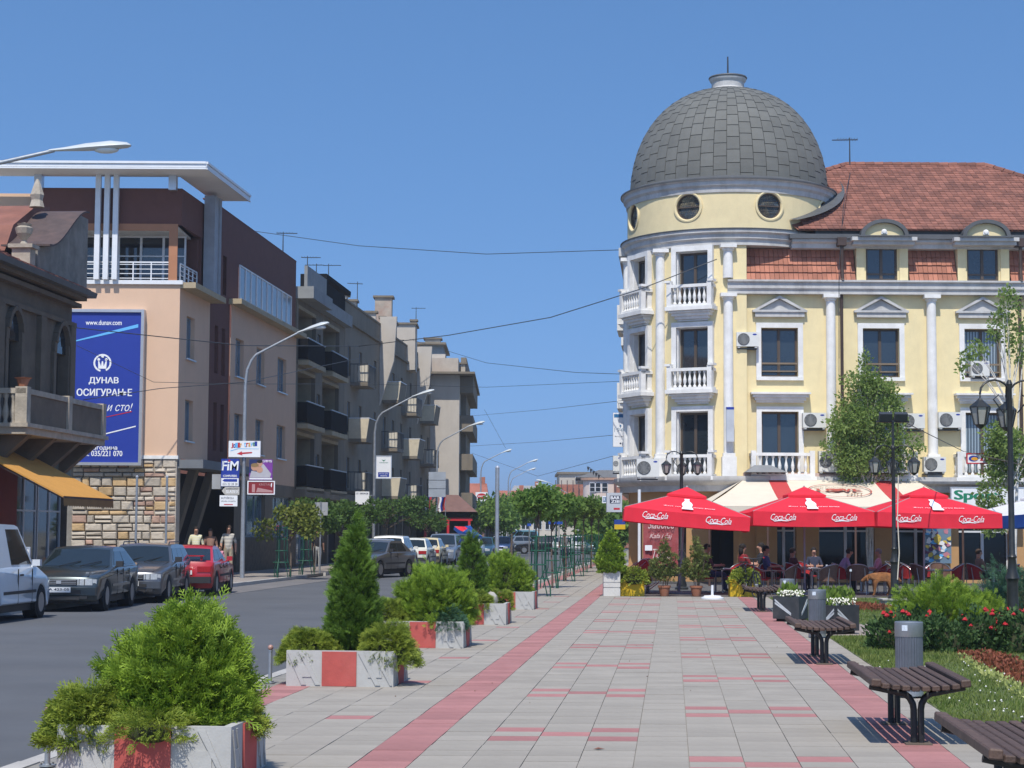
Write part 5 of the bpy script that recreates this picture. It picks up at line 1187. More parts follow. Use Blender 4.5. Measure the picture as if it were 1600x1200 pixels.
# ---------------------------------------------------------------- trees
def limb_tree(name, label, loc, h, tr, clumps, leaf, mt, nleaf, bmat=bark, group=None, lean=(0, 0), cat='tree', droop=0., stems=1, tmpl=LEAF, limbs=True):
    """tapered trunk, limbs to each leaf clump, leaves in uneven clumps. clumps: (x,y,z,rx,ry,rz)"""
    t = thing(name, label, cat, loc, 0, group); b = B(); z0 = min(c[2] - c[5] for c in clumps)
    top = max(c[2] for c in clumps)
    for s in range(stems):
        q = V((rnd.uniform(-.25, .25), rnd.uniform(-.25, .25), 0)) * (stems > 1); k = 6; g = V((rnd.uniform(-.5, .5), rnd.uniform(-.4, .4), 0)) * (stems > 1)
        hh = top * (rnd.uniform(.8, 1) if stems > 1 else 1)
        b.tube([q * .3 + V((lean[0], lean[1], 0)) * (i / k) + g * (i / k) ** 1.4 + V((rnd.uniform(-.03, .03), rnd.uniform(-.03, .03), hh * i / k - (.05 if i == 0 else 0))) for i in range(k + 1)], [tr * (1 - .85 * i / k) for i in range(k + 1)], 7)
    b.build('trunk', bmat, t, smooth=60)
    if limbs:
        b = B()
        for c in clumps:
            a = V((lean[0] * .5, lean[1] * .5, max(.3, min(c[2] * .75, c[2] - .2)))); e = V(c[:3])
            for j in range(2): e2 = e + V((rnd.uniform(-.5, .5) * c[3], rnd.uniform(-.5, .5) * c[4], rnd.uniform(-.1, .5) * c[5])); b.tube([a * .98, a.lerp(e2, .5) + V((0, 0, .08)), e2], [tr * .4, tr * .25, .006], 5)
        b.build('limbs', bmat, t, smooth=60)
    vol = np.array([c[3] * c[4] * c[5] for c in clumps]) ** .7; cnt = (nleaf * vol / vol.sum()).astype(int) + 5; ps, ds = [], []
    for c, m in zip(clumps, cnt):
        d = nr.normal(size=(m, 3)); d /= np.linalg.norm(d, axis=1, keepdims=True); ph = rnd.uniform(0, 6)
        k = (.25 + .8 * nr.random(m) ** .5) * bumpy(d, .16, 2.3, ph)
        p = d * k[:, None] * np.array(c[3:6]) + np.array(c[:3])
        if droop: p[:, 2] -= droop * (np.hypot(p[:, 0], p[:, 1]) / 1.5) ** 1.5
        ps.append(p); ds.append(d * .5 + nr.normal(size=(m, 3)) * .6 + np.array([0, 0, .1 - droop]))
    ps, ds = np.concatenate(ps), np.concatenate(ds)
    scatter('crown', tmpl, ps, ds, leaf * (.6 + .8 * nr.random(len(ps))), mt, t)
    return t
shadel = leafmat('shaded_tree_leaf', (.035, .085, .02), (.13, .22, .05), .4, 1.5)  # darker copy of the street tree green, the buildings' shade put into the colour
def clump_set(n, c, r, cr, seed):
    q = random.Random(seed); o = []
    for i in range(n):
        a = q.uniform(0, 2 * PI); e = q.uniform(-.5, 1); k = q.uniform(.35, .85)
        s = q.uniform(.7, 1.25) * cr; o.append((c[0] + r[0] * k * math.cos(a) * math.cos(e), c[1] + r[1] * k * math.sin(a) * math.cos(e), c[2] + r[2] * k * math.sin(e), s, s, s * .8))
    return o
# birches before the yellow front
bx_ = AT(1358, 700, 61.2)
limb_tree('birch_tree', 'young many stemmed birch in front of the yellow facade', (bx_.x, 61.2, 0), 8, .04, clump_set(15, (0, -.25, 4.6), (2.0, .5, 1.7), .58, 3) + clump_set(11, (0, -.2, 6.2), (1.1, .4, 1.3), .40, 8) + [(-.5, 0, 5.2, .35, .3, .6), (-.05, 0, 6.8, .35, .3, .8), (-.1, 0, 7.3, .18, .2, .5), (.9, 0, 5.5, .35, .3, .4), (-.95, 0, 6.0, .22, .2, .5), (0, 0, 3.9, 1.1, .5, .6), (-.6, 0, 4.0, .5, .4, .8), (.7, 0, 4.2, .6, .4, .6)], .105, birchl, 12500, barkb, None, stems=6, droop=.25)
bx_ = AT(1580, 700, 56.5)
limb_tree('birch_tree', 'tall thin birch at the right edge with drooping twigs', (bx_.x, 56.5, 0), 9, .07, clump_set(9, (0, 0, 4.0), (.75, .8, 1.9), .42, 9) + [(-1.0, 0, 7.4, .4, .2, .35), (-1.45, 0, 7.1, .18, .15, .35), (.0, 0, 8.7, .35, .3, .6), (-.4, 0, 8.0, .25, .3, .5), (.3, 0, 7.6, .5, .3, .7), (-.55, 0, 4.6, .35, .3, .5), (-.65, 0, 2.9, .5, .4, .8), (-.6, 0, 2.2, .5, .4, .6)], .12, birchl, 5500, barkb, None, stems=3, droop=.3)
# small ball trees in green guards along the right pavement
def guard(root):
    for j in range(3):
        a = 2 * PI * j / 3 + .3; b = B(); d = V((math.cos(a), math.sin(a), 0))
        b.tube([d * .34, d * .33 + V((0, 0, .25)), d * .22 + V((0, 0, .55)), d * .2 + V((0, 0, 1.5)), d * .2 + V((0, 0, 1.55))], .019, 5); b.tube([d * .26 + V((0, 0, .0)), d * .12 + V((0, 0, .6)), d * .1 + V((0, 0, 1.5))], .015, 5); b.build('leg', gg, root)
    b = B()
    for z, r in ((.45, .27), (.8, .2), (1.15, .18), (1.5, .17)):
        b.tube([(r * math.cos(2 * PI * k / 12), r * math.sin(2 * PI * k / 12), z) for k in range(13)], .016, 4)
    b.build('hoops', gg, root)
gg = mat('guard_green', (.012, .085, .05), .5, var=.2, vs=6)
g0_ = thing('tree_guard', 'x', 'tree guard', (0, 0, 0), 0, 'green metal tree guards along the pavement'); guard(g0_)
balls = [(46.8, -3.35, 2.75), (54.0, -3.45, 2.8), (61.5, -3.5, 2.9), (68.5, -3.55, 2.9), (76, -3.6, 3.1), (84, -3.6, 3.0), (92, -3.6, 3.1)]
nm = ['nearest', 'second', 'third', 'fourth', 'fifth', 'sixth', 'seventh']
for i, (Y, t_, hh) in enumerate(balls):
    p = ST(Y, t_); o = g0_ if i == 0 else dup(g0_); o.location = p; o.rotation_euler = (0, 0, i * .7); o['label'] = f'{nm[i]} green metal tree guard from the planters up the pavement'
    limb_tree('ball_tree', f'{nm[i]} small round headed street tree from the planters', p, hh, .035, [(0, 0, hh - .42, .42, .42, .36)] + clump_set(6, (0, 0, hh - .45), (.5, .5, .38), .27, i), .12, treel, 2000, group='round headed trees in green guards')
# trees on the left pavement
for i, (px, Y, hh, w_, mt_, lab) in enumerate(((455, 66, 2.9, 1.0, yellowl, 'small yellowish street tree in front of the shop windows'), (492, 73, 3.2, 1.1, shadel, 'street tree behind the back of the road sign'), (530, 79, 3.0, 1.2, shadel, 'street tree left of the second lamp post'), (560, 86, 3.2, 1.3, shadel, 'street tree behind the grey coupe'), (605, 97, 3.6, 1.5, shadel, 'street tree under the white hanging sign'), (640, 104, 3.8, 1.6, shadel, 'broad street tree behind the white estate cars'), (668, 113, 3.2, 1.3, shadel, 'low street tree beside the pavilion'))):
    p = AT(px, 800, Y); p.z = 0
    limb_tree('street_tree', lab, p, hh, .05, clump_set(13, (0, 0, hh - .95), (w_ * 1.15, w_ * .9, 1.0), .40, i + 40), .15, mt_, 1900)
for i, (px, Y, l) in enumerate(((440, 65, 'tall slim tree guard left of the road sign'), (478, 69, 'tall slim tree guard at the side street corner'))):
    o = dup(g0_); p = AT(px, 800, Y); o.location = (p.x, Y, 0); o.scale = (1, 1, 1.15); o['label'] = l; o['group'] = 'tree guards on the far pavement'
for i, (px, Y, h, w_, lab) in enumerate(((765, 128, 4.0, 2.0, 'leafy tree behind the plain pole'), (800, 135, 4.6, 2.6, 'broad leafy tree at the junction'), (838, 150, 4.8, 2.6, 'leafy tree behind the nearest ball tree'), (870, 165, 4.8, 2.8, 'leafy tree far down the street'), (910, 150, 4.2, 2.2, 'leafy tree below the pink house'), (945, 120, 3.6, 1.6, 'leafy tree beside the bar sign'), (770, 170, 4.4, 2.4, 'tree far behind the red roofed houses'), (960, 105, 3.2, 1.1, 'small tree against the corner building'))):
    p = AT(px, 800, Y); p.z = ROADZ
    limb_tree('broad_tree', lab, p, h, .1, clump_set(13, (0, 0, h - 1.3), (w_, w_ * .8, 1.3), .9, i + 70), .3, treel, 2300)
# ================================================================== vehicles
def paint(name, col, met=.0): return mat('car_paint_' + name, col, .28, met, var=.03, coat=.8, spec=.5)
rim_m = mat('wheel_rim', (.34, .35, .36), .35, .7, var=.08); lampg = mat('lamp_glass', (.55, .57, .58), .12, .3, var=.2, vs=20); tail = mat('tail_lamp', (.36, .012, .012), .2, var=.2, vs=15); amber = mat('amber_lamp', (.55, .20, .02), .25); seam = mat('dark_seam', (.01, .01, .011), .8); plate = mat('licence_plate', (.66, .67, .67), .5, var=.03)
_wh = {}
def wheel(root, x, y, r, s):
    k = round(r, 2)
    if k not in _wh:
        b = B(Mx.Rotation(PI / 2, 4, 'X')); b.lathe([(r * .64, -.09), (r * .86, -.095), (r * .97, -.08), (r, -.05), (r, .05), (r * .97, .08), (r * .86, .095), (r * .64, .09), (r * .64, -.09)], 28); o = b.build('tyre', rubber, None, smooth=50); t = o.data; bpy.data.objects.remove(o)
        b = B(Mx.Rotation(PI / 2, 4, 'X')); b.lathe([(r * .66, -.085), (r * .62, -.08), (r * .6, -.03), (r * .2, -.055), (.0, -.06)], 24); b.lathe([(r * .64, .085), (r * .6, .07), (0, .05)], 16)
        for j in range(7): a = 2 * PI * j / 7; b.beam((r * .18 * math.cos(a), r * .18 * math.sin(a), -.062), (r * .6 * math.cos(a), r * .6 * math.sin(a), -.06), .05, .035)
        o = b.build('rim', rim_m, None, smooth=40); m = o.data; bpy.data.objects.remove(o); _wh[k] = (t, m)
    w_ = link('wheel', _wh[k][0], root); w_.location = (x, y, r); w_.rotation_euler = (0, 0, 0 if s < 0 else PI); w_.name = 'wheel'
    link('rim', _wh[k][1], w_)
def car(label, loc, rz, pm, L=4.3, W=1.68, H=1.4, wb=2.55, r=.31, cab=(.72, .12, -1.05, -1.62), zn=.70, zb=.93, zt=.95, kind='sedan', pl=None, bumper=None, group='parked cars along the far kerb', cat='car', rack=False, spoiler=False, name='car', detail=True):
    t = thing(name, label, cat, loc, rz, group); h2, w2 = L / 2, W / 2; ox = (L * .5 - .82) - wb / 2      # front overhang .82
    fx, rx = h2 - .82, h2 - .82 - wb
    def wp(p):
        x, y, z = p; s = max(0, (abs(x) / h2 - .62) / .38); y *= 1 - .10 * s * s; y *= 1 - .05 * max(0, (.45 - z) / .3) ** 2
        if abs(x) > h2 * .8: x -= math.copysign(.10 * (abs(y) / w2) ** 2.5, x)
        return (x, y, z)
    def arch(c): return [(c + (r + .045) * math.cos(a), max(.2, r + (r + .045) * math.sin(a))) for a in [PI * k / 10 for k in range(10, -1, -1)]]
    bot = .2; xwb, xrf, xrr, xrb = cab
    tail_ = [(-h2 + .06, zt), (-h2 + .01, zt - .12), (-h2, .48), (-h2 + .05, .28)] if kind == 'sedan' else [(-h2 + .1, zb), (-h2 + .04, .75), (-h2, .5), (-h2 + .05, .28)]
    top = [(h2 - .06, .26), (h2, .42), (h2 - .02, .56), (h2 - .10, zn), (h2 - .35, zn + .07), (xwb, zb)] + [(xrb, zb + .01)] + tail_
    out = top + [(-h2 + .14, bot)] + [p for p in arch(rx)] + [p for p in arch(fx)] + [(h2 - .14, bot)]
    # side walls with wheel arches; loops: outer (inset) and full
    n = len(out); cx = sum(p[0] for p in out) / n; b = B()
    def inset(i, d):
        p, a, c = V(out[i]), V(out[i - 1]), V(out[(i + 1) % n]); e = (c - a); e = V((-e.y, e.x)); e = e / max(e.length, 1e-6); return (p.x - e.x * d, p.y - e.y * d)
    # polygon is ordered clockwise or not: choose inset sign towards centroid
    ar = sum(out[i][0] * out[(i + 1) % n][1] - out[(i + 1) % n][0] * out[i][1] for i in range(n)); sg = -1 if ar > 0 else 1
    loops = []
    for y, d in ((-w2, .035), (-w2 + .015, .012), (-w2 + .05, 0), (w2 - .05, 0), (w2 - .015, .012), (w2, .035)): loops.append([wp((inset(i, d * sg)[0], y, inset(i, d * sg)[1])) for i in range(n)])
    vs = [p for l in loops for p in l]; fs = [tuple(range(n))[::-1], tuple(range(5 * n, 6 * n))]
    # centre strip split across the width so noses and hoods curve
    mid = 7; L3 = [[wp((out[i][0], -w2 + .05 + (W - .1) * k / mid, out[i][1] + (.018 * math.sin(PI * k / mid) if out[i][1] > .6 else 0))) for i in range(n)] for k in range(1, mid)]
    order = [0, 1, 2]; allp = loops[:3] + L3 + loops[3:]; vs = [p for l in allp for p in l]; m = len(allp); fs = [tuple(range(n))[::-1], tuple(range((m - 1) * n, m * n))]
    for j in range(m - 1): fs += [(j * n + i, j * n + (i + 1) % n, (j + 1) * n + (i + 1) % n, (j + 1) * n + i) for i in range(n)]
    b.add(vs, fs); body = b.build('body', pm, t, smooth=38)
    b = B(); b.box(-h2 + .2, h2 - .2, -w2 + .12, w2 - .12, .16, .5); b.build('underbody', plastic_d, t)
    # cabin
    yb, yr_ = w2 - .06, w2 - .23
    roof = [(xwb, zb - .02), (xrf, H - .05), (xrf - .18, H - .012), ((xrf + xrr) / 2, H), (xrr + .12, H - .02), (xrr, H - .06), (xrb, zb - .01)]
    def cy(z): return yb + (yr_ - yb) * min(1, max(0, (z - zb) / (H - zb)))
    b = B(); q = 5; lp = [[(x, -cy(z) + 2 * cy(z) * k / q, z + (.03 * math.sin(PI * k / q) if z > H - .1 else 0)) for x, z in roof] for k in range(q + 1)]; n2 = len(roof)
    vs = [p for l in lp for p in l]; fs = [tuple(range(n2)), tuple(range(q * n2, (q + 1) * n2))[::-1]]
    for j in range(q): fs += [(j * n2 + i, (j + 1) * n2 + i, (j + 1) * n2 + i + 1, j * n2 + i + 1) for i in range(n2 - 1)]
    b.add(vs, fs); b.build('cabin', pm, t, smooth=38)
    def lerp2(a, c, u): return (a[0] + (c[0] - a[0]) * u, a[1] + (c[1] - a[1]) * u)
    def fpane(nm, p, q_, u0, u1, sx):                     # windscreen / rear window between roof pts p (low) and q_ (high)
        a, c = lerp2(p, q_, u0), lerp2(p, q_, u1); e = V((q_[1] - p[1], 0, -(q_[0] - p[0]))).normalized() * .008 * sx; 
        if e.x * sx < 0: e = -e
        b = B(); ya, yc = cy(a[1]) - .07, cy(c[1]) - .06
        vs = []
        for k in range(5):
            f = -1 + 2 * k / 4; bow = .022 * (1 - f * f) * sx; vs += [(a[0] + e.x + bow * 0, ya * f, a[1] + e.z), (c[0] + e.x + bow * 0, yc * f, c[1] + e.z + .022 * (1 - f * f) * (1 if c[1] > H - .12 else 0))]
        b.add(vs, [(2 * k, 2 * k + 2, 2 * k + 3, 2 * k + 1) for k in range(4)]); b.build(nm, carglass, t)
    fpane('windscreen', roof[0], roof[1], .10, .95, 1); fpane('rear_window', roof[-1], roof[-2], .14 if kind != 'van' else .3, .92, -1)
    zl, zh = zb + .045, H - .095
    def xf(z): return xwb + (xrf - xwb) * (z - zb) / (H - .05 - zb)
    def xr(z): return xrb + (xrr - xrb) * (z - zb) / (H - .06 - zb)
    wn = {'sedan': 2, 'hatch': 2, 'wagon': 3, 'van': 1, 'mpv': 3, 'coupe': 2}[kind]
    for s in (-1, 1):
        a0, a1 = xf(zl) - .16, xf(zh) - .07; c0, c1 = xr(zl) + .2, xr(zh) + .09
        if kind == 'van': c0 = c1 = xrf - .75
        if kind == 'coupe': c0 += .25; c1 += .1
        for k in range(wn):
            u0, u1 = (k + (.02 if k else 0)) / wn, (k + 1 - (.03 if k < wn - 1 else 0)) / wn
            pts = [(a0 + (c0 - a0) * u0, zl), (a0 + (c0 - a0) * u1, zl), (a1 + (c1 - a1) * u1, zh), (a1 + (c1 - a1) * u0, zh)]
            b = B(); b.add([(x, s * (cy(z) + .006), z) for x, z in pts] + [(x, s * (cy(z) - .01), z) for x, z in pts], [(0, 1, 2, 3), (0, 1, 5, 4), (1, 2, 6, 5), (2, 3, 7, 6), (3, 0, 4, 7)]); b.build('side_window', carglass, t)
        if detail:
            b = B(); p = (xwb - .22, s * (w2 + .07), zb + .06); b.box(p[0] - .05, p[0] + .07, min(p[1] - s * .09, p[1] + s * .06), max(p[1] - s * .09, p[1] + s * .06), p[2] - .05, p[2] + .07); b.beam((p[0], s * (w2 - .05), zb), (p[0], p[1], p[2] - .02), .04); b.build('mirror', plastic_d if s > 0 else pm, t)
            doors = [xwb - .28, (xwb - .28 + rx) / 2 + .22, rx + .42][: (2 if kind in ('coupe', 'van') else 3)]
            for k, x in enumerate(doors):
                y = s * (w2 + .001); b = B(); b.box(x - .004, x + .004, min(y - s * .02, y + s * .001), max(y - s * .02, y + s * .001), .32, zb - .04); b.build('door_seam', seam, t)
                if k: b = B(); b.box(x + .06, x + .24, min(y, y + s * .018), max(y, y + s * .018), zb - .17, zb - .135); b.build('door_handle', plastic_d, t)
            b = B(); y = s * w2; b.box(rx + .42, fx - .40, min(y - s * .02, y + s * .014), max(y - s * .02, y + s * .014), .50, .555); b.build('side_moulding', plastic_d if bumper else pm, t)
        for x in (fx, rx): wheel(t, x, s * (w2 - .1), r, s); b = B(); b.cyl((x, s * (w2 - .30), r), (x, s * (w2 - .03), r), r + .04, None, 16); b.build('wheel_well', rubber, t)
        # lamps
        def wbox(x0, x1, y0, y1, z0, z1, nm, mt):
            b = B(); b.box(x0, x1, y0, y1, z0, z1); b.v = [wp(p) for p in b.v]; b.build(nm, mt, t)
        y0, y1 = sorted((s * (w2 - .46), s * (w2 - .10))); wbox(h2 - .13, h2 - .012, y0, y1, zn - .15, zn - .02, 'headlight', lampg)
        if detail:
            for yy_ in (.27, .39): y0, y1 = sorted((s * (w2 - yy_), s * (w2 - yy_ - .012))); wbox(h2 - .06, h2 - .006, y0, y1, zn - .15, zn - .02, 'lamp_divider', seam)
            y0, y1 = sorted((s * (w2 - .36), s * (w2 - .18))); wbox(h2 - .02, h2 + .036, y0, y1, .27, .33, 'fog_lamp', plastic_d if s > 0 else plastic_d)
        if detail: y0, y1 = sorted((s * (w2 - .10), s * (w2 - .02))); wbox(h2 - .2, h2 - .04, y0, y1, zn - .14, zn - .03, 'indicator', amber if bumper else lampg)
        y0, y1 = sorted((s * (w2 - .40), s * (w2 - .015))); zz = zt - .30 if kind in ('sedan', 'coupe') else zb - .26; hh = .15 if kind in ('sedan', 'coupe', 'hatch') else .24; wbox(-h2 - .006, -h2 + .14, y0, y1, zz, zz + hh, 'tail_light', tail)
    bm_ = bumper or pm
    for sx in (1, -1):
        b = B(); ys = [-w2 + .01 + (W - .02) * k / 8 for k in range(9)]; x = h2 + .03
        for k in range(8): b.add([wp((sx * (x - (.10 if j in (1, 2) and False else 0)), yv, zv)) for yv in (ys[k], ys[k + 1]) for zv in (.34, .50)] + [wp((sx * (h2 - .1), yv, zv)) for yv in (ys[k], ys[k + 1]) for zv in (.33, .52) for j in (0,)], [(0, 2, 3, 1), (1, 3, 7, 5), (0, 4, 6, 2)] + ([(0, 1, 5, 4)] if k == 0 else []) + ([(2, 6, 7, 3)] if k == 7 else []))
        b.build('bumper', bm_, t, smooth=30)
    b = B(); b.box(h2 - .08, h2 - .004, -w2 + .48, w2 - .48, zn - .145, zn - .035); b.box(h2 - .03, h2 + .0335, -w2 + .4, w2 - .4, .37, .45); b.build('grille', plastic_d, t)
    if detail:
        b = B(); b.box(-h2 + .1, h2 - .1, -w2 + .5, w2 - .5, .2, .25); b.box(h2 - .05, h2 + .034, -w2 + .42, w2 - .42, .25, .32); b.build('air_intake', plastic_d, t)
        b = B()
        for k in range(3): b.box(h2 - .02, h2 + .004, -w2 + .5, w2 - .5, zn - .13 + k * .035, zn - .122 + k * .035)
        b.box(h2 - .01, h2 + .012, -.05, .05, zn - .12, zn - .05); b.build('grille_bars', alu, t)
        for s in (-1, 1): b = B(); b.beam((h2 - .16, s * (w2 - .30), zn + .028), (xwb - .02, s * (w2 - .16), zb + .012), .012, .006); b.build('bonnet_seam', seam, t)
    for sx in (1, -1):
        z = .40 if sx > 0 or kind in ('wagon', 'van') else (zt - .27 if kind in ('sedan', 'coupe') else .56); xp = sx * (h2 + .036) if z < .5 else sx * (h2 + .004)
        b = B(); b.box(min(xp, xp + sx * .01), max(xp, xp + sx * .01), -.26, .26, z, z + .11); o = b.build('licence_plate', plate, t)
        if pl and sx > 0: f = WM(t) @ Mx(((0, 1, 0, xp + .0115), (1, 0, 0, 0), (0, 0, 1, z), (0, 0, 0, 1))); text(pl, f, -.23, .23, .022, .09, txdark, o, y=.0, bold=.015, flip=False)
    if rack:
        b = B()
        for s in (-1, 1): b.tube([(xrf - .15, s * (yr_ - .05), H), (xrf - .25, s * (yr_ - .05), H + .06), (xrr + .25, s * (yr_ - .05), H + .06), (xrr + .15, s * (yr_ - .05), H)], .016, 6)
        b.build('roof_rail', dsteel, t)
    if spoiler: b = B(); b.box(-h2 + .05, -h2 + .32, -.55, .55, zt + .08, zt + .11); b.box(-h2 + .1, -h2 + .25, -.5, -.45, zt - .02, zt + .08); b.box(-h2 + .1, -h2 + .25, .45, .5, zt - .02, zt + .08); b.build('spoiler', pm, t)
    if detail:
        b = B()
        for y in (-.35, .1): b.beam((xwb + .02, y, zb + .02), (xwb - .22, y + .42, zb + .13), .015)
        b.build('wiper', seam, t)
    return t
AWAY, TOWARD = PI / 2 + SYAW, -PI / 2 + SYAW
SEDAN = dict(kind='sedan'); HATCH = dict(kind='hatch', L=3.7, W=1.58, H=1.4, wb=2.35, cab=(.62, .05, -1.25, -1.68)); WAGON = dict(kind='wagon', L=4.4, H=1.45, cab=(.75, .15, -1.75, -2.08)); MPV = dict(kind='mpv', L=4.2, W=1.72, H=1.6, wb=2.65, cab=(.95, .15, -1.75, -2.02), zn=.80, zb=1.0)
rz_ = ROADZ + .012
def kerb_car(Y, t_, rz, label, pm, **k): return car(label, ST(Y, t_, rz_), rz, pm, **k)
def by_wheel(px, py, front, rz, label, pm, wb, W, **k):       # stand the car with its street-side wheel on the spot seen
    q = G(px, py, ROADZ); h = V((math.cos(rz), math.sin(rz), 0)); side = V((abs(h.y), -h.x * (1 if h.y > 0 else -1), 0)); c = q - side * (W / 2 - .06) + (h * wb / 2 if not front else -h * wb / 2)
    return car(label, (c.x, c.y, rz_), rz, pm, W=W, wb=wb, **k)
PA, PT = PI / 2, -PI / 2
by_wheel(62, 965, True, PA - .06, 'white panel van with black side mouldings at the left edge', paint('white', (.62, .66, .70)), 2.7, 1.68, kind='van', L=4.2, H=1.80, r=.30, cab=(.95, .35, -1.95, -2.05), zn=.74, zb=1.0, bumper=plastic_d, cat='van', name='parked_van')
by_wheel(166, 954, True, PT, 'dark green grey sedan facing the camera with white licence plate', paint('dark_green', (.045, .058, .062), .45), 2.6, 1.72, L=4.5, H=1.33, zb=.90, cab=(.78, .05, -1.15, -1.85), pl='JA 423-05', name='parked_car')
by_wheel(262, 941, True, PT + .01, 'grey estate car with black roof rails behind the dark sedan', paint('grey', (.10, .105, .115), .5), 2.55, 1.68, rack=True, name='parked_car', **{**WAGON, 'H': 1.36})
by_wheel(337, 931, False, PA, 'red hatchback with rear spoiler and black bumper', paint('red', (.42, .010, .014)), 2.5, 1.66, kind='hatch', L=3.95, H=1.30, cab=(.55, -.05, -1.0, -1.75), zb=.88, bumper=plastic_d, spoiler=True, name='parked_car')
kerb_car(70.6, -11.15, TOWARD - R(16), 'grey two door coupe behind the tall conical thuja', paint('coupe_grey', (.145, .14, .135), .5), kind='coupe', L=4.3, W=1.65, H=1.36, wb=2.57, bumper=plastic_d, name='parked_car')
kerb_car(77.0, -12.2, TOWARD, 'light silver sedan half hidden behind the grey coupe', paint('silver', (.36, .38, .41), .5), name='parked_car')
kerb_car(82.6, -12.25, AWAY, 'white estate car with red tail lamps after the silver sedan', paint('white_b', (.70, .70, .66)), bumper=plastic_d, name='parked_car', **{**WAGON, 'L': 4.1, 'H': 1.52})
kerb_car(89.0, -12.15, AWAY, 'white small hatchback with black bumper seen from behind', paint('white_c', (.68, .68, .62)), bumper=plastic_d, name='parked_car', **HATCH)
kerb_car(94.6, -12.25, AWAY, 'cream coloured small hatchback', paint('cream', (.66, .56, .33)), bumper=plastic_d, name='parked_car', **HATCH)
kerb_car(99.2, -12.1, TOWARD, 'silver blue people carrier facing the camera', paint('mpv_silver', (.25, .28, .33), .5), name='parked_car', **MPV)
kerb_car(104.6, -12.1, TOWARD, 'dark grey people carrier behind the silver blue one', paint('mpv_dark', (.10, .11, .13), .5), name='parked_car', detail=False, **MPV)
kerb_car(111, -12.0, TOWARD, 'small white car parked last in the kerb row', paint('white_d', (.68, .70, .72)), name='parked_car', detail=False, **HATCH)
kerb_car(117.5, -11.9, TOWARD, 'dark blue green car at the far end of the kerb row', paint('teal_dark', (.03, .08, .10), .3), name='parked_car', detail=False, **SEDAN)
def far_car(px, Y, rz, label, pm, **k): p = AT(px, 830, Y); return car(label, (p.x, Y, rz_), rz, pm, group='cars at the far junction', name='distant_car', detail=False, **k)
far_car(784, 137, -PI / 2 - .1, 'dark blue car facing us beside the plain pole', paint('blue', (.02, .04, .13), .3), **HATCH)
far_car(845, 150, PI, 'black sedan crossing the junction sideways', paint('black', (.016, .018, .024), .2), bumper=plastic_d, **SEDAN)
far_car(879, 146, -PI / 2, 'white box shaped car facing us ahead of the cyclist', paint('white_e', (.70, .70, .66)), bumper=plastic_d, **SEDAN)
far_car(905, 160, -PI / 2, 'white hatchback to the right of the cyclist', paint('white_f', (.70, .70, .68)), **HATCH)
far_car(808, 172, PI + .3, 'pale blue minibus behind the crossing sedan', paint('teal', (.16, .36, .46)), **{**MPV, 'H': 1.9, 'L': 4.5})
far_car(822, 163, .4, 'grey hatchback between the minibus and the crossing sedan', paint('grey_b', (.25, .27, .28), .4), **HATCH)
far_car(931, 150, -PI / 2, 'green grey car behind the far tree guards', paint('green_b', (.06, .12, .13), .3), **SEDAN)
# ---------------------------------------------------------------- bicycles
def bicycle(label, loc, rz, fm, group=None):
    t = thing('bicycle', label, 'bicycle', loc, rz, group); r = .32
    for x in (-.51, .51):
        b = B(Mx.Rotation(PI / 2, 4, 'X')); b.v = []; 
        b = B(); pts = [(x + r * math.cos(2 * PI * k / 26), 0, r + r * math.sin(2 * PI * k / 26)) for k in range(27)]; b.tube(pts, .02, 6); w_ = b.build('wheel', rubber, t, smooth=60)
        b = B()
        for k in range(14): a = 2 * PI * k / 14; b.cyl((x, .02 * (-1) ** k, r), (x + (r - .02) * math.cos(a), 0, r + (r - .02) * math.sin(a)), .0025, None, 3)
        b.cyl((x, -.04, r), (x, .04, r), .025, None, 8); b.build('spokes', galv, w_)
    b = B(); bb_, st, hd_ = (-.06, 0, .29), (-.2, 0, .82), (.36, 0, .83)
    for p, q in ((bb_, st), (bb_, (.39, 0, .68)), ((-.17, 0, .72), hd_), ((-.51, .05, r), bb_), ((-.51, -.05, r), bb_), ((-.51, .05, r), (-.17, 0, .72)), ((-.51, -.05, r), (-.17, 0, .72)), ((.51, .05, r), (.40, .04, .66)), ((.51, -.05, r), (.40, -.04, .66)), ((.40, 0, .66), (.33, 0, .96))): b.cyl(p, q, .016, None, 7)
    b.build('frame', fm, t, smooth=50)
    b = B(); b.tube([(.28, -.3, 1.0), (.36, -.24, 1.0), (.36, 0, .97), (.36, .24, 1.0), (.28, .3, 1.0)], .013, 6); b.build('handlebar', dsteel, t, smooth=50)
    b = B()
    for s in (-1, 1): b.cyl((.24, s * .31, 1.0), (.33, s * .29, 1.0), .018, None, 7)
    b.build('grip', signred, t)
    b = B(); b.add([(-.36, -.08, .86), (-.36, .08, .86), (-.05, .025, .87), (-.05, -.025, .87), (-.36, -.08, .9), (-.36, .08, .9), (-.05, .025, .895), (-.05, -.025, .895)], [(0, 3, 2, 1), (4, 5, 6, 7), (0, 1, 5, 4), (1, 2, 6, 5), (2, 3, 7, 6), (3, 0, 4, 7)]); b.build('saddle', blackp, t)
    b = B(); b.cyl((-.06, -.06, .29), (-.06, -.045, .29), .09, None, 14); b.beam((-.06, -.08, .29), (.06, -.09, .2), .02); b.beam((-.06, .08, .29), (-.18, .09, .38), .02); b.box(.02, .1, -.16, -.07, .19, .21); b.box(-.22, -.14, .07, .16, .37, .39); b.build('crank', galv, t)
    b = B(); b.beam((-.4, .06, .3), (-.45, .22, .0), .018); b.build('kickstand', galv, t)
    return t
bicycle('parked bicycle with red grips beside the farthest bench', (AT(1172, 900, 46.9).x, 47.3, .0), -PI / 2 + .28, mat('dark_bike', (.03, .03, .035), .4, .3))
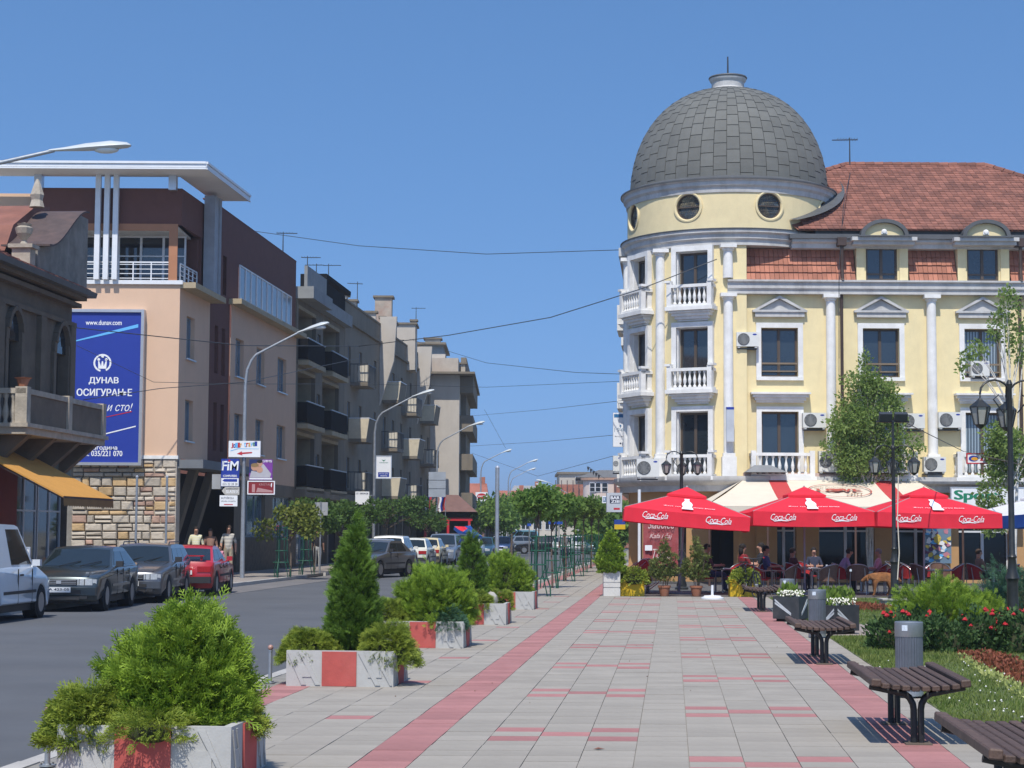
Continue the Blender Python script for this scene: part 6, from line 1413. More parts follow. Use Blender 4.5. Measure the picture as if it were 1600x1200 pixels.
# ================================================================== cafe terrace
# ---- parasols
def parasol(name, label, loc, hw_, z_e, z_a, val, mt, vt, rz=0., tilt=(0, 0), group=None, txt='Coca-Cola', base=True, front=None):
    t = thing(name, label, 'parasol', loc, rz, group); t.rotation_euler = (tilt[0], tilt[1], rz)
    cs = [(-hw_, -hw_), (hw_, -hw_), (hw_, hw_), (-hw_, hw_)]
    vr, zv = hw_ * .26, z_e + (z_a - z_e) * .76
    for i in range(4):
        a, c = cs[i], cs[(i + 1) % 4]; b = B(); n = 6; g = []
        for k in range(n + 1):
            u = k / n; s = (1 - u) + u * .24; z = z_e + (z_a - z_e) * .67 * u
            for j in range(9):
                f = j / 8; sag = -.07 * math.sin(PI * f) * (1 - u) * 1.0
                g.append(((a[0] + (c[0] - a[0]) * f) * s, (a[1] + (c[1] - a[1]) * f) * s, z + sag * .5))
        b.add(g, [(k * 9 + j, k * 9 + j + 1, (k + 1) * 9 + j + 1, (k + 1) * 9 + j) for k in range(n) for j in range(8)]); b.build('canopy_panel', vt if False else mt[i % len(mt)], t, smooth=60)
        b = B(); g = []
        for j in range(13):
            f = j / 12; x, y = a[0] + (c[0] - a[0]) * f, a[1] + (c[1] - a[1]) * f; sg = -.035 * math.sin(PI * f); o = 1 + .012 * math.sin(f * 19)
            g += [(x, y, z_e + sg), (x * o, y * o, z_e + sg - val * .5), (x * 1.004, y * 1.004, z_e + sg - val)]
        b.add(g, [(3 * j + k, 3 * j + 3 + k, 3 * j + 4 + k, 3 * j + 1 + k) for j in range(12) for k in range(2)]); vv = b.build('valance', vt, t, smooth=60)
    zc = z_e + (z_a - z_e) * .76; b = B(); q = .32 * hw_
    b.add([(-q, -q, zc - .03), (q, -q, zc - .03), (q, q, zc - .03), (-q, q, zc - .03), (0, 0, z_a + .05), (-q, -q, zc - .09), (q, -q, zc - .09), (q, q, zc - .09), (-q, q, zc - .09)], [(0, 1, 4), (1, 2, 4), (2, 3, 4), (3, 0, 4), (0, 5, 6, 1), (1, 6, 7, 2), (2, 7, 8, 3), (3, 8, 5, 0)]); b.build('vent_cap', mt[0], t)
    b = B(); b.cyl((0, 0, .04), (0, 0, z_a), .028, None, 10); b.build('pole', mat('parasol_pole', (.30, .25, .29), .45, .2, var=.08), t, smooth=50)
    b = B()
    for a in cs: b.beam((0, 0, z_a - .08), (a[0], a[1], z_e + .0), .02); b.beam((0, 0, z_e - .25), (a[0] * .5, a[1] * .5, z_e + (z_a - z_e) * .38), .015)
    b.sph((0, 0, z_a + .05), .03, 8, 6); b.build('ribs', mat('rib_metal', (.45, .44, .43), .5, .3), t)
    if base: b = B(); b.box(-.42, .42, -.42, .42, 0, .06); b.cyl((0, 0, .06), (0, 0, .3), .04, None, 10); b.build('base', mat('parasol_base', (.17, .16, .20), .7), t)
    W0 = WM(t); F = W0 @ Mx.Translation((0, -hw_ * 1.004, 0)) @ Mx(((1, 0, 0, 0), (0, -1, 0, 0), (0, 0, 1, 0), (0, 0, 0, 1)))
    if txt:
        for x in (-.48, .48) if txt == 'Coca-Cola' else (-.5, .3):
            tx0, tx1 = x * hw_ * 1.05 - .33, x * hw_ * 1.05 + .33; z1 = z_e - .07
            o = text(txt, F, tx0, tx1, z1 - .16, z1, txwhite, t, y=.012, shear=.42 if txt == 'Coca-Cola' else .1, bold=.0 if txt == 'Coca-Cola' else .03)
            if txt == 'Coca-Cola':
                b = B(F); pts = [(tx0 + .02, .014, z1 - .14), (tx0 + .1, .014, z1 - .185), (tx0 + .28, .014, z1 - .165), (tx0 + .42, .014, z1 - .18), (tx0 + .6, .014, z1 - .15)]
                for k in range(4): w0, w1 = (.003, .012, .016, .01, .002)[k:k + 2]; p, q2 = pts[k], pts[k + 1]; b.quad((p[0], .014, p[2] - w0), (q2[0], .014, q2[2] - w1), (q2[0], .014, q2[2] + w1), (p[0], .014, p[2] + w0))
                b.build('swash', txwhite, t, world=True)
                Fb = W0 @ Mx.Translation((0, hw_ * 1.004, 0)) @ Mx(((1, 0, 0, 0), (0, -1, 0, 0), (0, 0, 1, 0), (0, 0, 0, 1)))
                text(txt, Fb, tx0 - .02, tx1 + .02, z_e - val + .02, z_e - val + .15, mat('show_through', (.62, .22, .22), .9), t, y=.012, shear=-.42, flip=True)
    if front:
        sl = V((0, hw_ * .76, (z_a - z_e) * .67)).normalized(); nn = V((0, -sl.z, sl.y))
        Fs = W0 @ Mx(((1, 0, 0, 0), (0, nn.y, sl.y, -hw_), (0, nn.z, sl.z, z_e), (0, 0, 0, 1)))
        prof = [(.10, 0), (.115, .03), (.10, .10), (.085, .17), (.10, .24), (.105, .32), (.085, .42), (.05, .50), (.042, .58), (.05, .60), (.05, .66)]
        b = B(Fs); s = 1.0; pts = [(x * 1.35, .03, .12 + z * 1.3) for x, z in prof] + [(-x * 1.35, .03, .12 + z * 1.3) for x, z in prof[::-1]]
        b.add(pts, [tuple(range(len(pts)))]); b.build('bottle_print', txwhite, t, world=True)
        text('Živi na', Fs, -.62, -.16, .30, .37, txwhite, t, y=.022); text('strani života', Fs, .16, .72, .30, .37, txwhite, t, y=.022)
    return t
pg = 'red parasols over the cafe terrace'
p1 = AT(1059, 928, 49.6); parasol('parasol', 'tilted red parasol at the left end of the terrace above the potted conifers', (p1.x + .02, 49.6, 0), 1.62, 2.16, 2.80, .36, [redcloth], redcloth, R(-3), (0, R(4.6)), pg, front=True)
p2 = AT(1254, 928, 49.8); parasol('parasol', 'middle red parasol above the parked bicycle', (p2.x + .06, 49.8, 0), 1.57, 2.19, 2.82, .37, [redcloth], redcloth, 0, (0, 0), pg, front=True)
p3 = AT(1442, 928, 49.6); parasol('parasol', 'right red parasol behind the slim black lamp post', (p3.x + .03, 49.6, 0), 1.62, 2.17, 2.82, .37, [redcloth], redcloth, R(2), (0, R(.6)), pg, front=True)
p4 = AT(1640, 928, 50.2); parasol('parasol', 'blue and white parasol cut by the right edge', (p4.x, 50.2, 0), 1.66, 2.14, 2.78, .33, [whitecloth, whitecloth, whitecloth, whitecloth], bluecloth, R(14), (0, 0), None, 'LAV')
# ---- big cream awning
A0, A1 = V((7.8, 61.75, 3.47)), V((13.35, 61.75, 3.47)); C0, C1 = V((5.95, 57.2, 2.44)), V((14.0, 57.2, 2.44))
aw = thing('terrace_awning', 'large cream awning with two red stripes and an oval emblem', 'awning', (10, 59.5, 2.4))
def slope(x, u): a = A0.lerp(A1, 0); z = A0.z + (C0.z - A0.z) * u; y = A0.y + (C0.y - A0.y) * u; return V((x, y, z))
def band(x0t, x1t, x0b, x1b, nm, mt, off=0.):
    b = B(); n = 6; g = []
    for k in range(n + 1):
        u = k / n
        for j in range(5): g.append(slope(x0t + (x0b - x0t) * u + ((x1t - x0t) + ((x1b - x0b) - (x1t - x0t)) * u) * j / 4, u) + V((0, 0, off - .06 * math.sin(PI * u))))
    b.add(g, [(k * 5 + j, k * 5 + j + 1, (k + 1) * 5 + j + 1, (k + 1) * 5 + j) for k in range(n) for j in range(4)]); b.build(nm, mt, aw, world=True, smooth=60)
band(7.8, 8.5, 5.95, 8.35, 'canopy_panel', creamcloth); band(8.5, 9.08, 8.35, 8.93, 'red_stripe', stripecloth); band(9.08, 11.95, 8.93, 11.95, 'canopy_panel', creamcloth); band(11.95, 12.5, 11.95, 12.5, 'red_stripe', stripecloth); band(12.5, 13.35, 12.5, 14.0, 'canopy_panel', creamcloth)
b = B(); b.add([A0, C0, (C0.x, 61.75, 2.44)], [(0, 1, 2)]); b.add([A1, C1, (C1.x, 61.75, 2.44)], [(0, 1, 2)]); b.build('end_panels', creamcloth, aw, world=True)
b = B(); n = 46
for i in range(n):
    a, c = C0.x + (C1.x - C0.x) * i / n, C0.x + (C1.x - C0.x) * (i + 1) / n; b.add([(a, 57.19, 2.44), (c, 57.19, 2.44), (c, 57.19, 2.26), ((a + c) / 2, 57.19, 2.22), (a, 57.19, 2.26)], [(0, 1, 2, 3, 4)])
b.build('valance', creamcloth, aw, world=True)
b = B(); b.box(7.7, 13.45, 61.55, 61.95, 3.46, 3.62)
for i in range(28): x = 7.7 + 5.75 * i / 28; b.prism([(x, 3.46), (x + .205, 3.46), (x + .1, 3.40)], 'y', 61.54, 61.56)
b.build('cassette', mat('faded_pink_cloth', (.55, .40, .34), .9), aw, world=True)
b = B()
for x in (6.1, 7.9, 10.6, 13.9): b.cyl((x, 57.3, 0), (x, 57.3, 2.42), .035, None, 8)
b.beam((5.95, 57.22, 2.42), (14.0, 57.22, 2.42), .05)
for x in (8.4, 10.0, 11.6, 13.0): b.beam((x, 57.22, 2.34), (x, 61.75, 3.30), .04)
b.build('frame', mat('brown_post', (.10, .055, .04), .6), aw, world=True)
sl = (A0 - C0); sl = V((0, sl.y, sl.z)).normalized(); nn = V((0, -sl.z, sl.y)); o_ = slope(0, .45)
AF = Mx(((1, 0, 0, 0), (0, nn.y, sl.y, o_.y), (0, nn.z, sl.z, o_.z + .005), (0, 0, 0, 1)))
ex = 10.55
b = B(AF); N = 48
for k in range(N):
    a0, a1 = 2 * PI * k / N, 2 * PI * (k + 1) / N; b.quad(*[(ex + 1.02 * r * math.cos(a), .0, 1.05 * r * math.sin(a)) for r, a in ((1, a0), (1, a1), (.955, a1), (.955, a0))])
b.build('oval_emblem', mat('emblem_red', (.42, .10, .07), .9), aw, world=True)
er = MC['emblem_red']
text('Cafe Poslastičarnica', AF, ex - .75, ex + .62, .38, .62, mat('emblem_brown', (.40, .24, .14), .9), aw, y=.004, shear=.4); text('LOVE', AF, ex - .72, ex + .68, -.22, .24, er, aw, y=.004, bold=.05); text('din', AF, ex + .1, ex + .62, -.75, -.36, MC['emblem_brown'], aw, y=.004, shear=.4)
b = B(AF); b.add([(ex - .08 + .30 * (16 * math.sin(q) ** 3) / 16, .008, .05 + .26 * (13 * math.cos(q) - 5 * math.cos(2 * q) - 2 * math.cos(3 * q) - math.cos(4 * q)) / 16) for q in [2 * PI * k / 24 for k in range(24)]], [tuple(range(24))]); b.build('heart', er, aw, world=True)
for px0, px1, l in ((1163, 1228, 'left grey hipped metal roof cap above the awning'), (1352, 1420, 'right grey hipped metal roof cap above the awning')):
    a, c = AT(px0, 742, 61.4), AT(px1, 742, 61.4); q = thing('metal_hood', l, 'metal hood', ((a.x + c.x) / 2, 61.3, 3.6)); b = B(); z1 = AT(px0, 727, 61.4).z
    b.add([(a.x, 60.9, 3.62), (c.x, 60.9, 3.62), (c.x, 61.7, 3.62), (a.x, 61.7, 3.62), (a.x + .32, 61.15, z1), (c.x - .55, 61.15, z1), (c.x - .55, 61.5, z1), (a.x + .32, 61.5, z1)], [(0, 1, 5, 4), (1, 2, 6, 5), (2, 3, 7, 6), (3, 0, 4, 7), (4, 5, 6, 7), (0, 3, 2, 1)]); b.build('hood', mat('grey_sheet', (.20, .205, .21), .6), q, world=True)
# ---- chairs and tables
wick_r = mat('red_weave', (.36, .022, .024), .8, var=.2, vs=20, bump=.4, bs=200); wick_b = mat('brown_weave', (.15, .085, .06), .8, var=.2, vs=20, bump=.4, bs=200); tubem = mat('chair_tube', (.40, .40, .42), .3, .75, var=.08)
def terrace_chair(wm):
    t = thing('terrace_chair', 'x', 'chair', (0, 0, 0), 0, 'tub chairs on the cafe terrace')      # faces +x
    b = B(); pts = [(.26 * math.cos(2 * PI * k / 20) * 1.05, .25 * math.sin(2 * PI * k / 20)) for k in range(20)]; b.prism(pts, 'z', .37, .41); b.build('seat', wm, t)
    b = B(); g = []; n = 12
    for k in range(n + 1):
        a = PI * .5 + PI * k / n; z1 = .60 + .20 * math.sin(PI * k / n) ** .7
        for z, o in ((.40, 0), (.55, .015), (z1, .05)): g += [((.26 + o) * math.cos(a) * 1.02, (.25 + o) * math.sin(a), z)]
    b.add(g, [(3 * k + j, 3 * k + 3 + j, 3 * k + 4 + j, 3 * k + 1 + j) for k in range(n) for j in range(2)]); b.build('backrest', wm, t, smooth=70)
    b = B(); b.tube([(.27, -.27, .0), (.29, -.28, .58), (.22, -.29, .63), (0, -.31, .62)] + [(.31 * math.cos(PI * 1.5 - PI * k / 10) * 1.02, .30 * math.sin(PI * 1.5 - PI * k / 10), .61 + .20 * math.sin(PI * k / 10) ** .7) for k in range(1, 10)] + [(0, .31, .62), (.22, .29, .63), (.29, .28, .58), (.27, .27, 0)], .013, 6); b.build('arm_tube', tubem, t, smooth=60)
    for s in (-1, 1): b = B(); b.tube([(-.26, s * .22, 0), (-.24, s * .2, .4), (-.28, s * .18, .7)], .012, 6); b.build('leg', tubem, t, smooth=60)
    return t
ca, cb = terrace_chair(wick_r), terrace_chair(wick_b)
def tabl():
    t = thing('terrace_table', 'x', 'table', (0, 0, 0), 0, 'round cafe tables')
    b = B(); b.lathe([(0, .60), (.36, .60), (.37, .61), (.37, .625), (0, .63)], 24); b.build('tabletop', mat('table_top', (.13, .13, .15), .35, var=.1), t, smooth=40)
    b = B(); b.cyl((0, 0, .02), (0, 0, .6), .03, None, 8); b.lathe([(.24, 0), (.24, .02), (.03, .05)], 16); b.build('pedestal', tubem, t); return t
ta = tabl()
tables = [(AT(1118, 900, 51.5).x, 51.5, 'table behind the right potted conifer'), (AT(1206, 900, 50.2).x, 50.2, 'table beside the parked bicycle'), (AT(1278, 900, 53.4).x, 53.4, 'table behind the middle parasol pole'), (AT(1345, 900, 51.2).x, 51.2, 'table between the two men in light shirts'), (AT(1465, 900, 51.5).x, 51.5, 'table behind the right parasol pole'), (AT(1552, 900, 51.8).x, 51.8, 'table at the right end of the terrace'), (AT(1420, 900, 54.5).x, 54.5, 'table at the back near the shop window')]
for i, (x, y, l) in enumerate(tables):
    o = ta if i == 0 else dup(ta); o.location = (x, y, 0); o['label'] = 'round cafe ' + l
nr_ = 0; occupied = []
chs = [(1100, 50.9, 0), (1145, 50.6, 3.0), (1150, 52.2, 3.6), (1185, 49.5, .2), (1228, 49.6, 2.9), (1205, 51.2, -1.5), (1245, 51.6, .3), (1292, 49.3, 2.2), (1262, 54.2, -.6), (1318, 51.3, .1), (1340, 49.9, 1.4), (1368, 51.3, 3.1), (1392, 50.6, 3.3), (1440, 50.9, .4), (1425, 52.6, -.3), (1488, 51.8, 3.0), (1470, 52.9, -1.4), (1528, 52, .2), (1575, 51.2, 2.6), (1400, 55.2, -.5), (1445, 54.8, 3.0)]
words = ['left of the first back table', 'turned to the first back table', 'at the rear of the first back table', 'beside the bicycle handlebar', 'right of the bicycle table', 'behind the bicycle table', 'left of the middle parasol pole', 'right of the middle parasol pole with its back to us', 'at the back behind the middle pole', 'of the man in the blue and pink shirt', 'in front of the two men', 'of the man in the pink shirt', 'just left of the dog', 'behind the dog', 'behind the slim black lamp post', 'right of the right parasol pole', 'behind the right parasol pole', 'left of the end table', 'at the right end of the terrace', 'left of the rear table', 'right of the rear table']
for i, (px, Y, a) in enumerate(chs):
    k = i % 3 != 1; o = ca if i == 0 else cb if i == 1 else dup(ca if k else cb)
    o.location = (AT(px, 900, Y).x, Y, 0); o.rotation_euler = (0, 0, a); o['label'] = ('red' if k else 'brown') + ' woven tub chair ' + words[i]
# ---- pots and boxes along the terrace edge
def pot(px, label, plabel, seed, h):
    p = AT(px, 930, 47.7); t = thing('flower_pot', label, 'pot', (p.x, 47.7, 0), 0, 'terracotta pots before the terrace')
    b = B(); b.lathe([(.10, 0), (.105, .01), (.15, .22), (.165, .22), (.17, .27), (.15, .27), (.14, .23), (0, .22)], 20); b.build('pot', terra, t, smooth=40)
    limb_tree('potted_conifer', plabel, (p.x, 47.7, .22), h, .014, [(0, 0, .35, .30, .26, .16), (-.1, 0, .62, .26, .22, .12), (.12, 0, .78, .22, .2, .1), (0, 0, .95, .16, .15, .14), (0, 0, 1.14, .08, .08, .14), (.2, .05, .5, .18, .14, .1), (-.22, 0, .42, .2, .2, .12)], .075, mat_pc, 1500, tmpl=SPRAY, stems=3, cat='potted plant', bmat=bark)
mat_pc = leafmat('potted_conifer_leaf', (.05, .085, .02), (.20, .23, .06), .3, 4)
pot(1038, 'terracotta pot left of the tilted parasol foot', 'loose potted conifer left of the tilted parasol pole', 1, 1.2); pot(1088, 'terracotta pot right of the tilted parasol foot', 'taller loose potted conifer right of the tilted parasol pole', 2, 1.35)
yelp = mat('yellow_paint', (.62, .40, .01), .6, var=.08, stain=.25, stc=(.35, .24, .05), sts=5)
for px0, px1, l, jl in ((969, 1007, 'yellow planter box by the stacked red chairs', 'juniper drooping over the left yellow box'), (1141, 1182, 'yellow planter box behind the farthest bench', 'juniper mound above the right yellow box')):
    a, c = AT(px0, 930, 47.6), AT(px1, 930, 47.6); m = (a.x + c.x) / 2; q = (c.x - a.x) / 2
    t = thing('planter_box', l, 'planter', (m, 47.8, 0), 0, 'yellow planter boxes'); b = B(); b.box(-q, q, -.2, .2, 0, .42); b.box(-q - .02, q + .02, -.22, .22, .36, .44); b.build('box', yelp, t)
    shrub('juniper', jl, 'shrub', (m + .04, 47.7, .42), 'spread', .75, .28, 1000, .10, junip, NEEDLE, seed=rnd.random() * 6)
a, c = AT(943, 930, 47.4), AT(969, 930, 47.4); m = (a.x + c.x) / 2; t = thing('concrete_planter', 'tall square white concrete planter at the terrace corner', 'planter', (m, 47.6, 0)); q = (c.x - a.x) / 2
b = B(); b.box(-q, q, -.22, .22, 0, .2); b.box(-q + .012, q - .012, -.205, .205, .2, .23); b.box(-q, q, -.22, .22, .23, .34); b.box(-q + .012, q - .012, -.205, .205, .34, .36); b.box(-q, q, -.22, .22, .36, .63); b.build('box', mat('white_concrete', (.58, .56, .52), .9, stain=.35, stc=(.32, .30, .26), sts=3, bump=.2), t)
shrub('thuja_bush', 'upright green thuja in the tall white concrete planter', 'shrub', (m - .02, 47.6, .58), 'cone', .66, 1.08, 5200, .075, thuja, SPRAY, seed=4.4)
p = AT(1113, 935, 45.6); t = thing('parasol_stand', 'white round parasol stand without parasol on the paving', 'parasol stand', (p.x, 45.6, .004)); b = B(); b.lathe([(.28, 0), (.28, .04), (.22, .06), (.2, .085), (.04, .095), (.035, .1)], 28); b.build('base', whitemetal, t, smooth=40); b = B(); b.cyl((0, 0, .09), (0, 0, .34), .033, .03, 12); b.build('tube', whitemetal, t, smooth=40)
for k in range(3):
    o = dup(ca); o.location = (AT(978 + 8 * k, 900, 49.3 + .25 * k).x, 49.3 + .25 * k, .30); o.rotation_euler = (0, 1.15, .6 + .15 * k); o['label'] = ('first', 'second', 'third')[k] + ' red tub chair tipped in the pile by the corner thuja'; o['group'] = 'chairs piled at the terrace corner'
t = thing('low_table', 'dark side table holding the tipped chairs at the corner', 'table', (AT(985, 900, 50).x, 49.8, 0)); b = B(); b.box(-.5, .5, -.35, .35, .26, .30); b.build('top', dsteel, t)
for x, y in ((-.45, -.3), (.45, -.3), (.45, .3), (-.45, .3)): b = B(); b.box(x - .02, x + .02, y - .02, y + .02, 0, .26); b.build('leg', dsteel, t)
# banner, sign boards on the right building
a, c = AT(1005, 900, 59.6), AT(1060, 820, 59.6); t = thing('cafe_banner', 'wrinkled red cloth banner with white script on the tower', 'banner', ((a.x + c.x) / 2, 59.6, .4)); b = B(); n = 14; g = []
for i in range(n + 1):
    for j in range(9): x = a.x + (c.x - a.x) * i / n; z = .35 + 1.85 * j / 8; g.append((x, 59.6 + .03 * math.sin(i * 1.9 + j * .8) + .02 * math.cos(j * 2.1), z))
b.add(g, [(i * 9 + j, (i + 1) * 9 + j, (i + 1) * 9 + j + 1, i * 9 + j + 1) for i in range(n) for j in range(8)]); b.build('cloth', mat('banner_red', (.30, .06, .065), .85, var=.2, vs=2, stain=.35, stc=(.5, .35, .34), sts=2.5), t, world=True, smooth=60)
BFm = frame((0, 59.55, 0), (1, 0, 0), (0, -1, 0)); m = mat('banner_script', (.66, .52, .50), .9)
text('Sladoled', BFm, a.x + .15, c.x - .1, 1.75, 2.0, m, t, y=.02, shear=.4); text('Kafa i čaj', BFm, a.x + .2, c.x - .2, 1.4, 1.6, m, t, y=.02, shear=.4); text('Torte', BFm, a.x + .3, c.x - .25, .8, 1.1, m, t, y=.02, shear=.4)
b = B(BFm); b.box(a.x + .05, a.x + .28, .03, .035, 1.05, 1.22); b.build('paper', signwhite, t, world=True)
b = B(); b.cyl((a.x - .12, 59.65, 0), (a.x - .12, 59.65, 3.0), .05, None, 10); b.build('pole', whitemetal, t, world=True)
def board(name, label, cat, px0, px1, py0, py1, Y, mt, dep=.06, frm=None, fy=None):
    a, c = AT(px0, py1, Y), AT(px1, py0, Y); t = thing(name, label, cat, ((a.x + c.x) / 2, Y, a.z)); F = frame((0, Y, 0), (1, 0, 0), (0, -1, 0))
    b = B(F); b.box(a.x, c.x, -dep, 0, a.z, c.z); b.build('panel', mt, t, world=True)
    if frm:
        b = B(F); e = .035
        for q in ((a.x - e, a.x, a.z - e, c.z + e), (c.x, c.x + e, a.z - e, c.z + e), (a.x, c.x, a.z - e, a.z), (a.x, c.x, c.z, c.z + e)): b.box(q[0], q[1], -dep - .01, .012, q[2], q[3])
        b.build('frame', frm, t, world=True)
    def tx(s, u0, u1, v0, v1, m=txdark, **k): return text(s, F, a.x + (c.x - a.x) * u0, a.x + (c.x - a.x) * u1, a.z + (c.z - a.z) * v0, a.z + (c.z - a.z) * v1, m, t, y=.006, **k)
    def rect(u0, u1, v0, v1, m, nm='print', y=.004): b = B(F); b.box(a.x + (c.x - a.x) * u0, a.x + (c.x - a.x) * u1, 0, y, a.z + (c.z - a.z) * v0, a.z + (c.z - a.z) * v1); return b.build(nm, m, t, world=True)
    def poly(pts, m, nm='print', y=.005): b = B(F); b.add([(a.x + (c.x - a.x) * u, y, a.z + (c.z - a.z) * v) for u, v in pts], [tuple(range(len(pts)))]); return b.build(nm, m, t, world=True)
    return t, tx, rect, poly
ell = lambda cx, cy, rx, ry, n=20, a0=0, a1=2 * PI: [(cx + rx * math.cos(a0 + (a1 - a0) * k / n), cy + ry * math.sin(a0 + (a1 - a0) * k / n)) for k in range(n)]
t, tx, rect, poly = board('shop_sign', 'white shop sign with green Sport lettering', 'sign', 1487, 1600, 763, 790, 61.2, signwhite, .12, alu); tx('Sport', .04, .66, .18, .88, signgreen, bold=.05)
t, tx, rect, poly = board('hanging_sign', 'small white sign with red Duga lettering on the cable', 'sign', 1512, 1566, 710, 723, 57, signwhite, .04, signred); tx('Duga', .36, .96, .1, .72, signred, shear=.3, bold=.04); poly(ell(.17, .5, .14, .36), signblue); poly(ell(.2, .46, .1, .2), mat('sign_orange', (.7, .33, .03), .5), y=.007); tx('DISKONT PIĆA', .4, .95, .78, .92)
t, tx, rect, poly = board('bar_sign', 'grey box sign reading BAR on the tower corner', 'sign', 948, 972, 770, 800, 58.5, mat('sign_grey', (.46, .48, .50), .5), .4); rect(.2, .88, .45, .85, txdark); tx('BAR', .26, .84, .66, .82, txwhite, bold=.04); tx('ZIII', .28, .82, .48, .62, txwhite, bold=.03); rect(.45, .85, .12, .22, signred)
t, tx, rect, poly = board('small_sign', 'small blue and white letter sign left of the bar sign', 'sign', 941, 948, 775, 786, 60, signwhite, .1); rect(.15, .85, .15, .85, mat('slate_blue', (.12, .2, .3), .5)); tx('R', .3, .7, .25, .75, txwhite)
t, tx, rect, poly = board('tall_sign', 'tall white projecting sign with blue top band', 'sign', 958, 981, 645, 698, 66, signwhite, .25); rect(.06, .94, .86, .96, mat('bank_blue', (.03, .15, .32), .5)); tx('1943', .08, .92, .44, .56, mat('pale_lettering', (.35, .42, .48), .6)); poly([(.5, .66), (.42, .6), (.48, .6), (.48, .56), (.52, .56), (.52, .6), (.58, .6)], MC['bank_blue']); tx('Banca Intesa', .12, .88, .29, .32); poly(ell(.5, .1, .06, .025), txdark)
t, tx, rect, poly = board('wall_poster', 'colourful collage poster on the cafe wall', 'poster', 1443, 1486, 822, 880, 61.55, mat('collage_blue', (.14, .22, .30), .6), .04)
for k in range(60):
    cxx, cyy = rnd.random() * .9 + .05, rnd.random() * .9 + .05; n = rnd.randrange(4, 7); poly([(min(.98, max(.02, cxx + rnd.uniform(.05, .16) * math.cos(2 * PI * j / n))), min(.98, max(.02, cyy + rnd.uniform(.03, .09) * math.sin(2 * PI * j / n)))) for j in range(n)], rnd.choice((signwhite, mat('collage_pink', (.5, .2, .25), .6), mat('collage_yellow', (.6, .45, .08), .6), mat('collage_purple', (.12, .04, .10), .6), skyblue, signwhite)), y=.004 + .0006 * k)
t, tx, rect, poly = board('vertical_sign', 'narrow pale grey box sign on the column at the tower edge', 'sign', 1135, 1147, 636, 690, 61.3, mat('pale_grey_box', (.46, .49, .53), .5), .12); rect(0, 1, .93, 1, signblue); rect(.04, .1, .02, .98, alu)
# ---- air conditioners
def ac(px0, px1, py0, py1, Y, label, fr=None):
    a, c = AT(px0, py1, Y), AT(px1, py0, Y); t = thing('air_conditioner', label, 'air conditioner', ((a.x + c.x) / 2, Y, a.z), 0, 'air conditioner units on the yellow building'); w_, h = c.x - a.x, c.z - a.z
    b = B(); b.box(-w_ / 2, w_ / 2, 0, .3, 0, h); b.box(-w_ / 2 + .04, -w_ / 2 + .12, .02, .28, -.05, 0); b.box(w_ / 2 - .12, w_ / 2 - .04, .02, .28, -.05, 0); b.build('casing', mat('ac_white', (.66, .66, .62), .5, var=.05, stain=.2), t)
    f = Mx.Translation((-w_ * .18, -.004, h * .5)) @ Mx.Rotation(PI / 2, 4, 'X'); r = min(h * .42, w_ * .3)
    b = B(f); b.lathe([(r, -.0), (r, .012), (r * .94, .014), (r * .94, 0)], 24); b.lathe([(r * .94, .001), (0, .001)], 24); g = b.build('fan_grille', mat('ac_dark', (.06, .065, .07), .6), t)
    b = B(f)
    for k in range(1, 5): q = r * k / 5; b.lathe([(q, .004), (q + .012, .010), (q + .02, .004)], 20)
    for k in range(8): b.beam((0, 0, .008), (r * .93 * math.cos(k * PI / 4), r * .93 * math.sin(k * PI / 4), .008), .012, .006)
    b.build('guard', mat('ac_grey', (.30, .31, .31), .5), g)
    b = B(); b.add([(w_ * .33 + .07 * math.cos(k * PI / 8), -.003, h * .84 + .028 * math.sin(k * PI / 8)) for k in range(16)], [tuple(range(16))]); b.build('badge', signblue, t)
    b = B(); b.box(-w_ * .45, w_ * .45, .1, .5, -.09, -.05); b.build('bracket', dsteel, t)
    return t
for q in ((1151, 1185, 519, 541, 61.62, 'third floor unit left of the first facade window'), (1255, 1291, 645, 668, 61.62, 'unit right of the first balcony door behind the birch'), (1280, 1312, 705, 737, 61.45, 'unit standing between the first two balconies'), (1407, 1445, 646, 669, 61.62, 'unit half hidden by the floodlight post'), (1467, 1503, 644, 668, 61.62, 'unit left of the curtained balcony door'), (1444, 1478, 714, 737, 61.35, 'unit standing at the foot of the third column'), (1518, 1546, 564, 587, 61.7, 'unit in the lower part of the upper right window'), (995, 1030, 717, 745, 60.9, 'unit on the round balcony of the tower'), (958, 971, 712, 736, 65, 'unit on the street side below the tall sign')): ac(*q[:5], q[5])
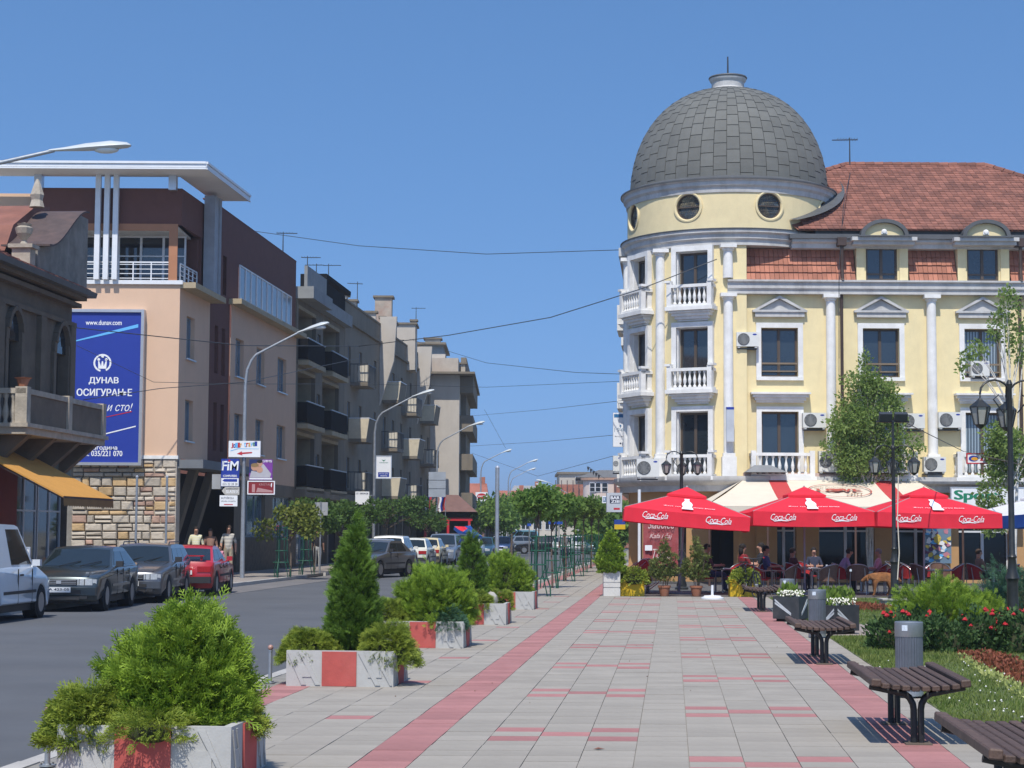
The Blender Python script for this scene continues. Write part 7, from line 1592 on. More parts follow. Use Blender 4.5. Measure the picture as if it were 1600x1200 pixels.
# ---- black lamp posts
def lantern(b_, g_, p, s):
    x, y, z = p
    b_.lathe([(.03 * s, .33 * s), (.05 * s, .30 * s), (.17 * s, .20 * s), (.175 * s, .18 * s)], 6, p); b_.lathe([(.10 * s, -.10 * s), (.06 * s, -.14 * s), (.02 * s, -.17 * s)], 6, p); b_.cyl((x, y, z + .33 * s), (x, y, z + .42 * s), .012 * s, None, 6)
    for k in range(6): a = 2 * PI * k / 6; b_.beam((x + .165 * s * math.cos(a), y + .165 * s * math.sin(a), z + .18 * s), (x + .1 * s * math.cos(a), y + .1 * s * math.sin(a), z - .1 * s), .018 * s)
    g_.lathe([(.152 * s, .178 * s), (.09 * s, -.098 * s)], 6, p)
lamp_g = mat('lantern_glass', (.36, .35, .31), .25, var=.15, spec=.6)
def ornate_lamp(px, Y, zl, s, r, label, top=None, flood=False, zb=0.0, stone=False):
    p = AT(px, 850, Y); t = thing('ornate_lamp', label, 'lamp post', (p.x, Y, zb), 0, 'black ornate lamp posts'); k = s
    b = B(); b.lathe([(r * 2.6, 0), (r * 2.6, .05 * k), (r * 1.9, .10 * k), (r * 2.0, .16 * k), (r * 1.5, .30 * k), (r * 1.35, .9 * k), (r * 1.5, .95 * k), (r * 1.8, .98 * k), (r * 1.2, 1.10 * k), (r * .95, 1.3 * k), (r * 1.2, 1.33 * k), (r * .8, 1.38 * k), (r * .62, zl + .55 * s), (r * .8, zl + .58 * s), (r * .4, zl + .65 * s)], 16); b.build('post', iron, t, smooth=40)
    la, gl = B(), B(); dirs = [(-1, -.3), (1, -.3), (.15, .9)]
    for dx, dy in dirs:
        d = V((dx, dy, 0)).normalized(); R_ = .55 * s
        pts = [V((0, 0, zl + .30 * s))] + [d * (R_ * .5 * (1 - math.cos(a))) + V((0, 0, zl + .42 * s + .22 * s * math.sin(a))) for a in [PI * k2 / 8 for k2 in range(1, 8)]] + [d * R_ + V((0, 0, zl + .40 * s))]
        b = B(); b.tube(pts, .018 * s, 6); b.tube([d * (.12 * s) + V((0, 0, zl + .1 * s)), d * (.3 * s) + V((0, 0, zl + .32 * s)), d * (.2 * s) + V((0, 0, zl + .4 * s))], .012 * s, 5); b.build('arm', iron, t, smooth=60)
        la, gl = B(), B(); lantern(la, gl, tuple(d * R_ + V((0, 0, zl))), s); l_ = la.build('lantern', iron, t); gl.build('glass', lamp_g, l_)
    if flood:
        b = B(); b.cyl((0, 0, zl + .6 * s), (0, 0, flood), .028, None, 8); b.build('mast', iron, t)
        for sx in (-1, 1): b = B(Mx.Translation((sx * .17, -.05, flood + .05)) @ Mx.Rotation(.5, 4, 'X')); b.box(-.14, .14, -.06, .06, -.08, .09); b.build('floodlight', dsteel, t)
        b = B(); b.box(-.36, .36, -.04, .04, flood - .07, flood - .03); b.build('crossbar', iron, t)
    if stone: b = B(); b.box(-.28, .28, -.28, .28, -.20, -.02); b.box(-.33, .33, -.33, .33, -.03, 0); b.build('stone_base', kerbm, t)
    return t
ornate_lamp(1065, 53.5, AT(1065, 735, 53.5).z, .85, .075, 'black lamp post with three lanterns behind the tilted parasol', None); ornate_lamp(1397, 41, AT(1397, 733, 41).z - .2, .82, .058, 'slim black lamp post with floodlights on a stone block', None, AT(1397, 655, 41).z - .2, .2, True)
ornate_lamp(1581, 29, AT(1581, 655, 29).z, .95, .062, 'large black lamp post rising from the roses at right', None)
p = AT(1410, 850, 40.7)
t = thing('rope', 'pale cord hanging down beside the slim black lamp post', 'rope', (p.x, 40.8, .3)); b = B(); b.tube([(p.x - .05, 40.8, 2.9), (p.x - .08, 40.8, 2.0), (p.x - .05, 40.8, 1.2), (p.x - .1, 40.78, .62)], .012, 5); b.build('cord', creamcloth, t, world=True)
# ---- people
PEND = []
hairs = {'dark': mat('hair_dark', (.015, .011, .009), .8), 'brown': mat('hair_brown', (.06, .035, .02), .8), 'grey': mat('hair_grey', (.25, .24, .23), .8), 'blond': mat('hair_blond', (.25, .16, .07), .8)}
skinm = mat('skin', (.50, .27, .18), .6, var=.08)
def person(label, loc, rz, shirt, pants, hair='dark', pose='stand', sc=1., arms=None, seat=.40, legs=None, long_hair=False, bag=None):
    t = thing('person', label, 'person', loc, rz); sit = pose != 'stand'
    zb = seat + .10 if sit else .93; lean = {'stand': .02, 'sit': -.06, 'lean': .2, 'ride': .28}[pose]
    P = {'pel': (0, 0, zb), 'bel': (lean * .3, 0, zb + .16), 'che': (lean * .8, 0, zb + .36), 'nec': (lean * 1.2, 0, zb + .53), 'hd1': (lean * 1.3 + .02, 0, zb + .61), 'hd2': (lean * 1.35 + .035, 0, zb + .70), 'hd3': (lean * 1.35 + .02, 0, zb + .785), 'nose': (lean * 1.35 + .15, 0, zb + .68)}
    E = [('pel', 'bel'), ('bel', 'che'), ('che', 'nec'), ('nec', 'hd1'), ('hd1', 'hd2'), ('hd2', 'hd3'), ('hd2', 'nose')]
    Rr = {'pel': .135, 'bel': .13, 'che': .145, 'nec': .058, 'hd1': .068, 'hd2': .098, 'hd3': .075, 'nose': .018}
    for s in (-1, 1):
        q = 'l' if s > 0 else 'r'; sx, sz = P['che'][0], zb + .47
        P['sh' + q] = (sx * 1.1, s * .175, sz)
        if sit: P['el' + q], P['wr' + q] = (sx + .10, s * .25, zb + .22), (sx + .34, s * .12, zb + .23)
        else: P['el' + q], P['wr' + q] = (.0, s * .245, zb + .20), (.09, s * .25, zb - .04)
        if arms: P['el' + q], P['wr' + q] = [V(a) if s > 0 else V((a[0], -a[1], a[2])) for a in arms]
        w = V(P['wr' + q]); e = V(P['el' + q]); d = (w - e).normalized(); P['ha' + q] = tuple(w + d * .07)
        if sit: P['hi' + q], P['kn' + q], P['an' + q], P['to' + q] = (.05, s * .09, zb - .02), (.42, s * .12, zb + .0), (.44, s * .11, .08), (.58, s * .12, .04)
        else: P['hi' + q], P['kn' + q], P['an' + q], P['to' + q] = (0, s * .09, zb - .06), (.03 + (.06 * s), s * .1, .49), (-.02 + .07 * s, s * .1, .08), (.12 + .07 * s, s * .12, .04)
        if legs: P['kn' + q], P['an' + q], P['to' + q] = legs[0 if s > 0 else 1]
        E += [('che', 'sh' + q), ('sh' + q, 'el' + q), ('el' + q, 'wr' + q), ('wr' + q, 'ha' + q), ('pel', 'hi' + q), ('hi' + q, 'kn' + q), ('kn' + q, 'an' + q), ('an' + q, 'to' + q)]
        Rr.update({'sh' + q: .068, 'el' + q: .045, 'wr' + q: .032, 'ha' + q: .036, 'hi' + q: .10, 'kn' + q: .065, 'an' + q: .045, 'to' + q: .035})
    ks = list(P); me = bpy.data.meshes.new('body'); me.from_pydata([V(P[k]) * sc for k in ks], [(ks.index(a), ks.index(c)) for a, c in E], [])
    o = link('body', me, t); sk = o.modifiers.new('skin', 'SKIN'); ss = o.modifiers.new('sub', 'SUBSURF'); ss.levels = ss.render_levels = 2
    for i, k in enumerate(ks): me.skin_vertices[0].data[i].radius = (Rr[k] * sc * (1.0), Rr[k] * sc * (1.18 if k in ('che', 'pel', 'bel') else 1)); me.skin_vertices[0].data[i].use_root = k == 'pel'
    PEND.append((o, {k: V(P[k]) * sc for k in P}, shirt, pants, sc))
    b = B(); hx = V(P['hd2']) * sc; b.sph((hx.x - .012 * sc, 0, hx.z + .03 * sc), (.103 * sc, .095 * sc, .098 * sc), 12, 8)
    keep = [f for f in b.f if sum(b.v[i][2] for i in f) / len(f) > hx.z + .035 * sc or sum(b.v[i][0] for i in f) / len(f) < hx.x - .03 * sc]; b.f = keep; b.mi = [0] * len(keep)
    if long_hair: b.sph((hx.x - .06 * sc, 0, hx.z - .08 * sc), (.07 * sc, .09 * sc, .14 * sc), 10, 6)
    b.build('hair', hairs[hair], t, smooth=60)
    if bag: b = B(); b.box(-.12, .1, -.36, -.24, .72, 1.0); b.beam((-.02, -.30, 1.0), (0, .1, 1.42), .025); b.build('shoulder_bag', blackp, t)
    return t
def cloth(n, c, **k): return mat('cloth_' + n, c, .9, var=.1, vs=8, **k)
def stripes(name, c0, c1, f):
    m = mat(name, c0, .9); nt = m.node_tree; L = nt.links.new; p = nt.nodes['Principled BSDF']; tc = _n(nt, 'ShaderNodeTexCoord'); wv = _n(nt, 'ShaderNodeTexWave', bands_direction='Z'); wv.inputs['Scale'].default_value = f; L(tc.outputs['Object'], wv.inputs[0]); mx = _n(nt, 'ShaderNodeMix', data_type='RGBA'); mx.inputs['A'].default_value = (*c0, 1); mx.inputs['B'].default_value = (*c1, 1); L(wv.outputs[0], mx.inputs['Factor']); L(mx.outputs['Result'], p.inputs['Base Color']); return m
jeans = cloth('jeans', (.05, .08, .16)); khaki = cloth('khaki', (.36, .31, .22)); dark = cloth('dark', (.02, .02, .024))
def walk(px, Y, rz, label, *a, **k): p = AT(px, 850, Y); return person(label, (p.x, Y, 0), rz, *a, **k)
walk(306, 65.3, -PI / 2 + .2, 'man in a yellow and white striped polo shirt walking', stripes('striped_polo', (.62, .58, .28), (.68, .68, .62), 5.5), khaki, 'dark')
walk(329, 65.6, -PI / 2 - .1, 'woman in a brown top with an arm out to the child', cloth('brown_top', (.26, .15, .11)), jeans, 'brown', sc=.96, long_hair=True)
walk(344, 65.1, -PI / 2, 'small girl in a pink top between the adults', cloth('pink', (.72, .32, .40)), cloth('light_jeans', (.22, .30, .42)), 'brown', sc=.62, long_hair=True)
walk(357, 65.5, -PI / 2 + .1, 'man in a pale shirt and khaki trousers with a black shoulder bag', stripes('pale_shirt', (.55, .52, .45), (.35, .33, .30), 2.5), khaki, 'brown', sc=1.03, bag=True)
walk(496, 77, PI / 2, 'person in a dark top and pale trousers by the road sign', dark, cloth('pale_trousers', (.55, .55, .52)), 'dark')
def seat_at(px, Y, rz, label, *a, **k): p = AT(px, 880, Y); k.setdefault('sc', .92); return person(label, (p.x, Y, 0), rz, *a, pose=k.pop('pose', 'sit'), **k)
seat_at(1312, 51.3, .1, 'seated man in a blue and pink shirt leaning to the table', cloth('lilac', (.34, .30, .48)), dark, 'dark', pose='lean')
seat_at(1370, 51.35, PI - .05, 'seated man in a pink shirt facing left', cloth('pink_shirt', (.62, .34, .42)), khaki, 'grey')
seat_at(1200, 51.5, -.2, 'seated man in a blue shirt behind the bicycle', cloth('blue_shirt', (.07, .10, .24)), dark, 'dark', sc=.97)
seat_at(1163, 52.5, .4, 'seated woman in a dark red top', cloth('dark_red', (.20, .02, .025)), dark, 'dark', long_hair=True, sc=1.0)
seat_at(1186, 53.8, PI, 'seated woman with long dark hair at the back', dark, dark, 'dark', long_hair=True, sc=1.02)
seat_at(1108, 51.2, .1, 'seated woman with bare arms behind the potted conifer', cloth('plum', (.10, .04, .05)), jeans, 'dark', sc=1.0)
seat_at(1241, 52.0, .3, 'seated man in a dark shirt left of the middle pole', cloth('maroon', (.09, .03, .03)), dark, 'brown')
seat_at(1272, 54.6, -1.6, 'seated man at the back behind the middle pole', cloth('navy', (.03, .035, .06)), dark, 'dark')
seat_at(1532, 52.2, .2, 'seated person in brown at the right end of the terrace', cloth('tan', (.22, .13, .09)), dark, 'brown')
# cyclist riding away
p = AT(882, 870, 92); bk = bicycle('red bicycle ridden down the road by the cyclist', (p.x, 92, ROADZ + .01), AWAY, mat('red_bike', (.35, .03, .03), .4, .3))
pc = AT(882, 870, 92) - V(S_) * .22; person('cyclist in a grey shirt and jeans riding away from us', (pc.x, pc.y, ROADZ), AWAY, cloth('grey_shirt', (.10, .10, .11)), jeans, 'dark', 'ride', .98, arms=((.34, .26, 1.28), (.52, .27, 1.08)), seat=.82, legs=(((.36, .11, .72), (.22, .1, .38), (.34, .11, .34)), ((.38, -.11, .60), (.24, -.1, .22), (.36, -.11, .17))))
def finish_people():
    dg = bpy.context.evaluated_depsgraph_get()
    for o, P, shirt, pants, sc in PEND:
        me = bpy.data.meshes.new_from_object(o.evaluated_get(dg)); o.modifiers.clear(); o.data = me
        me.materials.clear()
        for q in (skinm, shirt, pants, mat('shoe', (.03, .028, .026), .6)): me.materials.append(q)
        seg = [('hd1', 'hd3', 0), ('nec', 'hd1', 0), ('pel', 'bel', 1), ('bel', 'che', 1), ('che', 'nec', 1)]
        for q in 'lr': seg += [('che', 'sh' + q, 1), ('el' + q, 'wr' + q, 0), ('wr' + q, 'ha' + q, 0), ('pel', 'hi' + q, 2), ('hi' + q, 'kn' + q, 2), ('kn' + q, 'an' + q, 2), ('an' + q, 'to' + q, 3), ('sh' + q, 'el' + q, 1)]
        mi = []
        for f in me.polygons:
            c = f.center; best = (9, 0)
            for a, e, k in seg:
                A, E_ = P[a], P[e]; u = max(0, min(1, (c - A).dot(E_ - A) / max((E_ - A).length_squared, 1e-9))); dd = (c - A.lerp(E_, u)).length
                if dd < best[0]: best = (dd, k)
            mi.append(best[1])
        me.polygons.foreach_set('material_index', mi); me.polygons.foreach_set('use_smooth', [True] * len(mi))
        bm = bmesh.new(); bm.from_mesh(me)
        for q, s in (('l', 1), ('r', -1)):                    # fingers
            w, h = P['wr' + q], P['ha' + q]; d = (h - w).normalized(); side = V((0, s, 0)).cross(d); side = side.normalized() if side.length > .1 else V((1, 0, 0)); n = d.cross(side)
            for k, (o_, l) in enumerate(((-.026, .06), (-.009, .075), (.009, .07), (.025, .055), (.04, .045))):
                b = B(); a = h + side * o_ * sc + d * .015 * sc; dd = (d + (side * .9 if k == 4 else V())).normalized()
                if k == 4: a = w + side * .03 * sc
                b.tube([a, a + dd * l * sc * .6, a + (dd + n * .35).normalized() * l * sc], [.009 * sc, .008 * sc, .005 * sc], 5)
                vs = [bm.verts.new(v) for v in b.v]
                for f in b.f: bm.faces.new([vs[i] for i in f])
        bm.to_mesh(me); bm.free(); me.name = 'body'
# ---- dog
def dog():
    p = AT(1378, 930, 48.3); t = thing('dog', 'ginger shaggy dog standing on the grass edge sniffing leftwards', 'dog', (p.x, 48.3, 0), PI)
    P = {'hip': (-.28, 0, .50), 'mid': (0, 0, .47), 'che': (.24, 0, .48), 'nk': (.40, 0, .50), 'hd': (.56, 0, .44), 'mz': (.70, 0, .36), 't1': (-.40, 0, .52), 't2': (-.55, .03, .44), 't3': (-.66, .05, .36)}
    Rr = {'hip': .12, 'mid': .125, 'che': .15, 'nk': .095, 'hd': .085, 'mz': .04, 't1': .045, 't2': .05, 't3': .025}
    E = [('hip', 'mid'), ('mid', 'che'), ('che', 'nk'), ('nk', 'hd'), ('hd', 'mz'), ('hip', 't1'), ('t1', 't2'), ('t2', 't3')]
    for s in (-1, 1):
        q = 'l' if s > 0 else 'r'
        P.update({'fs' + q: (.24, s * .09, .38), 'fk' + q: (.25, s * .09, .2), 'fp' + q: (.25 + .04 * s, s * .09, .05), 'ft' + q: (.30 + .04 * s, s * .09, .03), 'hs' + q: (-.24, s * .09, .36), 'hk' + q: (-.30, s * .09, .20), 'hp' + q: (-.27 - .03 * s, s * .09, .05), 'ht' + q: (-.22 - .03 * s, s * .09, .03), 'er' + q: (.52, s * .085, .47), 'et' + q: (.50, s * .13, .37)})
        Rr.update({'fs' + q: .075, 'fk' + q: .042, 'fp' + q: .034, 'ft' + q: .03, 'hs' + q: .09, 'hk' + q: .045, 'hp' + q: .034, 'ht' + q: .03, 'er' + q: .03, 'et' + q: .022})
        E += [('che', 'fs' + q), ('fs' + q, 'fk' + q), ('fk' + q, 'fp' + q), ('fp' + q, 'ft' + q), ('hip', 'hs' + q), ('hs' + q, 'hk' + q), ('hk' + q, 'hp' + q), ('hp' + q, 'ht' + q), ('hd', 'er' + q), ('er' + q, 'et' + q)]
    P = {k: (p_[0] * .76, p_[1], p_[2] * 1.06) for k, p_ in P.items()}; ks = list(P); me = bpy.data.meshes.new('body'); me.from_pydata([P[k] for k in ks], [(ks.index(a), ks.index(c)) for a, c in E], []); me.materials.append(mat('ginger_fur', (.23, .095, .032), .95, var=.4, vs=14, bump=.8, bs=70, stain=.3, stc=(.48, .28, .14), sts=4))
    o = link('body', me, t); o.modifiers.new('skin', 'SKIN'); ss = o.modifiers.new('sub', 'SUBSURF'); ss.levels = ss.render_levels = 2
    for i, k in enumerate(ks): me.skin_vertices[0].data[i].radius = (Rr[k] * .82, Rr[k] * (1.0 if k in ('che', 'mid', 'hip') else .85)); me.skin_vertices[0].data[i].use_root = k == 'mid'
    b = B(); b.sph((.545, 0, .385), .02, 8, 5); b.build('nose', blackp, t)
dog()
# ================================================================== street lamps, signs, wires
def street_lamp(px_pole, px_head, py_head, Y, label, rise=1.05):
    hd = AT(px_head, py_head, Y); x0 = AT(px_pole, 800, Y).x; t = thing('street_lamp', label, 'street lamp', (x0, Y, 0), 0, 'grey curved street lamps')
    X = hd.x - x0; Z = hd.z; zs = Z - rise * abs(X) / 2.3; b = B(); pts = [(0, 0, 0), (0, 0, 1.2), (0, 0, zs - .9)] + [(X * .30 * (1 - math.cos(a)), 0, zs - .9 + 1.35 * math.sin(a) * .85) for a in (R(25), R(45), R(62))]
    q = V(pts[-1]); e = V((X * .82, 0, Z - .12 * rise)); pts += [tuple(q.lerp(e, .5)), tuple(e)]
    b.tube(pts, [.085, .08, .06, .05, .048, .045, .04, .035], 10); b.build('pole', galv, t, smooth=60)
    s = 1 if X > 0 else -1; d = (V((X, 0, Z)) - e).normalized(); a = e - d * .1
    b = B(); prof = [(0, .04, .03), (.18, .06, .05), (.45, .12, .10), (.75, .15, .12), (.95, .13, .07), (1.0, .06, .02)]; L = abs(X) * .18 + .75; g = []
    for u, hw, hh in prof:
        c = a + d * (u * L)
        for k in range(8): an = 2 * PI * k / 8; g.append((c.x, hw * math.cos(an), c.z + hh * (math.sin(an) if math.sin(an) > 0 else .45 * math.sin(an))))
    b.add(g, [(i * 8 + k, i * 8 + (k + 1) % 8, (i + 1) * 8 + (k + 1) % 8, (i + 1) * 8 + k) for i in range(5) for k in range(8)] + [tuple(range(8)), tuple(range(40, 48))]); h = b.build('lamp_head', mat('lamp_head_grey', (.50, .53, .53), .4, .1, var=.06), t, smooth=50)
    c = a + d * (.7 * L); b = B(); b.sph((c.x, 0, c.z - .05), (.24, .11, .07), 10, 6); b.build('diffuser', mat('lamp_diffuser', (.62, .64, .62), .25), h, smooth=60)
    return t
street_lamp(-230, 150, 231, 34, 'nearest street lamp head reaching in at the left edge', .45); street_lamp(380, 487, 513, 64, 'street lamp carrying the cluster of advertising signs'); street_lamp(584, 660, 615, 93, 'second street lamp with a white poster sign'); street_lamp(682, 743, 663, 119, 'third street lamp with the grey sign back')
street_lamp(751, 789, 706, 158, 'fourth street lamp with the red oval sign'); street_lamp(794, 831, 721, 178, 'fifth street lamp above the leafy trees'); street_lamp(797, 829, 734, 205, 'far street lamp low behind the fifth'); street_lamp(903, 848, 752, 176, 'right side street lamp pointing left'); street_lamp(899, 846, 758, 200, 'second right side street lamp pointing left')
LY = 63.85
t, tx, rect, poly = board('travel_sign', 'white travel agency sign with red arrow at the top of the cluster', 'sign', 357, 407, 689, 714, LY, signwhite, .12)
for k, (ch, m) in enumerate(zip('Jolly travel', (signred, signblue, skyblue, signred, MC['sign_orange'], None, skyblue, signred, MC['sign_orange'], skyblue, signgreen, signblue))):
    if m: tx(ch, .08 + .068 * k, .08 + .068 * k + .06, .55 + .012 * k, .80 + .012 * k if ch not in 'Jlt' else .86 + .01 * k, m, bold=.03)
poly([(.06, .36), (.3, .5), (.3, .53), (.06, .40)], skyblue); poly([(.26, .2), (.42, .36), (.42, .28), (.74, .32), (.74, .24), (.42, .18), (.44, .1)], signred); poly([(.3, .5), (.95, .5), (.95, .52), (.3, .53)], skyblue)
t, tx, rect, poly = board('computer_shop_sign', 'blue FiM computers sign left of the lamp pole', 'sign', 345, 374, 717, 760, LY, signblue, .08); tx('FiM', .04, .96, .58, .92, txwhite, bold=.03, shear=.08); tx('COMPUTERS', .12, .88, .34, .42, txwhite, bold=.03); rect(.02, .98, .01, .30, signwhite); poly([(.08, .22), (.2, .27), (.9, .27), (.9, .17), (.2, .17)], signblue, y=.006); tx('035 22 28 28', .1, .92, .04, .13, y=.0) if False else tx('035 22 28 28', .1, .92, .04, .13)
poly(ell(.45, .93, .06, .04), signred, y=.008)
t, tx, rect, poly = board('phone_poster', 'purple and white poster of three people right of the lamp pole', 'poster', 389, 426, 718, 750, LY, mat('poster_purple', (.20, .05, .30), .5), .08); rect(0, .55, .35, 1, mat('poster_navy', (.02, .03, .12), .5)); poly(ell(.24, .62, .16, .17), skinm, y=.008); poly(ell(.24, .72, .17, .1), hairs['blond'], y=.009); poly(ell(.45, .8, .12, .15), skinm, y=.008); poly(ell(.45, .9, .13, .08), hairs['dark'], y=.009); poly(ell(.45, .5, .14, .15), skinm, y=.012); poly([(.02, .12), (.1, .45), (.35, .4), (.6, .8), (.95, .3), (.9, .12)], mat('poster_grey', (.42, .41, .44), .6), y=.007); rect(.02, .98, .03, .1, signwhite); tx('GTMS', .56, .97, .86, .97, txwhite, bold=.03)
t, tx, rect, poly = board('red_sign', 'dark red sign in a white frame below the poster', 'sign', 388, 428, 753, 771, LY, mat('sign_dark_red', (.22, .02, .025), .5), .06, signwhite); rect(.14, .26, .1, .8, mat('sign_pale_red', (.45, .25, .25), .5)); tx('KRISTAL', .42, .88, .68, .86, MC['sign_pale_red']); poly([(.3, .1), (.36, .5), (.95, .25), (.95, .1)], MC['sign_pale_red']); poly(ell(.93, .72, .05, .2, 10, PI / 2, 1.5 * PI), txwhite)
t, tx, rect, poly = board('arrow_sign', 'grey arrow shaped sign pointing left', 'sign', 351, 374, 761, 773, LY, mat('sign_beige_grey', (.50, .48, .44), .6), .04); poly([(-.2, .5), (.02, 1), (.02, 0)], MC['sign_beige_grey'], 'arrow_tip', .0); tx('SLATEX', .1, .95, .2, .6, txwhite, bold=.03); tx('DISKONT', .1, .95, .68, .88, txdark)
t, tx, rect, poly = board('driving_school_sign', 'small white sign lowest on the cluster with a red line', 'sign', 343, 371, 774, 791, LY, signwhite, .05); tx('AUTOŠKOLA', .08, .8, .66, .9); tx('obuka vozača', .08, .9, .42, .55); rect(.25, .75, .12, .2, signred)
t, tx, rect, poly = board('sign_box', 'grey metal sign box seen from its side', 'sign', 331, 345, 741, 764, 64.4, mat('sheet_grey', (.34, .35, .36), .6), .5)
t, tx, rect, poly = board('poster_sign', 'white poster sign with blue bottom panel on the second lamp', 'sign', 588, 611, 713, 747, 92.8, signwhite, .06, alu); poly([(.35, .85), (.5, .76), (.65, .85), (.5, .82)], signgreen); tx('HEMOFARM', .2, .8, .68, .73, signgreen); rect(.12, .88, .05, .27, signblue); tx('mesto gde', .2, .8, .17, .23, txwhite); tx('rastemo', .28, .75, .08, .14, txwhite)
t, tx, rect, poly = board('white_sign', 'plain white sign with a line of lettering lower on the second lamp', 'sign', 555, 577, 768, 788, 92.7, signwhite, .06); tx('ST. GEORGE', .08, .92, .78, .9, bold=.02)
b = B(); a, c = AT(577, 774, 92.75), AT(586, 774, 92.9); b.beam(a, c, .05); b.build('arm', galv, t, world=True)
def sign_back(label, px0, px1, py0, py1, Y, mt, nx, nz, pole=None, cat='sign'):
    a, c = AT(px0, py1, Y), AT(px1, py0, Y); t = thing('road_sign', label, cat, ((a.x + c.x) / 2, Y, 0 if pole else a.z)); F = frame((0, Y, 0), (1, 0, 0), (0, -1, 0))
    b = B(F); g = .02
    for i in range(nx):
        for k in range(nz): b = B(F); x0 = a.x + (c.x - a.x) * i / nx; x1 = a.x + (c.x - a.x) * (i + 1) / nx; z0 = a.z + (c.z - a.z) * k / nz; z1 = a.z + (c.z - a.z) * (k + 1) / nz; b.box(x0 + g, x1 - g, -.04, 0, z0 + g, z1 - g); b.build('panel', mt, t, world=True)
    b = B(F); b.box(a.x, c.x, -.08, -.041, (a.z + c.z) / 2 - .04, (a.z + c.z) / 2 + .04)
    if pole: m = AT(pole, 800, Y).x; b.cyl((m, -.06 if False else .04, 0), (m, .04, c.z), .035, None, 8)
    b.build('pole', galv, t, world=True); return t
shg = mat('sheet_grey', (.34, .35, .36), .6); sign_back('grey sign back of six plates on the third lamp', 669, 697, 737, 777, 118.6, mat('plate_grey', (.33, .36, .40), .5), 1, 3); sign_back('grey square sign back on a thin pole at the side street', 491, 513, 784, 806, 71.5, shg, 1, 1, 501); sign_back('dark grid of sign plates on a pole beside the plain pole', 758, 772, 801, 862, 128, mat('plate_dark', (.10, .11, .12), .5), 2, 3, 764)
t, tx, rect, poly = board('oval_sign', 'white sign with a red oval on the fourth lamp', 'sign', 743, 762, 769, 783, 157.5, signwhite, .1); poly(ell(.5, .55, .38, .32), signred); rect(.2, .8, .48, .62, txwhite, y=.007); tx('MARKET', .24, .76, .5, .6, signred, bold=.02)
t = thing('plain_pole', 'tall plain grey pole between the fourth and last planters', 'pole', ST(46, -4.3)); b = B(); b.cyl((0, 0, 0), (0, 0, 3.2), .055, .05, 12); b.build('pole', galv, t, smooth=50); b = B(); b.sph((0, 0, 3.2), .052, 10, 6); b.build('cap', alu, t)
for px, l in ((213, 'left thin pole in front of the stone base'), (260, 'right thin pole in front of the stone base')):
    p = AT(px, 800, 60.5); t = thing('thin_pole', l, 'pole', (p.x, 60.5, 0), 0, 'thin poles before the stone wall'); b = B(); b.cyl((0, 0, 0), (0, 0, AT(px, 745, 60.5).z), .04, None, 8); b.build('pole', galv, t); b = B(); b.sph((0, 0, AT(px, 745, 60.5).z), .05, 8, 5); b.build('cap', alu, t)
# blue street name boards beyond the tree guards
for px0, px1, py0, py1, Y, l in ((857, 879, 815, 819, 95, 'long blue street sign above the tree guards'), (868, 879, 807, 811, 97, 'upper short blue street sign'), (824, 830, 818, 822, 90, 'small blue street sign left of the trees')):
    t, tx, rect, poly = board('street_sign', l, 'sign', px0, px1, py0, py1, Y, mat('street_sign_blue', (.015, .08, .42), .5), .03); m = (AT(px0, 800, Y).x + AT(px1, 800, Y).x) / 2; b = B(); b.cyl((m, Y + .03, 0), (m, Y + .03, AT(px0, py1, Y).z), .03, None, 6); b.build('pole', galv, t, world=True)
t, tx, rect, poly = board('shop_lightbox', 'blue and yellow box sign left of the parasols', 'sign', 960, 977, 812, 827, 58, mat('box_blue', (.02, .05, .25), .5), .3); rect(0, 1, 0, .5, yelp)
# parasol and flags far left pavement
p = AT(718, 850, 106); parasol('market_parasol', 'blue and red market parasol behind the parked cars', (p.x, 106, 0), .62, 1.75, 2.05, .2, [bluecloth, redcloth], bluecloth, .5, (.25, .2), None, None)
t = thing('flag', 'red blue and white flag left of the third lamp', 'flag', AT(674, 790, 121)); 
def flag(t, px):
    p = AT(px, 792, 121); b = B(); b.cyl(p - V((0, 0, .6)), p + V((0, 0, .9)), .02, None, 5); b.build('staff', galv, t, world=True)
    for k, m in enumerate((signred, signblue, signwhite)):
        b = B(); g = []
        for i in range(7): z = p.z + .85 - i * .17; g += [(p.x - .03 - .13 * k + .05 * math.sin(i * 1.1), p.y - .02, z - .07 * k), (p.x - .16 - .13 * k + .05 * math.sin(i * 1.1 + .4), p.y - .02, z - .07 * (k + 1))]
        b.add(g, [(2 * i, 2 * i + 1, 2 * i + 3, 2 * i + 2) for i in range(6)]); b.build('stripe', m, t, world=True)
flag(t, 674); t = thing('flag', 'red blue and white flag right of the third lamp', 'flag', AT(696, 790, 121)); flag(t, 696)
t, tx, rect, poly = board('pavement_board', 'white pavement board with green and purple stripe behind the van', 'sign', 18, 45, 857, 895, 43.5, signwhite, .05, alu); rect(.1, .5, .82, .93, signgreen); rect(.5, .92, .82, .93, MC['poster_purple'])
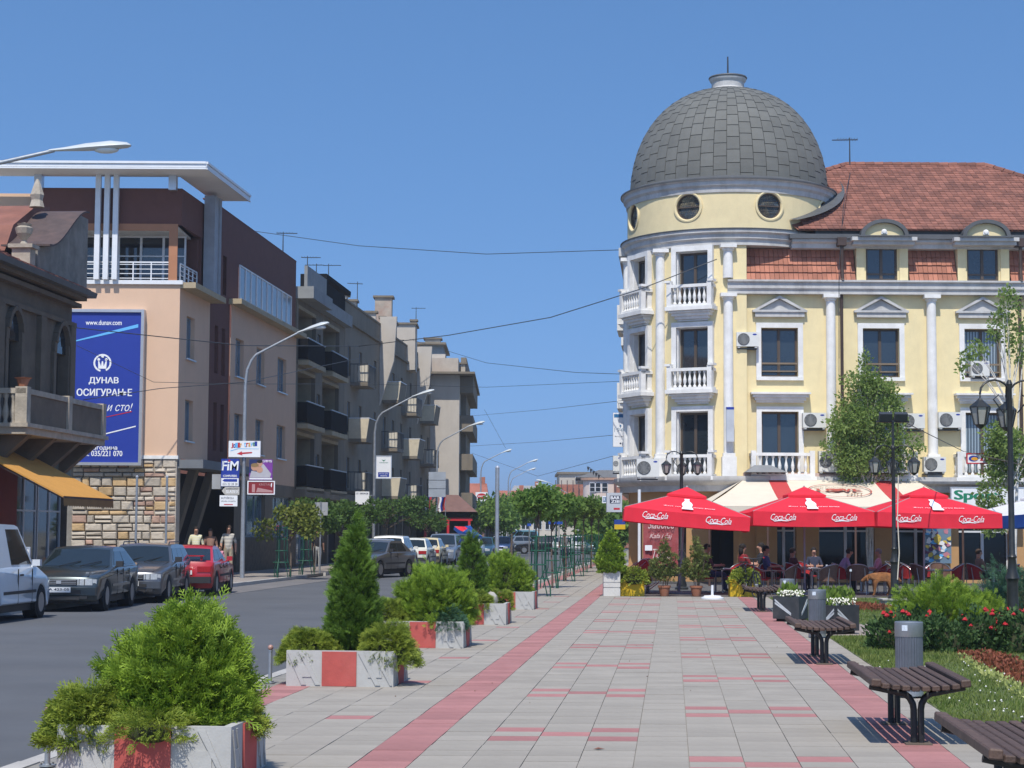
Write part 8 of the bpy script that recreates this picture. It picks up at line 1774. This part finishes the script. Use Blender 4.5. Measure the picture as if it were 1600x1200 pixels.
# overhead cables
def cable(pts, label, r=.011):
    P_ = [AT(*q) for q in pts]; n = 10; out = []
    for i in range(len(P_) - 1):
        for k in range(n): out.append(P_[i].lerp(P_[i + 1], k / n) - V((0, 0, .0)))
    out.append(P_[-1]); t = thing('cable', label, 'cable', P_[0], 0, 'overhead cables'); b = B(); b.tube([q - P_[0] for q in out], r, 4); b.build('wire', dsteel, t, smooth=60)
cable([(396, 361, 82), (560, 384, 78), (760, 397, 72), (983, 390, 66)], 'top cable from the brown parapet to the tower cornice', .013)
cable([(0, 470, 50), (118, 512, 60), (380, 540, 64), (560, 541, 74), (700, 524, 70), (860, 496, 66), (1000, 452, 62), (1120, 405, 61.4)], 'long dark cable sagging across the street below the roofs', .016)
cable([(120, 540, 55), (240, 597, 60), (384, 600, 64), (560, 600, 80), (760, 605, 78), (985, 595, 64)], 'thin cable at the height of the second lamp head', .008)
cable([(640, 530, 110), (760, 567, 90), (900, 582, 76), (985, 585, 64)], 'cable from the last rooftop down to the tower')
cable([(130, 625, 55), (250, 607, 60), (384, 597, 64), (560, 560, 90)], 'cable from the balcony to the first street lamp', .012)
cable([(735, 650, 125), (850, 640, 100), (980, 625, 66)], 'upper faint cable over the street', .009); cable([(735, 697, 125), (850, 690, 100), (957, 680, 66)], 'lower faint cable over the street', .009); cable([(737, 708, 125), (840, 744, 100), (960, 712, 66)], 'faint cable near the far lamps', .009); cable([(757, 640, 128), (790, 700, 128)], 'thin diagonal stay wire above the lamps', .009)
cable([(1330, 262, 67.3), (1318, 320, 62.2), (1311, 420, 61.4), (1311, 560, 61.6)], 'aerial lead down the roof and rain pipe', .012); cable([(1418, 662, 41), (1505, 705, 57), (1600, 727, 45)], 'white cable holding the small red lettered sign', .012)
# ================================================================== far end of the street
def house(label, px0, px1, py_e, py_r, Y, wall, roofm, dep=9., hip=0., nw=3):
    a, c = AT(px0, py_e, Y), AT(px1, py_e, Y); zr_ = AT(px0, py_r, Y).z; t = thing('far_house', label, 'house', ((a.x + c.x) / 2, Y, 0), 0, 'houses far down the street'); b = B(); b.box(a.x, c.x, Y, Y + dep, -.1, a.z); b.build('wall', wall, t, world=True)
    e = .4; b = B(); q = hip * (c.x - a.x) * .5; z = a.z - .05; ym = Y + dep / 2; b.add([(a.x - e, Y - e, z), (c.x + e, Y - e, z), (c.x + e, Y + dep + e, z), (a.x - e, Y + dep + e, z), (a.x - e + q, ym, zr_), (c.x + e - q, ym, zr_)], [(0, 1, 5, 4), (1, 2, 5), (2, 3, 4, 5), (3, 0, 4), (0, 3, 2, 1)]); r = b.build('roof', roofm, t, world=True)
    b = B(); m = a.x + (c.x - a.x) * .7; b.box(m, m + .5, ym - .3, ym + .3, zr_ - .6, zr_ + .6); b.build('chimney', brickm, r, world=True)
    F = frame((0, Y, 0), (1, 0, 0), (0, -1, 0)); wd = (c.x - a.x) / nw
    for k in range(nw):
        if a.z > 2.6: win(t, F, a.x + wd * (k + .5) - .45, a.x + wd * (k + .5) + .45, a.z - 1.75, a.z - .5, .04, winwhite, glass, 1, (), .06)
    return t
rf = mat('far_roof_tile', (.36, .13, .085), .85, var=.2, vs=.6, stain=.3, stc=(.2, .09, .07)); cream = mat('far_cream', (.55, .50, .42), .9)
house('white house with red tiled roof behind the trees', 777, 826, 784, 765, 205, mat('far_white', (.62, .60, .56), .9), rf, 9, .25); house('house with broad red roof right of the white one', 812, 868, 800, 772, 185, cream, rf, 12, .4); house('low house with pale roof behind the fifth lamp', 800, 852, 772, 757, 260, cream, mat('pale_roof', (.30, .29, .28), .8), 12, .3); house('house with red gable beside the end block', 727, 757, 785, 753, 170, mat('far_brown', (.24, .14, .11), .9), rf, 10, .3); house('orange roofed house near the grey signs', 842, 905, 790, 766, 230, cream, rf, 10, .5); house('house with small red roof over the crossing cars', 770, 800, 812, 795, 190, cream, rf, 8, .3)
t = thing('brick_building', 'unfinished red brick block with scaffolding', 'building', (10, 240, 0)); a, c = AT(868, 790, 235), AT(913, 757, 235); b = B(); b.box(a.x, c.x, 235, 246, 0, c.z); b.build('wall', brickm, t, world=True)
for k in range(6): x = a.x + (c.x - a.x) * k / 5; b = B(); b.box(x - .05, x + .05, 234.3, 234.4, 0, c.z + .5); b.build('scaffold_pole', rust, t, world=True)
for k in range(3): b = B(); b.box(a.x, c.x, 234.2, 234.95, 2 + k * 1.9, 2.08 + k * 1.9); b.build('scaffold_deck', concd, t, world=True)
t = thing('concrete_building', 'grey flat roofed concrete block behind the brick one', 'building', (14, 262, 0)); a, c = AT(874, 790, 255), AT(935, 741, 255); b = B(); b.box(a.x, c.x, 255, 270, 0, c.z); b.build('wall', concl, t, world=True); b = B(); b.box(a.x - .3, c.x + .3, 254.7, 270, c.z, c.z + .3); b.build('parapet', concd, t, world=True)
F = frame((0, 255, 0), (1, 0, 0), (0, -1, 0)); win(t, F, a.x + 2.2, a.x + 3.0, c.z - 1.0, c.z - .3, .05, winwhite, glass, 0, (), .06)
a, c = AT(918, 745, 250), AT(962, 735, 250); t = thing('grey_roof_house', 'house with a wide grey roof behind the pink house', 'house', ((a.x + c.x) / 2, 250, 0)); b = B(); b.box(a.x, c.x, 250, 262, 0, a.z); b.build('wall', cream, t, world=True); b = B(); b.prism([(a.x - 1.5, a.z - .1), (a.x + 1.5, c.z), (c.x - .5, c.z), (c.x + 3, a.z - .1)], 'y', 249, 262); b.build('roof', mat('grey_far_roof', (.22, .22, .22), .8), t, world=True)
t = thing('pink_house', 'pale pink house with curved front and three tall windows', 'house', (0, 212, 0)); a, c = AT(912, 800, 210), AT(963, 750, 210); t.location = ((a.x + c.x) / 2, 212, 0); pk = mat('pale_pink', (.66, .55, .48), .9, var=.04)
b = B(); rr = 1.6; b.box(a.x + rr, c.x, 210, 220, 0, c.z); b.lathe([(rr, 0), (rr, c.z)], 20, (a.x + rr, 210 + rr, 0)); b.build('wall', pk, t, world=True, smooth=40); b = B(); b.box(a.x + rr, c.x + .2, 209.7, 220, c.z, c.z + .25); b.lathe([(rr + .3, c.z), (rr + .3, c.z + .25), (0, c.z + .26)], 20, (a.x + rr, 210 + rr, 0)); b.build('cornice', mat('pink_cornice', (.42, .26, .18), .9), t, world=True)
F = frame((0, 210, 0), (1, 0, 0), (0, -1, 0))
for px in (926, 934, 945): x = AT(px, 760, 210).x; win(t, F, x - .35, x + .35, AT(px, 769, 210).z, AT(px, 754, 210).z, .06, winwhite, glass, 0, (.5,), .06)
b = B(); a2, c2 = AT(963, 800, 205), AT(975, 750, 205); b.box(a2.x, c2.x + 2, 205, 222, 0, c2.z); b.build('brick_annexe', brickm, t, world=True)
t = thing('festoon', 'string of dark pennants strung beside the pink house', 'pennants', AT(922, 735, 150)); b = B(); q0, q1 = AT(918, 728, 150), AT(945, 748, 150); b.cyl(q0, q1, .012, None, 4); b.build('line', dsteel, t, world=True)
for k in range(5): p = q0.lerp(q1, (k + .3) / 6.5); b = B(); b.add([p + V((-.11, 0, 0)), p + V((.11, 0, -.08)), p + V((-.03, .0, -.42)), p + V((0, .03, -.1))], [(0, 1, 2), (0, 3, 1)]); b.build('pennant', dark, t, world=True)
# hills on the horizon
b = B(); n = 40; g = []
for i in range(n + 1):
    x = -900 + 1500 * i / n; h = 40 + 12 * math.sin(i * .5) + 6 * math.sin(i * 1.3)
    g += [(x, 1500, -2), (x, 1750, h * .8), (x, 2100, h)]
b.add(g, [(3 * i + k, 3 * i + 3 + k, 3 * i + 4 + k, 3 * i + 1 + k) for i in range(n) for k in range(2)]); b.build('hills', mat('wooded_hill', (.045, .075, .04), .95, var=.3, vs=.02), None, smooth=60, kind='structure')
finish_people()
# ================================================================== air: one closed box of faint haze round camera and scene
hm = bpy.data.materials.new('haze'); hm.use_nodes = True; hn = hm.node_tree
for q in list(hn.nodes): hn.nodes.remove(q)
ho = hn.nodes.new('ShaderNodeOutputMaterial'); hv = hn.nodes.new('ShaderNodeVolumePrincipled'); hv.inputs['Color'].default_value = (.86, .92, 1, 1); hv.inputs['Density'].default_value = .0005; hv.inputs['Anisotropy'].default_value = .3
hn.links.new(hv.outputs[0], ho.inputs['Volume'])
b = B(); b.box(-950, 950, -70, 3050, -1.2, 62); b.build('haze', hm, None, kind='stuff')
